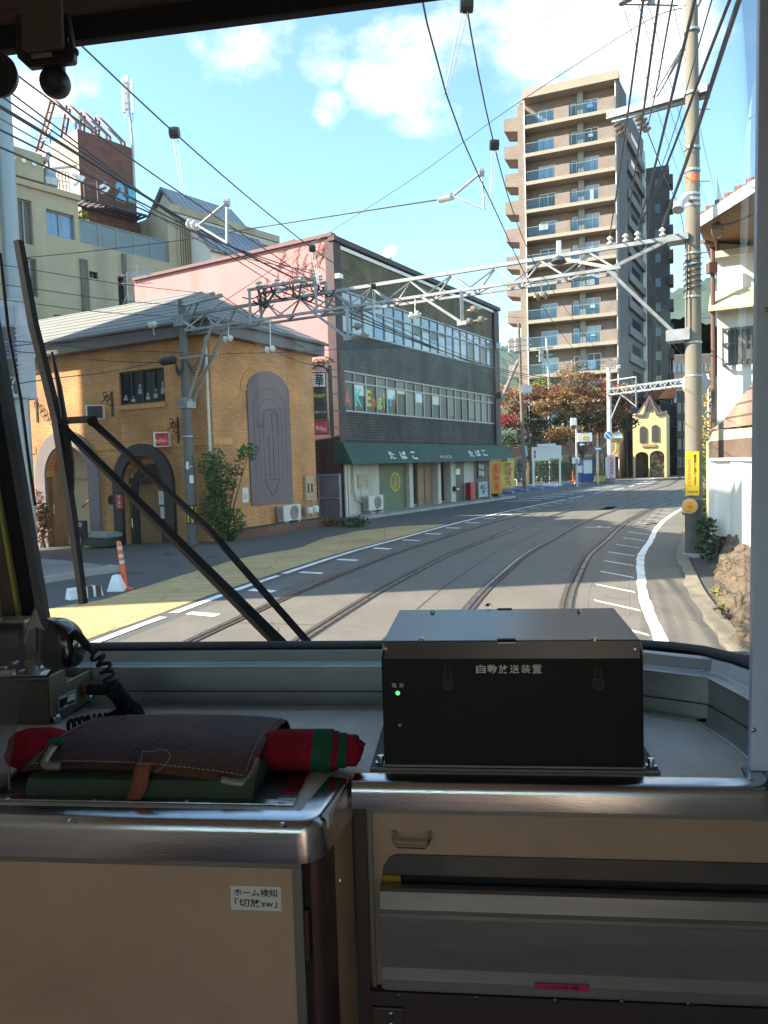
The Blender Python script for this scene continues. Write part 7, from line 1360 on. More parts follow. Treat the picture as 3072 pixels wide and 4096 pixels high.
far_post(708,588,672,.13,'plain orange post in the car park beside the parking sign'); far_post(1084,600,648,.13,'orange post right of the white gantry post'); far_post(1245,575,628,.12,'orange post before the wooden barrier at the yellow house'); far_post(1304,560,622,.10,'first orange post before the yellow house arches'); far_post(1352,558,620,.10,'middle orange post before the yellow house arches'); far_post(1392,570,618,.12,'last orange post before the yellow house arches')
p0,p1 = gT(1182,622),gT(1275,612); t = thing('wooden_barrier','orange wooden barrier frame in front of the yellow house','barrier',(p0+p1)/2); z = at('T',1182,562,p0.y).z; mb = MB()
for p_ in (p0,p1,(p0+p1)/2): mb.bar(p_,p_+Vector((0,0,z)),.22,.2)
for f in (.25,.92): mb.bar(p0+Vector((0,0,z*f)),p1+Vector((0,0,z*f)),.2,.28)
mb.bar(p0+Vector((0,0,z*.3)),p1+Vector((0,0,z*.9)),.2,.2); mb.build('frame',mat('barrier_wood',(.50,.20,.07),.6,var=.15),t)
# railing, hoops, wheel stops, posts
p0,p1 = Vector((at('T',185,640,72).x,72,0)),Vector((at('T',700,640,72).x,72,0)); t = thing('iron_railing','black iron railing in front of the dark villa beyond the car park','railing',(p0+p1)/2); z = at('T',400,538,72).z; mb = MB(); n = 46
for k in range(n+1): p_ = p0.lerp(p1,k/n); mb.bar(p_,p_+Vector((0,0,z)),.05 if k % 6 else .12,.05)
for zz_ in (.3,z-.05): mb.bar(p0+Vector((0,0,zz_)),p1+Vector((0,0,zz_)),.08,.08)
mb.build('rails',m_black,t)
for i,(x0,x1,y0,y1,lb) in enumerate([(278,368,650,695,'steel hoop barrier under the left post of the white signboard'),(402,450,640,682,'steel hoop barrier right of the left signboard post'),(196,246,662,712,'steel hoop barrier beside the yellow post')]):
    a,b = gT(x0,y1),gT(x1,y1); z = at('T',x0,y0,a.y).z; MB().tube([a,a+Vector((.02,0,z*.7)),a.lerp(b,.12)+Vector((0,0,z)),a.lerp(b,.88)+Vector((0,0,z)),b+Vector((-.02,0,z*.7)),b],.07,8).build('hoop_barrier',m_steel,None,lb,'barrier','hoop barriers')
for i,(x0,x1,y,lb) in enumerate([(135,214,776,'pale blue wheel stop nearest the yellow banner flag'),(216,336,758,'long blue wheel stop second from the banner flag'),(345,456,742,'blue wheel stop under the left signboard post'),(468,560,731,'blue wheel stop between the signboard posts'),(640,682,702,'small blue wheel stop near the parking post')]):
    a,b = gT(x0,y),gT(x1,y); mb = MB(); mb.bar(a+Vector((0,0,.09)),b+Vector((0,0,.09)),.3,.18); mb.build('wheel_stop',mat('stop_blue',(.12,.25,.55),.6,var=.25,scale=1.5),None,lb,'wheel stop','blue wheel stops in the car park',bevel=.03)
a,b = gT(468,718),gT(578,718); MB().bar(a+Vector((0,0,.15)),b+Vector((0,0,.15)),.4,.3).build('kerb_block',m_wht,None,'white concrete block under the signboard','block',bevel=.03)
a = gT(212,716); z = at('T',200,598,a.y).z; mb = MB(); mb.bar(a,a+Vector((-.22,0,z)),.22,.2); mb.build('yellow_post',mat('post_yellow',(.62,.48,.06),.5,var=.1),None,'leaning yellow post behind the banner flags','post')
a = gT(1170,622); mb = MB(); mb.cyl(a,Vector((a.x,a.y,at('T',1165,368,a.y).z)),.1,.09,8); mb.build('white_post',m_wht,None,'plain white post beside the lime bush','post')
bush('lime_bush','small lime green bush beside the white post','bush',gT(1150,625),[(-.3,0,1.6,1.0,.8,1.2),(0,0,.8,.9,.7,.8)],600,.22,m_leaf_yg,5)
bush('tall_shrub','tall pale green shrub against the yellow house','shrub',gT(1180,615)+Vector((.5,3,0)),[(-.3,0,5,1.2,.8,2.2),(0,0,2,1.0,.8,2)],900,.26,leaf_mat('leaf_pale',(.13,.19,.06)),5)
bush('hedge_plant','low green hedge plant behind the railing','hedge',Vector((at('T',480,620,74).x,74,0)),[(0,0,1.5,2.4,.8,1.2),(2,0,1.2,1.2,.8,.9)],900,.22,leaf_mat('leaf_bright',(.11,.18,.035)),6)
bush('grass_clump','dry grass clump at the corner of the yellow house','grass clump',gT(1440,600),[(0,0,.6,2.6,1,.8),(2.2,0,.6,1.5,1,.7)],500,.28,leaf_mat('leaf_straw',(.26,.20,.08)),5)
# wooden pole, leaning strut, small pole
Yw = 60.0; pb_ = at('D',275,1330,Yw); pt_ = at('D',247,555,Yw); t = thing('wooden_pole','slim brown wooden pole rising in front of the copper leaved trees','pole',Vector((pb_.x,Yw,0))); mb = MB(); mb.tube([Vector((pb_.x+.05,Yw,0)),pb_,pt_],[.17,.16,.10],10); mb.build('shaft',mat('pole_wood',(.20,.155,.115),.85,var=.2,scale=3),t,smooth=True); mb = MB()
for y in (660,690,720): a = at('D',252,y,Yw); mb.bar(a-Vector((1.0,0,.0)),a+Vector((.9,0,.15)),.1,.1); [insulator(mb,a+Vector((dx,0,.05)),a+Vector((dx,0,.35)),.12,2) for dx in (-.8,-.3,.7)]
mb.build('crossarms',m_steel,t); mb = MB(); a = at('D',290,930,Yw); mb.obox(a,Vector((.4,0,0)),Vector((0,.25,0)),(0,0,.3)); mb.bar(at('D',285,1250,Yw),at('D',292,1310,Yw),.3,.2); mb.build('junction_boxes',mat('box_bluegrey',(.35,.42,.48),.5,.2,var=.15),t)
MB().tube([at('D',140,1010,62),at('D',245,765,62)],.14,8).build('leaning_strut',mat('strut_grey',(.22,.20,.18),.8,var=.2),None,'leaning grey strut pole against the wooden pole','strut')
a,b = at('D',418,880,76),at('D',404,640,76); t = thing('service_pole','short grey service pole with equipment boxes before the tower balconies','pole',Vector((a.x,a.y,0))); mb = MB(); mb.tube([Vector((a.x,a.y,0)),a,b],[.17,.15,.12],8); mb.build('shaft',mat('sign_post_grey',(.42,.43,.42)),t); mb = MB()
for y in (700,740): c_ = at('D',408,y,76); mb.bar(c_-Vector((1.1,0,0)),c_+Vector((.6,0,.1)),.12,.12); mb.obox(c_-Vector((.6,0,.3)),Vector((.2,0,0)),Vector((0,.2,0)),(0,0,.3))
mb.build('equipment',m_galv,t)
# ================================================================ right side: bank, walls, house
wf = spline([(2.75,3.5,0),(3.3,5.5,0),(4.25,8.8,0),(5.4,11.85,0),(6.5,14.2,0),(7.5,16.6,0),(8.9,19.3,0),(10.1,21.8,0),(13.3,28,0)],6)
rnd = random.Random(21); zw = .60
m_rock = mat('rubble_stone',(.12,.085,.055),.85,var=.3,scale=3,bump=.8,bscale=14,stain=((.06,.06,.03),2.5,.8,(1,1,1)))
nt = m_rock.node_tree; bs = nt.nodes['Principled BSDF']; src_ = bs.inputs['Base Color'].links[0].from_socket; vo = nt.nodes.new('ShaderNodeTexVoronoi'); vo.feature = 'DISTANCE_TO_EDGE'; vo.inputs['Scale'].default_value = 3.4; tc_ = nt.nodes.new('ShaderNodeTexCoord'); mr_ = nt.nodes.new('ShaderNodeMapRange'); mr_.inputs['From Max'].default_value = .05; mr_.inputs['To Min'].default_value = .22; sc_r = nt.nodes.new('ShaderNodeVectorMath'); sc_r.operation = 'SCALE'
for a,b in ((tc_.outputs['Object'],vo.inputs['Vector']),(vo.outputs['Distance'],mr_.inputs['Value']),(src_,sc_r.inputs[0]),(mr_.outputs[0],sc_r.inputs['Scale']),(sc_r.outputs[0],bs.inputs['Base Color'])): nt.links.new(a,b)
rw = thing('stone_bank','rough brown rubble stone bank below the white wall','stone wall',wf[6]); mb = MB(); n = len(wf); rows = []
for j,(f,o) in enumerate(((-.05,-.10),(.3,-.02),(.65,.05),(1.0,.2),(1.02,1.2))):
    rows.append([p+Vector((o+rnd.uniform(-.05,.07),-o*.3+rnd.uniform(-.05,.05),zw*f+(rnd.uniform(-.05,.05) if 0 < j < 4 else 0))) for p in wf])
mb.add([v for r_ in rows for v in r_],[(j*n+i,j*n+i+1,(j+1)*n+i+1,(j+1)*n+i) for j in range(4) for i in range(n-1)]); bk = mb.build('stones',m_rock,rw)
for nm_,ty_,sz,st_ in (('v','VORONOI',.30,.26),('c','CLOUDS',.10,.08)):
    if nm_ == 'v': k = bk.modifiers.new('s','SUBSURF'); k.levels = k.render_levels = 5; k.subdivision_type = 'SIMPLE'
    tx = bpy.data.textures.new('rock',ty_); tx.noise_scale = sz; k = bk.modifiers.new(nm_,'DISPLACE'); k.texture = tx; k.strength = -st_ if nm_ == 'v' else st_; k.mid_level = .4; k.texture_coords = 'LOCAL'
for i,(x,y,lb) in enumerate([(445,1610,'green weeds sprouting at the foot of the stone bank, nearer clump'),(490,1690,'bright small weed in the stone bank nearest the tram'),(395,1310,'dark green plant between the concrete pole and the white wall'),(375,1200,'shaded ivy clump on the kerb behind the concrete pole')]):
    p_ = at('Q',x,y,[10.6,9.7,15.3,18.0][i]); bush('bank_weed',lb,'weeds',Vector((p_.x,p_.y,max(.02,p_.z-.15))),[(0,0,.08,.07 if i < 2 else .25,.07 if i < 2 else .2,.09 if i < 2 else .3)] + ([(0,.1,.45,.2,.25,.25)] if i > 1 else []),[40,30,380,300][i],[.035,.03,.10,.10][i],[m_leaf_yg,m_leaf_yg,m_leaf_dk,m_leaf_dk][i],4)
bush('street_hedge','green hedge with yellowed tips behind the concrete pole','hedge',Vector((at('Q',395,900,24).x,24,0)),[(0,0,1.2,.7,.8,1.0),(.1,0,2.2,.55,.6,.7),(-.1,0,.5,.7,.8,.6)],1500,.14,m_leaf,6)
bush('yellow_conifer','slender yellowing conifer top behind the concrete pole','shrub',Vector((at('Q',400,600,26).x,26,0)),[(0,0,4.2,.22,.25,1.3),(0,0,2.6,.4,.4,1.0)],500,.13,leaf_mat('leaf_gold',(.38,.27,.06)),4)
m_wallw = mat('white_plaster',(.74,.72,.69),.8,var=.04,scale=1.2,stain=((.45,.42,.37),1.2,.5))
A7 = at('Q',441,1230,15.6); B7 = at('Q',547,1240,15.2); zp7 = A7.z; hv = Vector((-math.sin(math.radians(19)),-math.cos(math.radians(19)),0)); C7 = B7+hv*9
t = thing('white_wall','white plastered garden wall standing on the stone bank','wall',Vector((A7.x,A7.y,zp7))); zt7 = 2.1
mb = MB(); mb.prism([Vector((p_.x,p_.y,zp7-.1)) for p_ in (A7,B7,C7,C7+Vector((.25,0,0)),B7+Vector((.3,.3,0)),A7+Vector((0,.3,0)))],(0,0,zt7-zp7+.1)); mb.build('plaster',m_wallw,t)
mb = MB(); mb.prism([Vector((p_.x,p_.y,zt7)) for p_ in (A7+Vector((-.08,-.08,0)),B7+Vector((-.06,-.08,0)),C7+Vector((-.1,0,0)),C7+Vector((.35,0,0)),B7+Vector((.4,.35,0)),A7+Vector((0,.38,0)))],(0,0,.06)); mb.build('coping',mat('coping_pale',(.55,.52,.47),.7,var=.1),t)
# house
HF = Pl(Vector((at('D',1372,900,18.6).x,18.6,0)),.88,-.47); hs = thing('white_house','white plastered house with a barred window and brown tiled roof behind the concrete pole','house',HF.pt(1.5,0)); hh = lambda c,x,y,o=0: HF.hit(c,x,y,o)
zw0 = 1.2; zw1 = hh('D',1400,185)[1]; SE = hh('Q',760,600)[0]
b0,bz1 = hh('D',1432,590); b1_,bz0 = hh('D',1640,770)
mb = MB(); HF.wall(mb,0,7,zw0,zw1,[(b0,b1_,bz0,bz1)],.18); mb.quad(HF.pt(0,zw0),HF.pt(0,zw0,-6),HF.pt(0,zw1+2,-6),HF.pt(0,zw1+2)); mb.build('wall',m_wallw,hs)
mb = MB(); HF.slab(mb,b0,b1_,bz0,bz1,-.19,-.15); w_ = mb.build('window',m_gl_g,hs); mb = MB(); n = 7
for k in range(n): c = b0+(b1_-b0)*(k+.5)/n; HF.slab(mb,c-.015,c+.015,bz0-.02,bz1-.05,.18,.21)
for z in (bz0-.02,bz0+(bz1-bz0)*.55,bz1-.03): HF.slab(mb,b0-.12,b1_,z-.03,z+.03,.14,.18); HF.slab(mb,b0-.12,b0-.08,z-.03,z+.03,0,.14)
HF.slab(mb,b0-.12,b0-.08,bz0-.02,bz1+.02,.14,.18); mb.build('window_bars',mat('bar_grey',(.10,.10,.10),.5,.4,var=.15),w_)
r0 = at('R',985,1800,17.6); r1 = at('R',1465,1490,14.4); dr_ = r1-r0; rs = lambda s: (s-(r0-HF.p).dot(HF.t))/dr_.dot(HF.t)*dr_.z+r0.z-.06
mb = MB(); HF.poly(mb,[(.02,zw1+.15),(7,zw1+.15),(7,rs(7)),(.02,max(zw1+.2,rs(.02)))],-.6,-.15); mb.build('gable_boards',ribbed('gable_planks',(.30,.20,.12),(.16,.10,.06),.3,'u',rough=.7,duty=.1,bump=.3),hs)
mb = MB(); HF.slab(mb,-.12,7,zw1-.02,zw1+.14,-.2,.16); mb.build('string_course',mat('pale_band',(.52,.49,.40)),hs)
za_,zc_ = hh('D',1400,395),hh('D',1400,455)
mb = MB(); mb.hexa([HF.pt(-.15,za_[1]-.42,.0),HF.pt(7,za_[1]-.42,.0),HF.pt(7,za_[1]-.48,.65),HF.pt(-.15,za_[1]-.48,.65),HF.pt(-.15,za_[1]+.1,.0),HF.pt(7,za_[1]+.1,.0),HF.pt(7,za_[1]-.42,.65),HF.pt(-.15,za_[1]-.42,.65)]); mb.build('window_canopy',mat('canopy_cream',(.55,.47,.30),.6,var=.1),hs)
r2 = r0+dr_*2.0; dep = Vector((.47,.88,0))*7
mb = MB(); mb.prism([r0,r2,r2+Vector((0,0,.10)),r0+Vector((0,0,.10))],dep); mb.build('roof_underside',mat('soffit_wood',(.26,.15,.07),.7,var=.2),hs)
m_rtile = ribbed('brown_roof_tiles',(.20,.085,.07),(.07,.03,.028),.30,'u',rough=.5,duty=.3,bump=1.0,var=.25)
mb = MB(); n = 12
for k in range(n):
    a = r0.lerp(r2,k/n)+Vector((0,0,.105)); b = r0.lerp(r2,(k+1)/n)+Vector((0,0,.105)); mb.prism([a-Vector((.47,.88,0))*.06,b-Vector((.47,.88,0))*.06,b-Vector((.47,.88,0))*.06+Vector((0,0,.05)),a-Vector((.47,.88,0))*.06+Vector((0,0,.15))],dep*1.02)
mb.build('roof',m_rtile,hs); mb = MB(); fo_ = Vector((-.0047,-.0088,0))*10; mb.prism([r0+fo_+Vector((0,0,-.14)),r2+fo_+Vector((0,0,-.14)),r2+fo_+Vector((0,0,.10)),r0+fo_+Vector((0,0,.10))],fo_*.5); mb.build('bargeboard',m_wht,hs)
mb = MB(); a = at('D',1345,130,18.2); b = at('D',1378,1165,18.2); mb.tube([at('D',1290,95,17.6),at('D',1338,105,17.9),a,Vector((a.x+.02,18.2,b.z))],.055,8); mb.obox(at('D',1340,245,18.15),Vector((.1,0,0)),Vector((0,.1,0)),(0,0,.12)); mb.build('downpipe',mat('pipe_russet',(.14,.07,.055),.5,var=.15),hs)
mb = MB(); p_ = at('C',1370,1280,17.0); mb.tube(sag(p_,at('C',1592,1205,15.6),.05,6),.03,6); mb.sphere(p_,.1,8,6); mb.tube([p_+Vector((.12*math.cos(u),0,.18*math.sin(u)-.1)) for u in [k*.6 for k in range(11)]],.012,5); mb.build('service_cable',mat('brown_cable',(.16,.13,.11)),hs)
# porch roof in front
p0,p1 = at('Q',400,615,17.2),at('Q',690,635,14.6); t = thing('porch_roof','small porch roof with cream fascia above the white garden wall','porch',Vector((p0.x,p0.y,2.1))); dv = Vector((p1.x-p0.x,p1.y-p0.y,0)); nv_ = Vector((dv.y,-dv.x,0)).normalized(); zf_ = at('Q',520,610,16).z; zf2 = at('Q',520,555,16).z
mb = MB(); e0 = Vector((p0.x,p0.y,0)); e1 = e0+dv*1.6; mb.prism([e0+Vector((0,0,zf_)),e1+Vector((0,0,zf_)),e1+Vector((0,0,zf2)),e0+dv*.12+Vector((0,0,zf2+.05)),],-nv_*.5); mb.build('fascia',mat('canopy_cream',(.55,.47,.30)),t)
mb = MB(); q1 = at('Q',690,410,14.6); mb.prism([e0+dv*.05+Vector((0,0,zf2+.09)),e1+Vector((0,0,zf2+.06)),e1+Vector((0,0,q1.z+1.1)),e0+dv*.35+Vector((0,0,zf2+.22))],-nv_*.9); mb.build('roof',ribbed('porch_tiles',(.30,.21,.16),(.14,.09,.07),.25,'v',rough=.6,duty=.3,bump=.6),t)
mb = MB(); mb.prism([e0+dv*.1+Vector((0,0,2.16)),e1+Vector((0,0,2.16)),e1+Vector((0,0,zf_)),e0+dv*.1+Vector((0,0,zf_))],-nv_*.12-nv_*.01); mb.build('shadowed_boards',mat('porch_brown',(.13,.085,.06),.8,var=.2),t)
mb = MB(); mb.bar(e0+dv*.02+Vector((0,0,.6)),e0+dv*.02+Vector((0,0,zf_)),.1,.1); mb.build('porch_post',mat('canopy_cream',(.55,.47,.30)),t)
# lattice sign panel glimpsed between pole and house
p_ = at('Q',398,160,30); b_ = at('Q',440,540,30); t = thing('shop_name_panel','white gridded vertical name panel glimpsed between the concrete pole and the white house','sign',Vector((p_.x,30,1.5))); mb = MB(); mb.box(p_.x,b_.x,30,30.15,b_.z,p_.z); o = mb.build('panel',m_wht,t); mb = MB(); n = 7
for k in range(n+1): z = b_.z+(p_.z-b_.z)*k/n; mb.box(p_.x,b_.x,29.95,29.998,z-.04,z+.04)
mb.build('grid_bars',m_black,o); mb = MB(); rnd = random.Random(6)
for k in range(n): c_ = Vector(((p_.x+b_.x)/2,29.99,b_.z+(p_.z-b_.z)*(k+.5)/n)); mb.bar(c_-Vector((.12,0,.1)),c_+Vector((.12,0,.12)),.05,.01,up=(0,1,0)); mb.bar(c_+Vector((-.12,0,.1)),c_+Vector((.08,0,-.1)),.05,.01,up=(0,1,0))
mb.build('faded_characters',m_prt,o)
mb = MB(); mb.box(p_.x+.1,p_.x+.3,30.2,30.4,0,b_.z+1); mb.build('panel_post',m_steel,t)
# ================================================================ the building outside the frame on the left: its shadow crosses the street
LBx = -14.6; t = thing('street_office_block','grey office block left of the street whose shadow crosses the road','office block',(LBx-7,17.5,0)); mb = MB(); P = [Vector((LBx+.9,11.4,-1)),Vector((LBx-.6,25.5,-1)),Vector((LBx-13,24.4,-1)),Vector((LBx-13,10.0,-1))]; mb.prism(P,(0,0,18.2)); mb.build('wall',m_tan,t)
ob = Pl(P[0],P[1].x-P[0].x,P[1].y-P[0].y)
for f in range(5):
    for k in range(5):
        mb = MB(); ob.slab(mb,.9+2.7*k,2.6+2.7*k,1.2+3.6*f,3.0+3.6*f,.0,.06); w_ = mb.build('window',m_alu,t); mb = MB(); ob.slab(mb,1.0+2.7*k,2.5+2.7*k,1.3+3.6*f,2.9+3.6*f,.061,.07); mb.build('pane',m_glass_dark,w_)
# ================================================================ tram cab (tram frame: x right, y forward, z up; one unit = 1.42 m about the eye)
TA = math.radians(6); KS = 1.42
TM = Matrix.Translation((0,0,EYE)) @ Matrix.Rotation(-TA,4,'Z') @ Matrix.Scale(KS,4) @ Matrix.Translation((0,0,-EYE))
TI = TM.inverted()
def TW(x,y,z): return TM @ Vector((x,y,z))
TX = (Matrix.Rotation(-TA,3,'Z') @ Vector((1,0,0))); TY = (Matrix.Rotation(-TA,3,'Z') @ Vector((0,1,0))); TZ = Vector((0,0,1))
def tpt(c,x,y,ly=None,z=None):
    d = TI.to_3x3() @ ray(*q(c,x,y)); o = TI @ CAM
    return o+d*((ly-o.y)/d.y) if ly is not None else o+d*((z-o.z)/d.z)
def TB(): return MB(TM)
def laminate(name,col,along='u'):
    m = mat(name,col,.5,var=.10,scale=2.2,stain=((col[0]*.55,col[1]*.5,col[2]*.45),3.5,.45,(1,1,.7)),grain=.035); nt = m.node_tree; b = nt.nodes['Principled BSDF']
    tc = nt.nodes.new('ShaderNodeTexCoord'); mp = nt.nodes.new('ShaderNodeMapping'); mp.inputs['Scale'].default_value = (6,6,420); no = nt.nodes.new('ShaderNodeTexNoise'); no.inputs['Scale'].default_value = 1; no.inputs['Detail'].default_value = 3
    nt.links.new(tc.outputs['Object'],mp.inputs[0]); nt.links.new(mp.outputs[0],no.inputs['Vector']); bp = nt.nodes.new('ShaderNodeBump'); bp.inputs['Strength'].default_value = .25; bp.inputs['Distance'].default_value = .002; nt.links.new(no.outputs['Fac'],bp.inputs['Height']); nt.links.new(bp.outputs[0],b.inputs['Normal']); return m
m_lam = laminate('beige_laminate',(.45,.30,.20)); m_top = mat('counter_laminate',(.66,.63,.57),.42,var=.08,scale=5,bump=.15,bscale=300,stain=((.42,.39,.34),6,.5,(1,1,1)),grain=.12)
m_ss = mat('brushed_stainless',(.56,.56,.57),.15,1.0,var=.14,scale=6,stretch=(.6,8,8),bump=.05,bscale=90); m_ssd = mat('dull_stainless',(.36,.35,.34),.38,.9,var=.16,scale=3,stretch=(.6,6,6)); m_alp = mat('brown_aluminium',(.26,.235,.215),.45,.7,var=.1)
m_sill = mat('sill_steel',(.38,.40,.39),.42,.5,var=.18,scale=3,stretch=(1,1,3)); m_gask = mat('black_rubber',(.009,.009,.010),.65,var=.2,scale=10,spec=.25)
m_brown = mat('brown_enamel',(.075,.05,.042),.42,var=.12); m_dkred = mat('red_reflection_steel',(.10,.055,.055),.35,.5,var=.15); m_ylw = mat('yellow_metal_and_reflection',(.42,.36,.10),.35,.6,var=.15)  # m_dkred and m_ylw carry reflections on the metal as base colour
m_wipe = mat('wiper_black',(.010,.009,.009),.75,var=.2,scale=12,spec=.12); m_slot = mat('slot_black',(.006,.006,.007),.8,var=0)
m_screw = mat('screw_steel',(.55,.55,.55),.25,1.0,var=.05)
tram = thing('tram','tram driving cab with stainless trimmed counter, wipers and curved windscreen','tram',(0,0,0),-TA)
def screw(mb,c,ax,r=.0042):
    mb.lathe(c,ax,[(r,0),(r*.95,r*.35),(r*.5,r*.6),(.0003,r*.62)],10)
def screws(nm,m,par,pts,ax,r=.0042):
    for p in pts: mb = TB(); screw(mb,p,ax,r); mb.build(nm,m,par)
def sweep(mb,path,prof,closed=False):
    """profile (outward offset, z) along a plan path; outward = right of travel"""
    P = [Vector((x,y,0)) for x,y in path]; rings = []
    for i,p in enumerate(P):
        t = (P[min(i+1,len(P)-1)]-P[max(i-1,0)]).normalized(); nn = Vector((t.y,-t.x,0)); rings.append([p+nn*o+Vector((0,0,z)) for o,z in prof])
    k = len(prof); mb.add([v for r_ in rings for v in r_],[(i*k+j,i*k+j+1,(i+1)*k+j+1,(i+1)*k+j) for i in range(len(P)-1) for j in range(k-1)]); return mb
# counter
CZ = 1.73
mb = TB(); mb.prism([(-1.06,.95,CZ-.02),(-.21,.95,CZ-.02),(-.19,.965,CZ-.02),(-.178,1.095,CZ-.02),(.43,1.095,CZ-.02),(.452,1.12,CZ-.02),(.449,1.24,CZ-.02),(.423,1.348,CZ-.02),(.335,1.413,CZ-.02),(-.17,1.43,CZ-.02),(-1.06,1.43,CZ-.02)],(0,0,.02)); counter = mb.build('counter_top',m_top,tram)
nose = [(-.024,CZ+.0005),(-.022,CZ+.003),(.0,CZ+.003),(.008,CZ+.001),(.013,CZ-.005),(.0145,CZ-.012),(.0145,CZ-.052),(.010,CZ-.054)]
nose2 = [(o,z if z > CZ-.02 else z+.016) for o,z in nose]
arc = lambda cx,cy,r,a0,a1,n=6: [(cx+r*math.cos(a0+(a1-a0)*i/n),cy+r*math.sin(a0+(a1-a0)*i/n)) for i in range(n+1)]
mb = TB(); sweep(mb,[(-1.06,.945),(-.6,.945),(-.228,.945)]+arc(-.228,.967,.022,-math.pi/2,-.08)[1:]+[(-.196,1.03),(-.187,1.075)],nose); mb.build('console_edge_trim',m_ss,tram,smooth=True)
mb = TB(); sweep(mb,[(-.172,1.072),(.1,1.072),(.405,1.072)]+arc(.405,1.092,.020,-math.pi/2,0)[1:]+[(.432,1.13)],nose2); mb.build('counter_edge_trim',m_ss,tram,smooth=True)
screws('trim_screw',m_screw,tram,[tpt(c,x,y,z=CZ+.003) for c,x,y in [('K',295,197),('K',1220,214),('L',1595,110)]],(0,0,1))
# tray in the console top
tr0,tr1,ty0,ty1 = -.72,-.243,.985,1.283
mb = TB(); w_ = .017
for x0,x1,y0,y1 in ((tr0,tr1,ty0,ty0+w_),(tr0,tr1,ty1-w_,ty1),(tr0,tr0+w_,ty0+w_,ty1-w_),(tr1-w_-.01,tr1,ty0+w_,ty1-w_)): mb.box(x0,x1,y0,y1,CZ+.0004,CZ+.003)
tray = mb.build('tray_frame',m_ss,tram,bevel=.0015); mb = TB(); mb.box(tr0+w_,tr1-w_-.01,ty0+w_,ty1-w_,CZ+.0003,CZ+.0009); mb.build('tray_floor',mat('tray_dark',(.02,.02,.02),.6,var=.1),tray)
screws('tray_screw',m_screw,tray,[tpt(c,x,y,z=CZ+.003) for c,x,y in [('K',30,105),('K',412,109),('K',808,112),('K',1216,122),('I',1408,626)]],(0,0,1))
# left console front: laminate door in an aluminium frame
mb = TB(); mb.box(-1.06,-.238,.947,.953,1.2,1.664); door = mb.build('console_door',m_lam,tram)
mb = TB(); mb.box(-1.06,-.2245,.941,.95,1.6645,1.6785); mb.box(-.2375,-.2245,.941,.95,1.2,1.664); mb.build('door_frame',m_alp,door,bevel=.0012)
mb = TB(); P = [(-.2235,.950)]+arc(-.212,.958,.0175,-math.pi/2,-.1,5)+[(-.190,1.0)]; sweep(mb,P,[(.0,1.2),(.0,1.677)]); mb.build('corner_post',m_dkred,tram,smooth=True)
mb = TB(); mb.prism([(-.192,.985,1.2),(-.1785,1.09,1.2),(-.1845,1.09,1.2),(-.198,.985,1.2)],(0,0,.476)); mb.build('console_side',m_lam,tram)
mb = TB(); h0,h1 = tpt('K',1322,575,.944),tpt('K',1332,790,.944); mb.cyl((-.2195,.940,h1.z),(-.2195,.940,h0.z),.0038,n=10); mb.cyl((-.2195,.940,h0.z-.03),(-.2195,.940,h0.z+.001),.0044,n=10); mb.build('hinge',m_dkred,tram,smooth=True)
st0,st1 = tpt('K',995,470,.946),tpt('K',1217,588,.946); mb = TB(); mb.box(st0.x,st1.x,.9455,.9465,st1.z,st0.z-.002); stk = mb.build('door_label',m_paper,door)
cx,cz,w_,h_ = (st0.x+st1.x)/2,(st0.z+st1.z)/2,st1.x-st0.x,st0.z-st1.z
text('ホーム検知',TW(cx,.9452,cz+h_*.20),TX,TZ,w_*KS*.86,h_*KS*.30,m_ink,stk,out=.0006,bold=.012); text('「切放sw」',TW(cx,.9452,cz-h_*.20),TX,TZ,w_*KS*.84,h_*KS*.32,m_ink,stk,out=.0006,bold=.012)
for c,x,y in [('K',1506,232),('K',1430,452)]: p_ = tpt(c,x,y,1.02); screws('side_screw',m_screw,tram,[Vector((-.187,p_.y,p_.z))],(1,-.1,0))
# right cabinet
mb = TB(); mb.box(-.1775,-.158,1.098,1.12,1.2,1.690); mb.build('cabinet_stile',m_brown,tram)
mb = TB(); mb.box(-.158,.62,1.105,1.12,1.2,1.69); cab = mb.build('cabinet_face',m_lam,tram)
mb = TB(); mb.box(-.156,.62,1.0975,1.1045,1.668,1.677); mb.box(-.156,-.149,1.0975,1.1045,1.375,1.6675); mb.build('cabinet_frame',m_alp,cab,bevel=.0012)
mb = TB(); a,b = tpt('L',255,322,1.09),tpt('L',392,325,1.09); zl = tpt('L',320,357,1.085).z; mb.tube([Vector((a.x,1.104,a.z)),Vector((a.x,1.094,a.z-.003)),Vector((a.x+.002,1.084,zl+.006)),Vector((a.x+.007,1.080,zl+.001)),Vector((b.x-.007,1.080,zl)),Vector((b.x-.002,1.084,zl+.005)),Vector((b.x,1.094,b.z-.003)),Vector((b.x,1.104,b.z))],.0031,8); mb.build('cabinet_handle',m_ss,cab,smooth=True)
za,zb_ = tpt('L',700,405,1.1).z,tpt('L',700,480,1.1).z; zc = tpt('L',700,520,1.09).z
mb = TB(); x0 = tpt('L',215,465,1.1).x; x1 = .47; P = [(x0,zb_),(x0+.002,zb_+.012),(x0+.012,za-.004),(x0+.022,za),(x1-.02,za),(x1-.004,za-.006),(x1,zb_)]; mb.prism([(x,1.1035,z) for x,z in P],(0,-.002,0)); mb.build('slot_surround',mat('worn_metal',(.13,.105,.10),.5,.6,var=.3,scale=6),cab)
mb = TB(); mb.box(x0,x1,1.1022,1.1036,zc-.03,zb_+.001); mb.build('slot_opening',m_slot,cab); mb = TB(); mb.box(x0+.001,x0+.028,1.0995,1.1015,zc-.02,zb_-.001); mb.build('yellow_card',mat('card_yellow',(.35,.22,.01),.7,var=.1),cab)
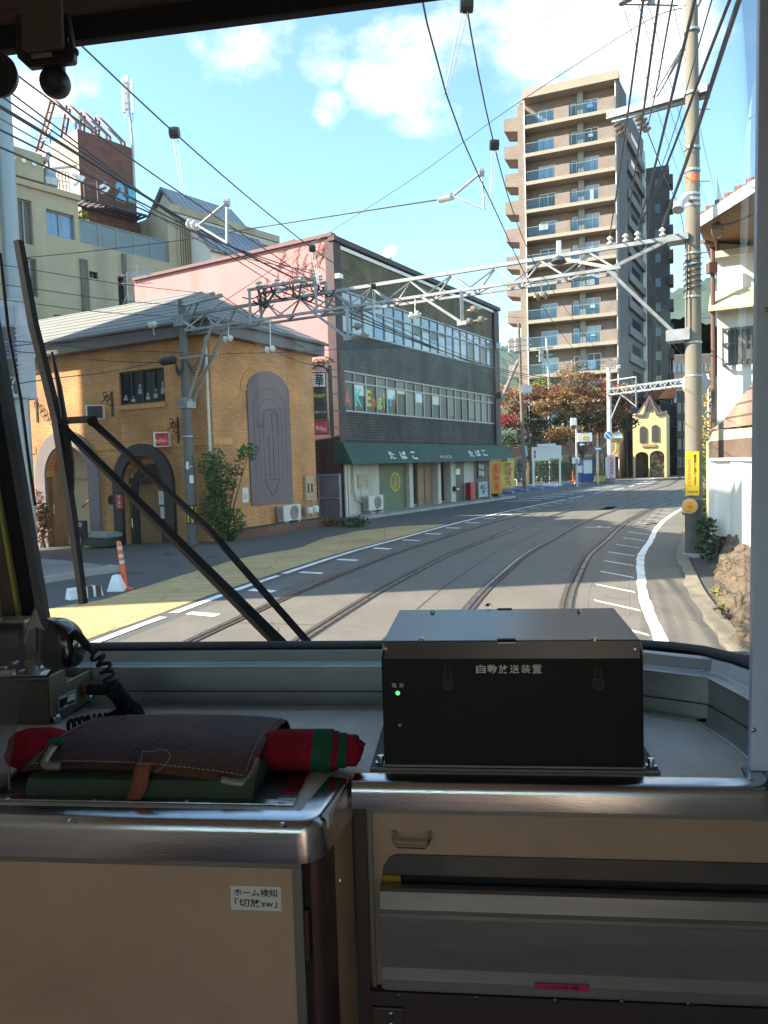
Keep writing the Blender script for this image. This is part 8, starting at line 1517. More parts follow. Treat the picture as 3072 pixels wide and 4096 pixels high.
# bin front: folded stainless plate
zr = tpt('L',700,625,1.075).z; zl0,zl1 = tpt('L',700,868,1.07).z,tpt('L',700,902,1.07).z; xb0 = tpt('L',207,620,1.07).x
mb = TB(); prof = [(1.095,zc+.001),(1.078,zc+.003),(1.073,zc),(1.071,zr+.008),(1.066,zr+.004),(1.066,zr-.002),(1.071,zr-.006),(1.074,zl0+.012),(1.064,zl0),(1.064,zl1),(1.072,zl1-.002),(1.09,zl1-.003),(1.09,zl1-.022),(1.102,zl1-.023)]
mb.strip([(xb0,y,z) for y,z in prof],[(.62,y,z) for y,z in prof]); mb.add([(xb0,y,z) for y,z in prof]+[(xb0,1.103,zl1-.023),(xb0,1.103,zc)],[tuple(range(len(prof)+2))]); bin_ = mb.build('bin_front',m_ssd,tram)
screws('bin_screw',mat('dark_screw',(.12,.10,.10),.35,.8,var=.1),bin_,[tpt('L',x,y,1.089) for x,y in [(277,920),(568,928),(863,938),(1112,944),(1362,950),(1620,945)]],(0,-1,0),.0046)
u,v = tpt('L',785,872,1.063),tpt('L',990,902,1.063); mb = TB(); mb.box(u.x,v.x,1.0625,1.0637,v.z-.001,u.z); tp = mb.build('magenta_tape',mat('tape_magenta',(.48,.03,.12),.5,var=.08),bin_); text('617号車',TW((u.x+v.x)/2,1.0622,(u.z+v.z)/2-.0005),TX,TZ,(v.x-u.x)*KS*.66,(u.z-v.z)*KS*.55,m_ink,tp,out=.0006)
mb = TB(); mb.box(-.158,.62,1.088,1.104,1.2,zl1-.024); mb.build('kick_panel',mat('kick_brown',(.07,.045,.05),.5,.2,var=.15,scale=6,stretch=(30,1,.5)),tram); p_ = tpt('L',240,990,1.086); mb = TB(); mb.box(p_.x-.026,p_.x+.024,1.083,1.087,p_.z-.03,p_.z+.012); hp = mb.build('latch_plate',m_brown,tram,bevel=.002); screws('latch_screw',m_screw,hp,[Vector((p_.x+.003,1.083,p_.z+dz)) for dz in (.003,-.014)],(0,-1,0),.004)
# sill, ledge and windscreen
SP = [(-1.06,1.42),(-.17,1.42),(.20,1.414),(.33,1.398),(.428,1.348)]; SP2 = [(.4285,1.347),(.452,1.235),(.462,1.10)]
def offp(P,o):
    V = [Vector((x,y,0)) for x,y in P]; out = []
    for i,p in enumerate(V): t = (V[min(i+1,len(V)-1)]-V[max(i-1,0)]).normalized(); out.append(p+Vector((-t.y,t.x,0))*o)
    return out
zl = 1.808; sp_prof = [(.026,CZ+.001),(.024,CZ+.003),(.0,CZ+.003),(.0,1.757),(-.003,1.7575),(-.003,zl-.003),(.003,zl),(-.026,zl),(-.030,zl+.002),(-.046,zl+.020),(-.06,zl+.022)]
mb = TB(); sweep(mb,SP+SP2,sp_prof); mb.build('front_sill',m_sill,tram)
mb = TB(); sweep(mb,SP+SP2[1:],[(.0003,1.7572),(-.0005,1.7588)]); mb.build('sill_seam',m_gask,tram)
for c,x,y in [('I',905,318),('S',505,632),('S',1000,700),('S',1208,716)]: screws('sill_screw',m_screw,tram,[tpt(c,x,y,z=zl+.0006)],(0,0,1),.005)
for c,x,y in [('S',975,1135),('S',1145,1196),('S',500,1040)]: screws('sill_screw',m_screw,tram,[tpt(c,x,y,z=CZ+.0035)],(0,0,1),.005)
GP = [(-.93,1.50),(-.5,1.503),(0,1.505),(.30,1.505),(.347,1.500),(.403,1.482),(.451,1.450),(.502,1.376),(.54,1.26),(.56,1.05)]
gz0,gz1 = 1.809,1.837
mb = TB(); sweep(mb,GP,[(.030,gz0),(.030,gz1-.004),(.022,gz1),(-.012,gz1),(-.02,gz0)]); mb.build('windscreen_gasket',m_gask,tram,smooth=True)
top = [(x*1.07 if x < 0 else x*1.02,y-.055) for x,y in GP]; V0 = [Vector((x,y,1.83)) for x,y in GP]; V1 = [Vector((x,y,3.07)) for x,y in top]
mb = TB(); mb.strip(V0,V1); glass = mb.build('windscreen',glass_pane('windscreen_glass',(.965,.975,.97),.035,.01,dust=.013),tram,smooth=True)
def rise(mb): mb.v = [Vector((v.x,v.y,v.z+.034*(v.x+.75))) for v in mb.v]
mb = TB(); zt0 = 3.052; sweep(mb,top,[(.03,3.10),(.004,zt0+.002),(-.012,zt0-.002),(-.02,3.2)]); rise(mb); mb.build('upper_gasket',m_gask,tram)
mb = TB(); sweep(mb,[(-1.08,1.40),(.25,1.405),(.4,1.38),(.50,1.28),(.55,1.0)],[(-.06,3.098),(-.035,3.088),(.0,3.085),(.004,3.098),(.012,3.10),(.02,3.135),(.09,3.16),(.14,3.22)]); rise(mb); mb.build('header_beam',m_brown,tram)
mb = TB(); P = [tpt(c,x,y,1.46) for c,x,y in (('C',850,0),('C',855,700),('D',858,400),('H',783,200),('H',792,700),('H',803,1340))]; mb.strip(P,[p+Vector((.0011,0,0)) for p in P]); mb.build('glass_crease',glass_pane('crease_film',(.9,.9,.9),.04,.1,dust=.22),glass)
# left corner: gasket, posts with yellow reflections built as edge strips, side pane
def lean(x0,x1,y0,y1,m,nm,dz=0,par=tram):
    """upright leaning outwards to the top"""
    k = .0915; mb = TB(); z0,z1 = 1.72+dz,3.12; s0,s1 = -k*(z0-1.89),-k*(z1-1.89); f = .05
    mb.hexa([(x0+s0,y0,z0),(x1+s0,y0,z0),(x1+s0,y1,z0),(x0+s0,y1,z0),(x0+s1,y0-f,z1),(x1+s1,y0-f,z1),(x1+s1,y1-f,z1),(x0+s1,y1-f,z1)]); return mb.build(nm,m,par)
lean(-.930,-.899,1.47,1.52,m_gask,'corner_gasket',.08); lean(-.938,-.9305,1.462,1.50,m_ylw,'yellow_reflection_edge'); lean(-.966,-.9385,1.46,1.52,m_brown,'corner_post'); lean(-.971,-.9665,1.455,1.50,m_ylw,'yellow_reflection_edge'); lean(-1.0,-.9715,1.45,1.51,m_brown,'corner_post'); lean(-1.012,-1.0005,1.44,1.5,m_gask,'side_gasket')
# stanchion at the counter corner
mb = TB(); mb.hexa([(.4165,1.118,CZ+.003),(.4455,1.118,CZ+.003),(.4455,1.14,CZ+.003),(.4205,1.14,CZ+.003),(.4325,1.118,3.3),(.4615,1.118,3.3),(.4615,1.14,3.3),(.4365,1.14,3.3)]); po = mb.build('stanchion',mat('grey_blue_enamel',(.62,.76,1.0),.35,.0,var=.06),tram,bevel=.003)
for c,x,y in [('S',1512,1280),('D',1652,480)]: p_ = tpt(c,x,y,1.117); screws('stanchion_screw',m_screw,po,[Vector((p_.x,1.1185,p_.z))],(0,-1,0),.004)
mb = TB(); mb.box(.447,.62,1.122,1.14,1.2,3.2); mb.build('partition',m_brown,tram)
# body shell around and behind the viewpoint
m_shell = mat('interior_panel',(.52,.44,.38),.6,var=.05); mb = TB()
mb.box(-1.10,.68,-4,1.43,3.22,3.3); mb.build('ceiling',m_shell,tram)
mb = TB(); mb.box(-1.10,-1.05,-1.0,1.44,.95,3.22); mb.box(-1.10,-1.05,-4,-1.0,.95,1.6); mb.box(-1.10,-1.05,-4,-1.0,2.85,3.22); mb.box(.63,.68,-4,1.1,.95,1.65); mb.box(.63,.68,-4,1.1,2.85,3.22); mb.box(.63,.68,-1.0,1.1,1.65,2.85)
for y in (-4,-3,-2): mb.box(-1.10,-1.05,y,y+.1,1.6,2.85)
for y in (-4,-3,-2): mb.box(.63,.68,y,y+.1,1.65,2.85)
mb.build('side_walls',m_shell,tram); mb = TB(); mb.box(-1.1,.68,-4.0,1.5,.9,.95); mb.build('floor',mat('floor_vinyl',(.10,.07,.06),.6,var=.1),tram); mb = TB(); mb.box(-1.05,.63,-4.0,-3.95,.95,1.55); mb.box(-1.05,.63,-4.0,-3.95,2.8,3.22); mb.build('rear_wall',m_shell,tram); mb = TB(); mb.box(-1.1,.60,1.53,1.56,.7,1.80); mb.build('front_apron',mat('tram_green',(.03,.10,.07),.4,var=.1),tram)
# wiper linkage outside the glass
wy = 1.60
def wp(c,x,y,o=0.0): return tpt(c,x,y,wy+o)
wi = TB(); a,b = wp('d',606,1392,.03),wp('d',142,928,.0); m_ = a.lerp(b,.5); d_ = (b-a)
wi.tube([a-d_*.04,a,a.lerp(b,.25),m_,b],[.0165,.0165,.0145,.012,.009],4); wa = wi.build('wiper_arm',m_wipe,tram)
wi = TB(); P = [wp('d',672,1395,.0),wp('d',450,1142,.0),wp('d',200,912,.0)]; P.insert(0,P[0]-(P[1]-P[0])*.06); wi.tube(P,[.0085]*4,4); wi.build('wiper_link_rod',m_wipe,tram)
wi = TB(); wi.bar(wp('d',122,910,.0),wp('d',205,905,.0),.014,.018,up=(0,1,0)); wi.cyl(wp('d',200,910,-.014),wp('d',200,910,.012),.012,n=12); wi.cyl(wp('d',138,928,-.014),wp('d',138,928,.012),.010,n=12); wi.build('wiper_crank',m_wipe,tram)
wi = TB(); a,b = wp('d',40,520,-.03),wp('d',180,1304,.0); m_ = wp('d',122,900,.0); wi.tube([a,wp('d',72,700,-.02),m_,wp('d',155,1110,.0),b],[.0105,.0115,.0125,.0115,.0100],4); bl = wi.build('wiper_blade',m_wipe,tram); wi = TB(); wi.tube([wp('d',112,760,-.02),wp('d',128,835,-.01),wp('d',142,930,.0),wp('d',155,1000,.0),wp('d',158,1060,.0)],[.003,.006,.008,.006,.003],6); wi.cyl(wp('d',136,912,-.02),wp('d',136,912,.02),.0085,n=10); wi.build('blade_rubber',m_gask,bl)
wi = TB(); wi.tube([tpt('N',0,250,1.66),tpt('N',75,950,1.66),tpt('N',185,1550,1.66),tpt('N',270,2212,1.66),tpt('O',333,292,1.66)],.0042,5); wi.build('mirror_stay',m_wipe,tram)
# ---------------------------------------------------------------- driver's fittings at the far left
p_ = tpt('O',130,1650,1.40); ct = thing('control_stand','black control stand with a silver bracket plate behind the torn clear screen','control stand',TW(-.92,1.38,CZ),-TA)
mb = TB(); a,b = tpt('O',-150,1400,1.38),tpt('O',262,1780,1.38); mb.box(a.x,b.x,1.375,1.415,CZ+.001,a.z); mb.build('stand_body',m_black,ct,bevel=.004); mb = TB(); mb.box(a.x,b.x+.004,1.37,1.415,a.z+.0005,a.z+.006); mb.build('stand_edge',m_alp,ct); mb = TB(); c_ = tpt('O',70,1580,1.37); mb.box(a.x,c_.x+.02,1.366,1.375,c_.z-.01,c_.z+.016); mb.cyl((c_.x-.02,1.372,c_.z+.04),(c_.x-.02,1.36,c_.z+.04),.012,n=14); mb.build('switch_panel',mat('panel_grey',(.10,.09,.085),.5,.3,var=.2),ct)
RA = tpt('P',668,948,z=CZ); RB_ = tpt('P',1172,700,z=CZ); RAw,RBw = TM @ RA,TM @ RB_; rp_ = Pl(RAw,RBw.x-RAw.x,RBw.y-RAw.y); rd = thing('radio_unit','brown grey metal radio box with a black rating plate beside the coiled cord','radio',RAw,-TA)
hp_ = lambda x,y: rp_.hit('P',x,y); Lr = (RBw-RAw).length; zt_ = hp_(610,335)[1]; zt2 = hp_(1172,240)[1]; zn = hp_(845,402)[1]; sn0,sn1 = hp_(820,230)[0],hp_(845,402)[0]
m_radio = mat('radio_brown_grey',(.19,.155,.115),.45,.5,var=.12,scale=10); mb = MB(); prof = [(0,CZ2) for CZ2 in (0,)]
czw = RAw.z; poly = [(0,czw+.02),(.02,czw),(Lr-.0,czw+.02),(Lr,zt2),(sn1,zn),(sn0,zt_+.003),(0,zt_)]
mb.prism([rp_.pt(a,z,0) for a,z in poly],rp_.n*-.008); mb.build('side_plate',m_radio,rd,bevel=.003)
mb = MB(); lv = -TX*.30; f0 = rp_.pt(0,czw,-.009); mb.hexa([f0+lv,f0,rp_.pt(Lr*.85,czw,-.009),rp_.pt(Lr*.85,czw,-.009)+lv,f0+lv+TZ*(zt_-czw-.012),f0+TZ*(zt_-czw-.012),rp_.pt(Lr*.85,zn-.01,-.009),rp_.pt(Lr*.85,zn-.01,-.009)+lv]); mb.build('housing',mat('radio_dark_brown',(.075,.06,.05),.5,.3,var=.12),rd,bevel=.004)
mb = MB(); (a,z0),(b,z1_) = hp_(722,690),hp_(948,540); zA,zB = hp_(705,600)[1],hp_(735,770)[1]; zc_ = (zA+zB)/2; rp_.slab(mb,a,b,zB,zA,.0005,.003); pl_ = mb.build('rating_plate',mat('plate_silver',(.45,.42,.36),.4,.6,var=.1),rd); mb = MB(); rp_.slab(mb,a+.006,b-.006,zB+.006,zA-.006,.0031,.0036); mb.build('plate_black',m_black,pl_); mb = MB()
for k,(u,v,z) in enumerate(((.08,.5,.84),(.55,.92,.72),(.5,.92,.55),(.48,.92,.40),(.3,.5,.15))): rp_.slab(mb,a+(b-a)*u,a+(b-a)*v,zB+(zA-zB)*z-.003,zB+(zA-zB)*z+.003,.0037,.0041)
mb.build('plate_print',m_paper,pl_); mb = MB()
for x,y in ((712,862),(1195,575)): s_,z_ = hp_(x,y); mb.lathe(rp_.pt(min(s_,Lr-.01),z_,.0),rp_.n,[(.012,0),(.012,.006),(.007,.010)],10)
mb.build('plate_bolts',m_screw,rd); s_,z_ = hp_(1050,480); mb = MB(); mb.cyl(rp_.pt(s_,z_,0),rp_.pt(s_,z_,.035),.017,n=14); mb.build('socket',mat('copper_socket',(.20,.09,.06),.4,.5,var=.1),rd)
mb = TB(); a,b = tpt('P',-200,165,1.33),tpt('P',720,165,1.36); mb.hexa([tpt('P',-250,335,1.285),tpt('P',590,325,1.295),b,a,tpt('P',-250,325,1.285),tpt('P',590,315,1.295),b+Vector((0,0,.004)),a+Vector((0,0,.004))]); bp_ = mb.build('bracket_plate',m_ss,rd); mb = TB(); mb.bar(tpt('P',480,285,1.295),tpt('P',715,175,1.35),.010,.010); mb.build('bracket_rib',m_screw,bp_); mb = TB(); mb.bar(tpt('P',-100,300,1.29),tpt('P',180,280,1.30),.012,.012)
for x,y in ((505,225),(645,155),(50,225),(275,265),(195,160)): mb.lathe(tpt('P',x,y+10,1.315),(0,0,1),[(.007,0),(.007,.004),(.004,.006)],8)
mb.build('bracket_fittings',m_screw,bp_); mb = TB(); mb.hexa([tpt('P',240,190,1.34),tpt('P',400,245,1.32),tpt('P',440,120,1.34),tpt('P',430,110,1.345)]+[p+Vector((0,.004,.003)) for p in (tpt('P',240,190,1.34),tpt('P',400,245,1.32),tpt('P',440,120,1.34),tpt('P',430,110,1.345))]); mb.build('yellow_bracket',m_ylw,rd)
# handset with coiled cord
c_ = tpt('O',590,1595,1.25); hs_ = thing('telephone_handset','glossy black handset hanging at the left corner with a coiled cord','handset',TW(c_.x,c_.y,c_.z-.045),-TA)
mb = TB(); w_,h_ = .037,.046; R_ = [];
for j,(z,k,o) in enumerate(((-1.0,.55,0),(-.85,.85,0),(-.4,1.0,0),(.2,.98,0),(.65,.85,-.02),(.9,.65,-.05),(1.0,.40,-.07))):
    R_.append([Vector((c_.x+o*.3+w_*k*math.copysign(abs(math.cos(t))**.6,math.cos(t)),c_.y+.034*k*math.copysign(abs(math.sin(t))**.6,math.sin(t)),c_.z+h_*z)) for t in [2*math.pi*i/16 for i in range(16)]])
mb.add([v for r_ in R_ for v in r_],[(j*16+i,j*16+(i+1) % 16,(j+1)*16+(i+1) % 16,(j+1)*16+i) for j in range(6) for i in range(16)]+[tuple(range(15,-1,-1)),tuple(range(96,112))]); mb.build('handset_body',mat('gloss_black',(.010,.010,.012),.10,var=0,coat=.6),hs_,smooth=True,sub=1)
mb = TB(); mb.tube([tpt('O',700,1500,1.235),tpt('O',760,1545,1.23),tpt('O',830,1620,1.225),tpt('O',880,1680,1.22)],[.0085,.0080,.0065,.005],8); mb.build('strain_relief',m_gask,hs_,smooth=True)
def coil(pts,turns,R,r):
    P = spline(pts,14); Ls = [0]
    for a,b in zip(P,P[1:]): Ls.append(Ls[-1]+(b-a).length)
    out = []; n = turns*10
    for i in range(n+1):
        t = Ls[-1]*i/n; k = 0
        while k < len(Ls)-2 and Ls[k+1] < t: k += 1
        f = (t-Ls[k])/max(1e-9,Ls[k+1]-Ls[k]); p = P[k].lerp(P[k+1],f); d = (P[k+1]-P[k]).normalized(); a = d.cross(Vector((.2,1,.3))).normalized(); b = d.cross(a); u = 2*math.pi*i/10; out.append(p+a*R*math.cos(u)+b*R*math.sin(u))
    return out
CP = [tpt('O',890,1690,1.22),tpt('I',445,325,1.22),tpt('I',470,385,1.225),tpt('I',500,440,1.235),tpt('I',545,495,z=1.752),tpt('I',595,545,z=1.742),tpt('I',560,580,z=1.742),tpt('I',480,600,z=1.742),tpt('I',420,605,z=1.742)]
mb = TB(); mb.tube(coil(CP,25,.0098,0),.0036,6); mb.build('coiled_cord',m_gask,hs_,smooth=True)
mb = TB(); CP = [tpt('I',480,445,1.33),tpt('I',515,480,1.32),tpt('I',530,530,z=1.746),tpt('I',490,562,z=1.742),tpt('I',430,572,z=1.742),tpt('I',370,580,z=1.742),tpt('I',300,598,z=1.742)]; mb.tube(coil(CP,17,.0095,0),.0036,6); mb.build('coiled_cord',m_gask,hs_,smooth=True)
mb = TB(); mb.cyl(tpt('I',388,437,1.34),tpt('I',478,440,1.335),.0125,.0115,12); mb.build('cord_plug',m_gask,hs_,smooth=True)
# clear torn screen
ac = thing('clear_screen','tinted clear plastic screen with a torn taped edge at the far left','screen',TW(-.85,1.02,CZ),-TA); pts = [('O',345,1190),('O',450,1385),('O',425,1480),('P',460,0),('P',230,830),('P',108,1500),('P',130,1880),('P',-400,1900),('O',-300,1500),('O',235,1470),('O',270,1390)]
mb = TB(); mb.prism([tpt(c,x,y,1.02) for c,x,y in pts],(0,.003,0)); mb.build('plastic_sheet',glass_pane('smoked_plastic',(.70,.67,.66),.06,.08,dust=.03),ac,fixn=True); mb = TB(); mb.tube([tpt(c,x,y,1.019) for c,x,y in (('P',110,1480),('P',122,1700),('P',128,1890))],.002,5); mb.build('sheet_edge',m_alp,ac)
mb = TB(); mb.prism([tpt('O',x,y,1.018) for x,y in ((275,1395),(335,1260),(385,1400),(420,1470),(330,1440),(265,1480),(235,1590),(222,1600))],(0,.001,0)); mb.build('torn_tape',mat('old_tape',(.24,.21,.19),.5,var=.3,scale=20),ac)
# camera and mirror at the header
dr = thing('drive_recorder','black drive recorder with a round lens under a grey plate on the header','camera',TW(-.69,1.25,2.92),-TA); dy = 1.25
def dm(x,y,o=0.0): return tpt('M',x,y,dy+o)
mb = TB(); mb.prism([dm(*p) for p in ((195,180),(205,660),(225,760),(370,893),(955,820),(978,790),(978,700),(900,180))],(0,.014,0)); mb.build('mounting_block',m_black,dr,bevel=.003)
mb = TB(); mb.prism([dm(x,y,-.012) for x,y in ((262,-60),(285,640),(325,690),(800,632),(832,590),(800,-60))],(0,.010,0)); mb.build('grey_plate',mat('plate_taupe',(.09,.075,.068),.5,.2,var=.08),dr,bevel=.003)
mb = TB(); mb.prism([dm(x,y,-.002) for x,y in ((405,715),(672,688),(692,748),(425,778))],(0,.0015,0)); mb.build('asset_label',mat('label_grey',(.22,.21,.21),.6,var=.1),dr); mb = TB(); c_ = dm(650,1020); r_ = (dm(840,1020)-c_).length; mb.sphere(c_+Vector((0,.02,0)),r_,22,14); mb.cyl(c_+Vector((0,.02,r_*.7)),c_+Vector((0,.02,r_*1.25)),r_*.72,r_*.7,16); mb.build('lens_ball',mat('satin_black',(.014,.013,.015),.38,var=.1),dr,smooth=True)
mb = TB(); c_ = dm(960,650); mb.sphere(c_+Vector((0,.01,0)),(.0062,.0062,.0072),12,8); mb.cyl(dm(930,560,.01),dm(950,690,.01),.0055,n=8); mb.build('adjuster_knob',m_black,dr,smooth=True); mb = TB(); mb.box(dm(912,580).x-.001,dm(925,580).x,dy-.002,dy+.002,dm(912,575).z,dm(912,500).z); mb.build('knob_pin',m_screw,dr)
mi = thing('round_mirror','dark round mirror on a bracket at the far upper left corner','mirror',TW(-.79,1.25,2.86),-TA); mb = TB(); c_ = dm(-40,1000); mb.lathe(c_,(0,-1,0),[(.004,-.02),(.033,-.012),(.0375,0),(.034,.004),(.002,.006)],26); mb.build('mirror_shell',m_black,mi,smooth=True); mb = TB(); mb.tube([dm(-100,690),dm(20,725),dm(60,760),dm(62,850)],.004,8); mb.build('mirror_arm',m_black,mi,smooth=True)
# ---------------------------------------------------------------- announcement unit
bx0,bx1,by0,by1,bz1 = -.1285,.2630,1.115,1.358,1.917
an = thing('announcement_unit','black metal announcement unit with white lettering bolted to the counter','control box',TW(.067,1.23,CZ),-TA); m_box = mat('box_black_paint',(.006,.0055,.0065),.45,var=.1,scale=8,bump=.10,bscale=400,spec=.22)
mb = TB(); mb.hexa([(bx0,by0,CZ+.0062),(bx1,by0,CZ+.0062),(.259,1.30,CZ+.0062),(-.115,1.30,CZ+.0062),(bx0,by0,bz1),(bx1,by0,bz1),(.259,1.30,bz1),(-.115,1.30,bz1)]); case = mb.build('case',m_box,an,bevel=.003)
lz = bz1; mb = TB(); yt = 1.304; zt9 = .0105; mb.hexa([(bx0+.004,by0-.0018,bz1+.0005),(bx1-.004,by0-.0018,bz1+.0005),(.2585,yt,bz1+.0005),(-.1145,yt,bz1+.0005),(bx0+.004,by0-.0018,bz1+.0155),(bx1-.004,by0-.0018,bz1+.0155),(.2585,yt,bz1+.0155+zt9),(-.1145,yt,bz1+.0155+zt9)]); mb.box(bx0+.004,bx1-.004,by0-.0022,by0+.001,bz1-.014,bz1+.0155); lid = mb.build('lid',mat('lid_gloss_paint',(.010,.012,.018),.22,var=.1,scale=8,bump=.05,bscale=500,spec=1.0),an,bevel=.0025)
mb = TB(); mb.box(-.1495,.2845,by0-.006,1.31,CZ+.0005,CZ+.006); mb.build('base_flange',m_box,an,bevel=.0015); mb = TB(); mb.box(-.150,.2848,by0-.0078,by0-.0062,CZ+.0,CZ+.0058); mb.box(bx0-.002,bx1+.002,by0-.004,by0+.002,CZ+.0064,CZ+.0095); mb.build('flange_edge',m_alp,an)
mb = TB()
for c,x,y in [('J',328,92),('J',910,88),('J',285,204),('J',970,203)]:
    p_ = tpt(c,x,y+4,z=bz1+(.0165 if y > 150 else .0265)); p_.z -= .001; mb = TB(); mb.lathe(p_,(0,0,1),[(.0040,0),(.0040,.0035),(.0030,.0045),(.0005,.0046)],10); mb.build('lid_screw',m_screw,lid)
for x in (143,1130): p_ = tpt('J',x,242,by0); screws('case_screw',m_screw,case,[Vector((p_.x,by0-.002,p_.z))],(0,-1,0),.0040)
for y in (347,622): p_ = tpt('J',1172,y,by0+.03); screws('case_screw',m_screw,case,[Vector((bx1,by0+.03,p_.z))],(1,0,0),.0045)
for x in (122,1195): p_ = tpt('J',x,668,by0+.012); mb = TB(); mb.lathe(Vector((p_.x,by0+.012,CZ+.006)),(0,0,1),[(.0085,0),(.0085,.002),(.0055,.0025),(.0055,.010),(.0048,.012),(.0005,.0125)],12); mb.build('flange_bolt',m_screw,case)
mb = TB()
for x0,x1,y in ((585,657,204),): a,b = tpt('J',x0,y,by0),tpt('J',x1,y,by0); mb.box(a.x,b.x,by0-.0035,by0+.004,bz1+.0125,bz1+.0172); mb.build('lid_tab',m_slot,lid); mb = TB()
a,b = tpt('J',585,86,z=bz1+.026),tpt('J',643,86,z=bz1+.026); mb.box(a.x,b.x,1.298,1.307,bz1+.02,bz1+.0268); mb.build('lid_tab',m_slot,lid); mb = TB(); a,b = tpt('J',588,216,by0),tpt('J',655,216,by0); mb.box(a.x,b.x,by0-.0042,by0-.0036,bz1+.0118,bz1+.0130); mb.build('tab_edge',m_screw,lid)
for s_ in (-1,1): mb = TB(); x = bx0+.006 if s_ < 0 else bx1-.006; mb.bar((x+s_*.001,by0-.001,bz1+.012),(x+s_*.006,by0-.001,bz1-.010),.0022,.004,up=(0,1,0)); mb.build('lid_bracket',m_alp,lid)
m_let = mat('stencil_white',(.66,.66,.64),.6,var=0)
def btext(b_,x0,x1,y0,y1,bold=.0): u,v = tpt('J',x0,y0,by0),tpt('J',x1,y1,by0); text(b_,TW((u.x+v.x)/2,by0-.0003,(u.z+v.z)/2),TX,TZ,(v.x-u.x)*KS,(u.z-v.z)*KS,m_let,case,out=.0005,bold=bold)
for k,ch in enumerate('自動放送装置'): btext(ch,500+44.6*k,538+44.6*k,306,340,.012)
btext('電',166,185,380,396); btext('源',195,213,380,396)
mb = TB(); p_ = tpt('J',190,417,by0); mb.lathe(Vector((p_.x,by0-.0005,p_.z)),(0,-1,0),[(.0046,0),(.0046,.0015),(.0036,.0022)],14); mb.build('lamp_bezel',m_screw,case); mb = TB(); mb.sphere((p_.x,by0-.002,p_.z),.0032,10,8); mb.build('green_lamp',mat('green_led',(.05,.9,.10),.3,var=0,emit=1.2),case,smooth=True)
mb = TB(); p_ = tpt('J',198,543,by0); mb.lathe(Vector((p_.x,by0-.0005,p_.z)),(0,-1,0),[(.0032,0),(.0032,.004),(.0015,.006)],10); mb.build('knob',m_screw,case)
for x in (388,985):
    mb = TB(); u = tpt('J',x,385,by0); v = tpt('J',x,322,by0); mb.lathe(Vector((u.x,by0-.0003,u.z)),(0,-1,0),[(.0088,0),(.0088,.0012),(.0072,.0012),(.0072,0)],18); mb.bar(Vector((u.x-.0058,by0-.0004,u.z+.007)),Vector((u.x-.0028,by0-.0004,v.z)),.0018,.001,up=(0,1,0)); mb.bar(Vector((u.x+.0058,by0-.0004,u.z+.007)),Vector((u.x+.0028,by0-.0004,v.z)),.0018,.001,up=(0,1,0)); mb.build('keyhole_rim',mat('rim_black',(.009,.009,.010),.4,var=0),case)
p_ = tpt('J',547,72,z=bz1+.029); MB(TM).sphere(p_+Vector((0,.0,.0015)),(.0035,.005,.003),8,6).tube([p_+Vector((-.005,0,-.001)),p_+Vector((-.002,0,.002)),p_+Vector((.004,0,.004)),p_+Vector((.006,.001,.0))],.0008,4).build('insect',m_black,None,'tiny black insect sitting on the far edge of the announcement unit','insect')
# ---------------------------------------------------------------- satchel and rolled flags in the tray
sa = thing('leather_satchel','worn brown leather satchel with green canvas body lying in the console tray','satchel',TW(-.47,1.1,CZ),-TA); z0 = CZ+.001
m_leath = mat('worn_leather',(.042,.016,.016),.6,var=.6,scale=7,bump=.35,bscale=160,stain=((.17,.07,.025),5,.5,(1,1,1)),spec=.25); m_canv = mat('green_canvas',(.045,.065,.045),.85,var=.2,scale=8,bump=.4,bscale=500); m_stitch = mat('stitching',(.30,.24,.15),.8,var=.1)
fx0,fx1 = -.655,-.300
yA,yB = 1.004,1.216
def sat(u,v):
    """flap surface: u along the bag 0..1, v from the back hinge 0 to the front lip 1"""
    y = yB+(yA-yB)*v; x0 = -.640-.016*v; x1 = -.298-.012*v; x = x0+(x1-x0)*u; z = z0+.054+.003*math.sin(u*3)-.002*math.sin(6*u+2)*v
    z = z-(.009+.020*u)*max(0,(v-.6)/.4)**2-.030*max(0,(.14-v)/.14)**2-.006*abs(2*u-1)**6+.007*math.sin(math.pi*v); return Vector((x,y,z))
nu,nv2 = 30,18; mb = TB(); mb.add([sat(i/nu,j/nv2) for j in range(nv2+1) for i in range(nu+1)],[(j*(nu+1)+i,j*(nu+1)+i+1,(j+1)*(nu+1)+i+1,(j+1)*(nu+1)+i) for j in range(nv2) for i in range(nu)])
flap = mb.build('flap',m_leath,sa,smooth=True); so_ = flap.modifiers.new('solid','SOLIDIFY'); so_.thickness = .005; so_.offset = -1
mb = TB(); bx = lambda u: -.648+(.342)*u
prof = [(yA-.004,z0),(yA-.007,z0+.012),(yA-.002,z0+.026),(yA+.012,z0+.030),(yB-.03,z0+.034),(yB-.01,z0+.02),(yB-.01,z0)]
rows = [[Vector((bx(u)+.004*math.sin(7*k),y,z)) for k,(y,z) in enumerate(prof)] for u in [i/16 for i in range(17)]]; k = len(prof)
mb.add([v for r_ in rows for v in r_],[(i*k+j,i*k+j+1,(i+1)*k+j+1,(i+1)*k+j) for i in range(16) for j in range(k-1)]+[tuple(range(k)),tuple(16*k+j for j in range(k))]); mb.build('canvas_body',m_canv,sa,smooth=True)
def on_flap(c,x,y,lift=.002):
    best = None
    for i in range(61):
        for j in range(41):
            p = sat(i/60,j/40); w_ = TM @ p; v = w_-CAM; dd = v.dot(FW); X = 1536+FPX*v.dot(RT)/dd; Y = 2048-FPX*v.dot(UP)/dd; e = (X-q(c,x,y)[0])**2+(Y-q(c,x,y)[1])**2
            if best is None or e < best[0]: best = (e,p)
    return best[1]+Vector((0,-lift*.6,lift))
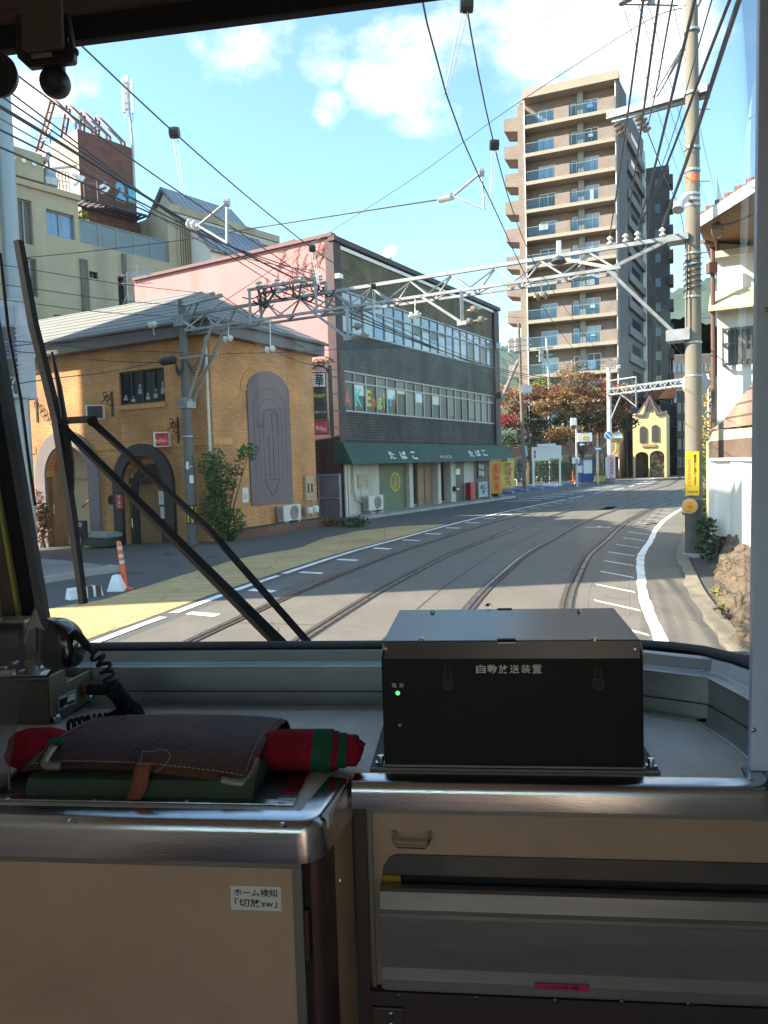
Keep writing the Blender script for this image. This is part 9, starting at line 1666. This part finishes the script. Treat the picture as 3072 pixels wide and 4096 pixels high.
def lay(pts,w0,m,nm,par,n=8,lift=.003):
    P = spline([on_flap('I',x,y,lift) for x,y in pts],n); mb = TB(); mb.tube(P,w0,5); return mb.build(nm,m,par,smooth=True)
mb = TB()
for u0,u1,v0,v1 in ((.0+.03,.03,.12,.93),(.97,.97,.05,.93),(.03,.97,.95,.95)):
    n = 46
    for i in range(n):
        a,b = i/n,(i+.6)/n; p = sat(u0+(u1-u0)*a,v0+(v1-v0)*a); p2 = sat(u0+(u1-u0)*b,v0+(v1-v0)*b); mb.bar(p+Vector((0,-.0006,.0012)),p2+Vector((0,-.0006,.0012)),.0011,.001)
loop = [(615,715),(650,705),(700,706),(738,715),(735,740),(700,785),(668,812)]; loop2 = [(615,715),(598,760),(595,800)]
for L_ in (loop,loop2):
    P = spline([on_flap('I',x,y,.0014) for x,y in L_],4)
    for a,b in list(zip(P,P[1:]))[::1]: mb.bar(a,a.lerp(b,.6),.0012,.001)
mb.build('stitching',m_stitch,flap)
mb = TB(); cm = [on_flap('I',240,690),on_flap('I',205,735),on_flap('I',192,765),on_flap('I',210,785),on_flap('I',270,800)]; mb.tube(spline(cm,6),[.0055]*25,6); mb.build('corner_guard',mat('old_brass',(.22,.18,.13),.45,.7,var=.25,scale=20),flap,smooth=True)
mb = TB(); cm = [on_flap('I',1108,740),on_flap('I',1100,790),on_flap('I',1070,835),on_flap('I',1020,848),on_flap('I',955,850)]; mb.tube(spline(cm,6),[.0050]*25,6); mb.build('corner_guard',MATS['old_brass'],flap,smooth=True)
mb = TB(); P = [on_flap('I',640,780,.004),on_flap('I',620,830,.006),tpt('I',600,870,yA-.010),tpt('I',575,915,yA-.012)]; P = spline(P,5); mb.strip([p+Vector((-.0115,0,0)) for p in P],[p+Vector((.0125,0,.001)) for p in P]); sp2 = mb.build('strap_tongue',mat('orange_leather',(.20,.055,.02),.5,var=.4,scale=25,bump=.4,bscale=200),sa,smooth=True); k = sp2.modifiers.new('solid','SOLIDIFY'); k.thickness = .005; k.offset = 1
# flags
fl = thing('rolled_flags','rolled red and green signal flags pushed through the leather satchel','flags',TW(-.45,1.13,CZ),-TA); m_fr = mat('flag_red',(.24,.011,.026),.95,var=.25,scale=22,bump=.6,bscale=60,spec=.1); m_fg = mat('flag_green',(.02,.09,.05),.95,var=.25,scale=22,bump=.6,bscale=60,spec=.1)
cy,czf = 1.108,z0+.0335
mb = TB(); xs = [(-.733,.004),(-.730,.018),(-.722,.028),(-.705,.034),(-.67,.035),(-.645,.028),(-.62,.021),(-.5,.020),(-.33,.020),(-.305,.029),(-.29,.0325),(-.231,.0325)]; n = 20
mb.add([Vector((x+.003*math.sin(3*t),cy+r_*math.cos(t)*1.05-.02*max(0,(-.6-x)*4),czf-.002+r_*math.sin(t)*.95)) for x,r_ in xs for t in [2*math.pi*i/n for i in range(n)]],[(j*n+i,j*n+(i+1) % n,(j+1)*n+(i+1) % n,(j+1)*n+i) for j in range(len(xs)-1) for i in range(n)]+[tuple(range(n))[::-1],tuple((len(xs)-1)*n+i for i in range(n))]); mb.build('red_cloth',m_fr,fl,smooth=True)
def layer(x0,x1,r_,m,nm,sq=.95):
    mb = TB(); xs = [(x0,r_),(x1-.003,r_*1.0),(x1,r_*.98),(x1-.0008,r_*.9)]; mb.add([Vector((x+.0025*math.sin(2*t+r_*90),cy+r2*math.cos(t)*1.05,czf-.002+r2*math.sin(t)*sq)) for x,r2 in xs for t in [2*math.pi*i/n for i in range(n)]],[(j*n+i,j*n+(i+1) % n,(j+1)*n+(i+1) % n,(j+1)*n+i) for j in range(3) for i in range(n)]+[tuple(3*n+i for i in range(n))]); return mb.build(nm,m,fl,smooth=True)
layer(-.236,-.205,.0334,m_fg,'green_cloth'); layer(-.23,-.197,.0305,m_fr,'red_cloth'); layer(-.22,-.184,.0275,m_fg,'green_cloth'); layer(-.21,-.168,.0250,m_fr,'red_cloth'); layer(-.2,-.163,.0170,m_fr,'red_cloth')
mb = TB(); mb.sphere((-.166,cy-.004,czf+.006),(.006,.012,.007),10,6); mb.sphere((-.160,cy-.01,czf+.012),(.006,.004,.004),8,6); mb.build('cloth_end',m_fr,fl,smooth=True); mb = TB(); mb.prism([tpt('I',x,y,1.05) for x,y in ((213,660),(255,655),(270,668),(235,690),(205,700),(195,690))],(0,.01,0)); mb.build('green_corner',m_fg,fl)
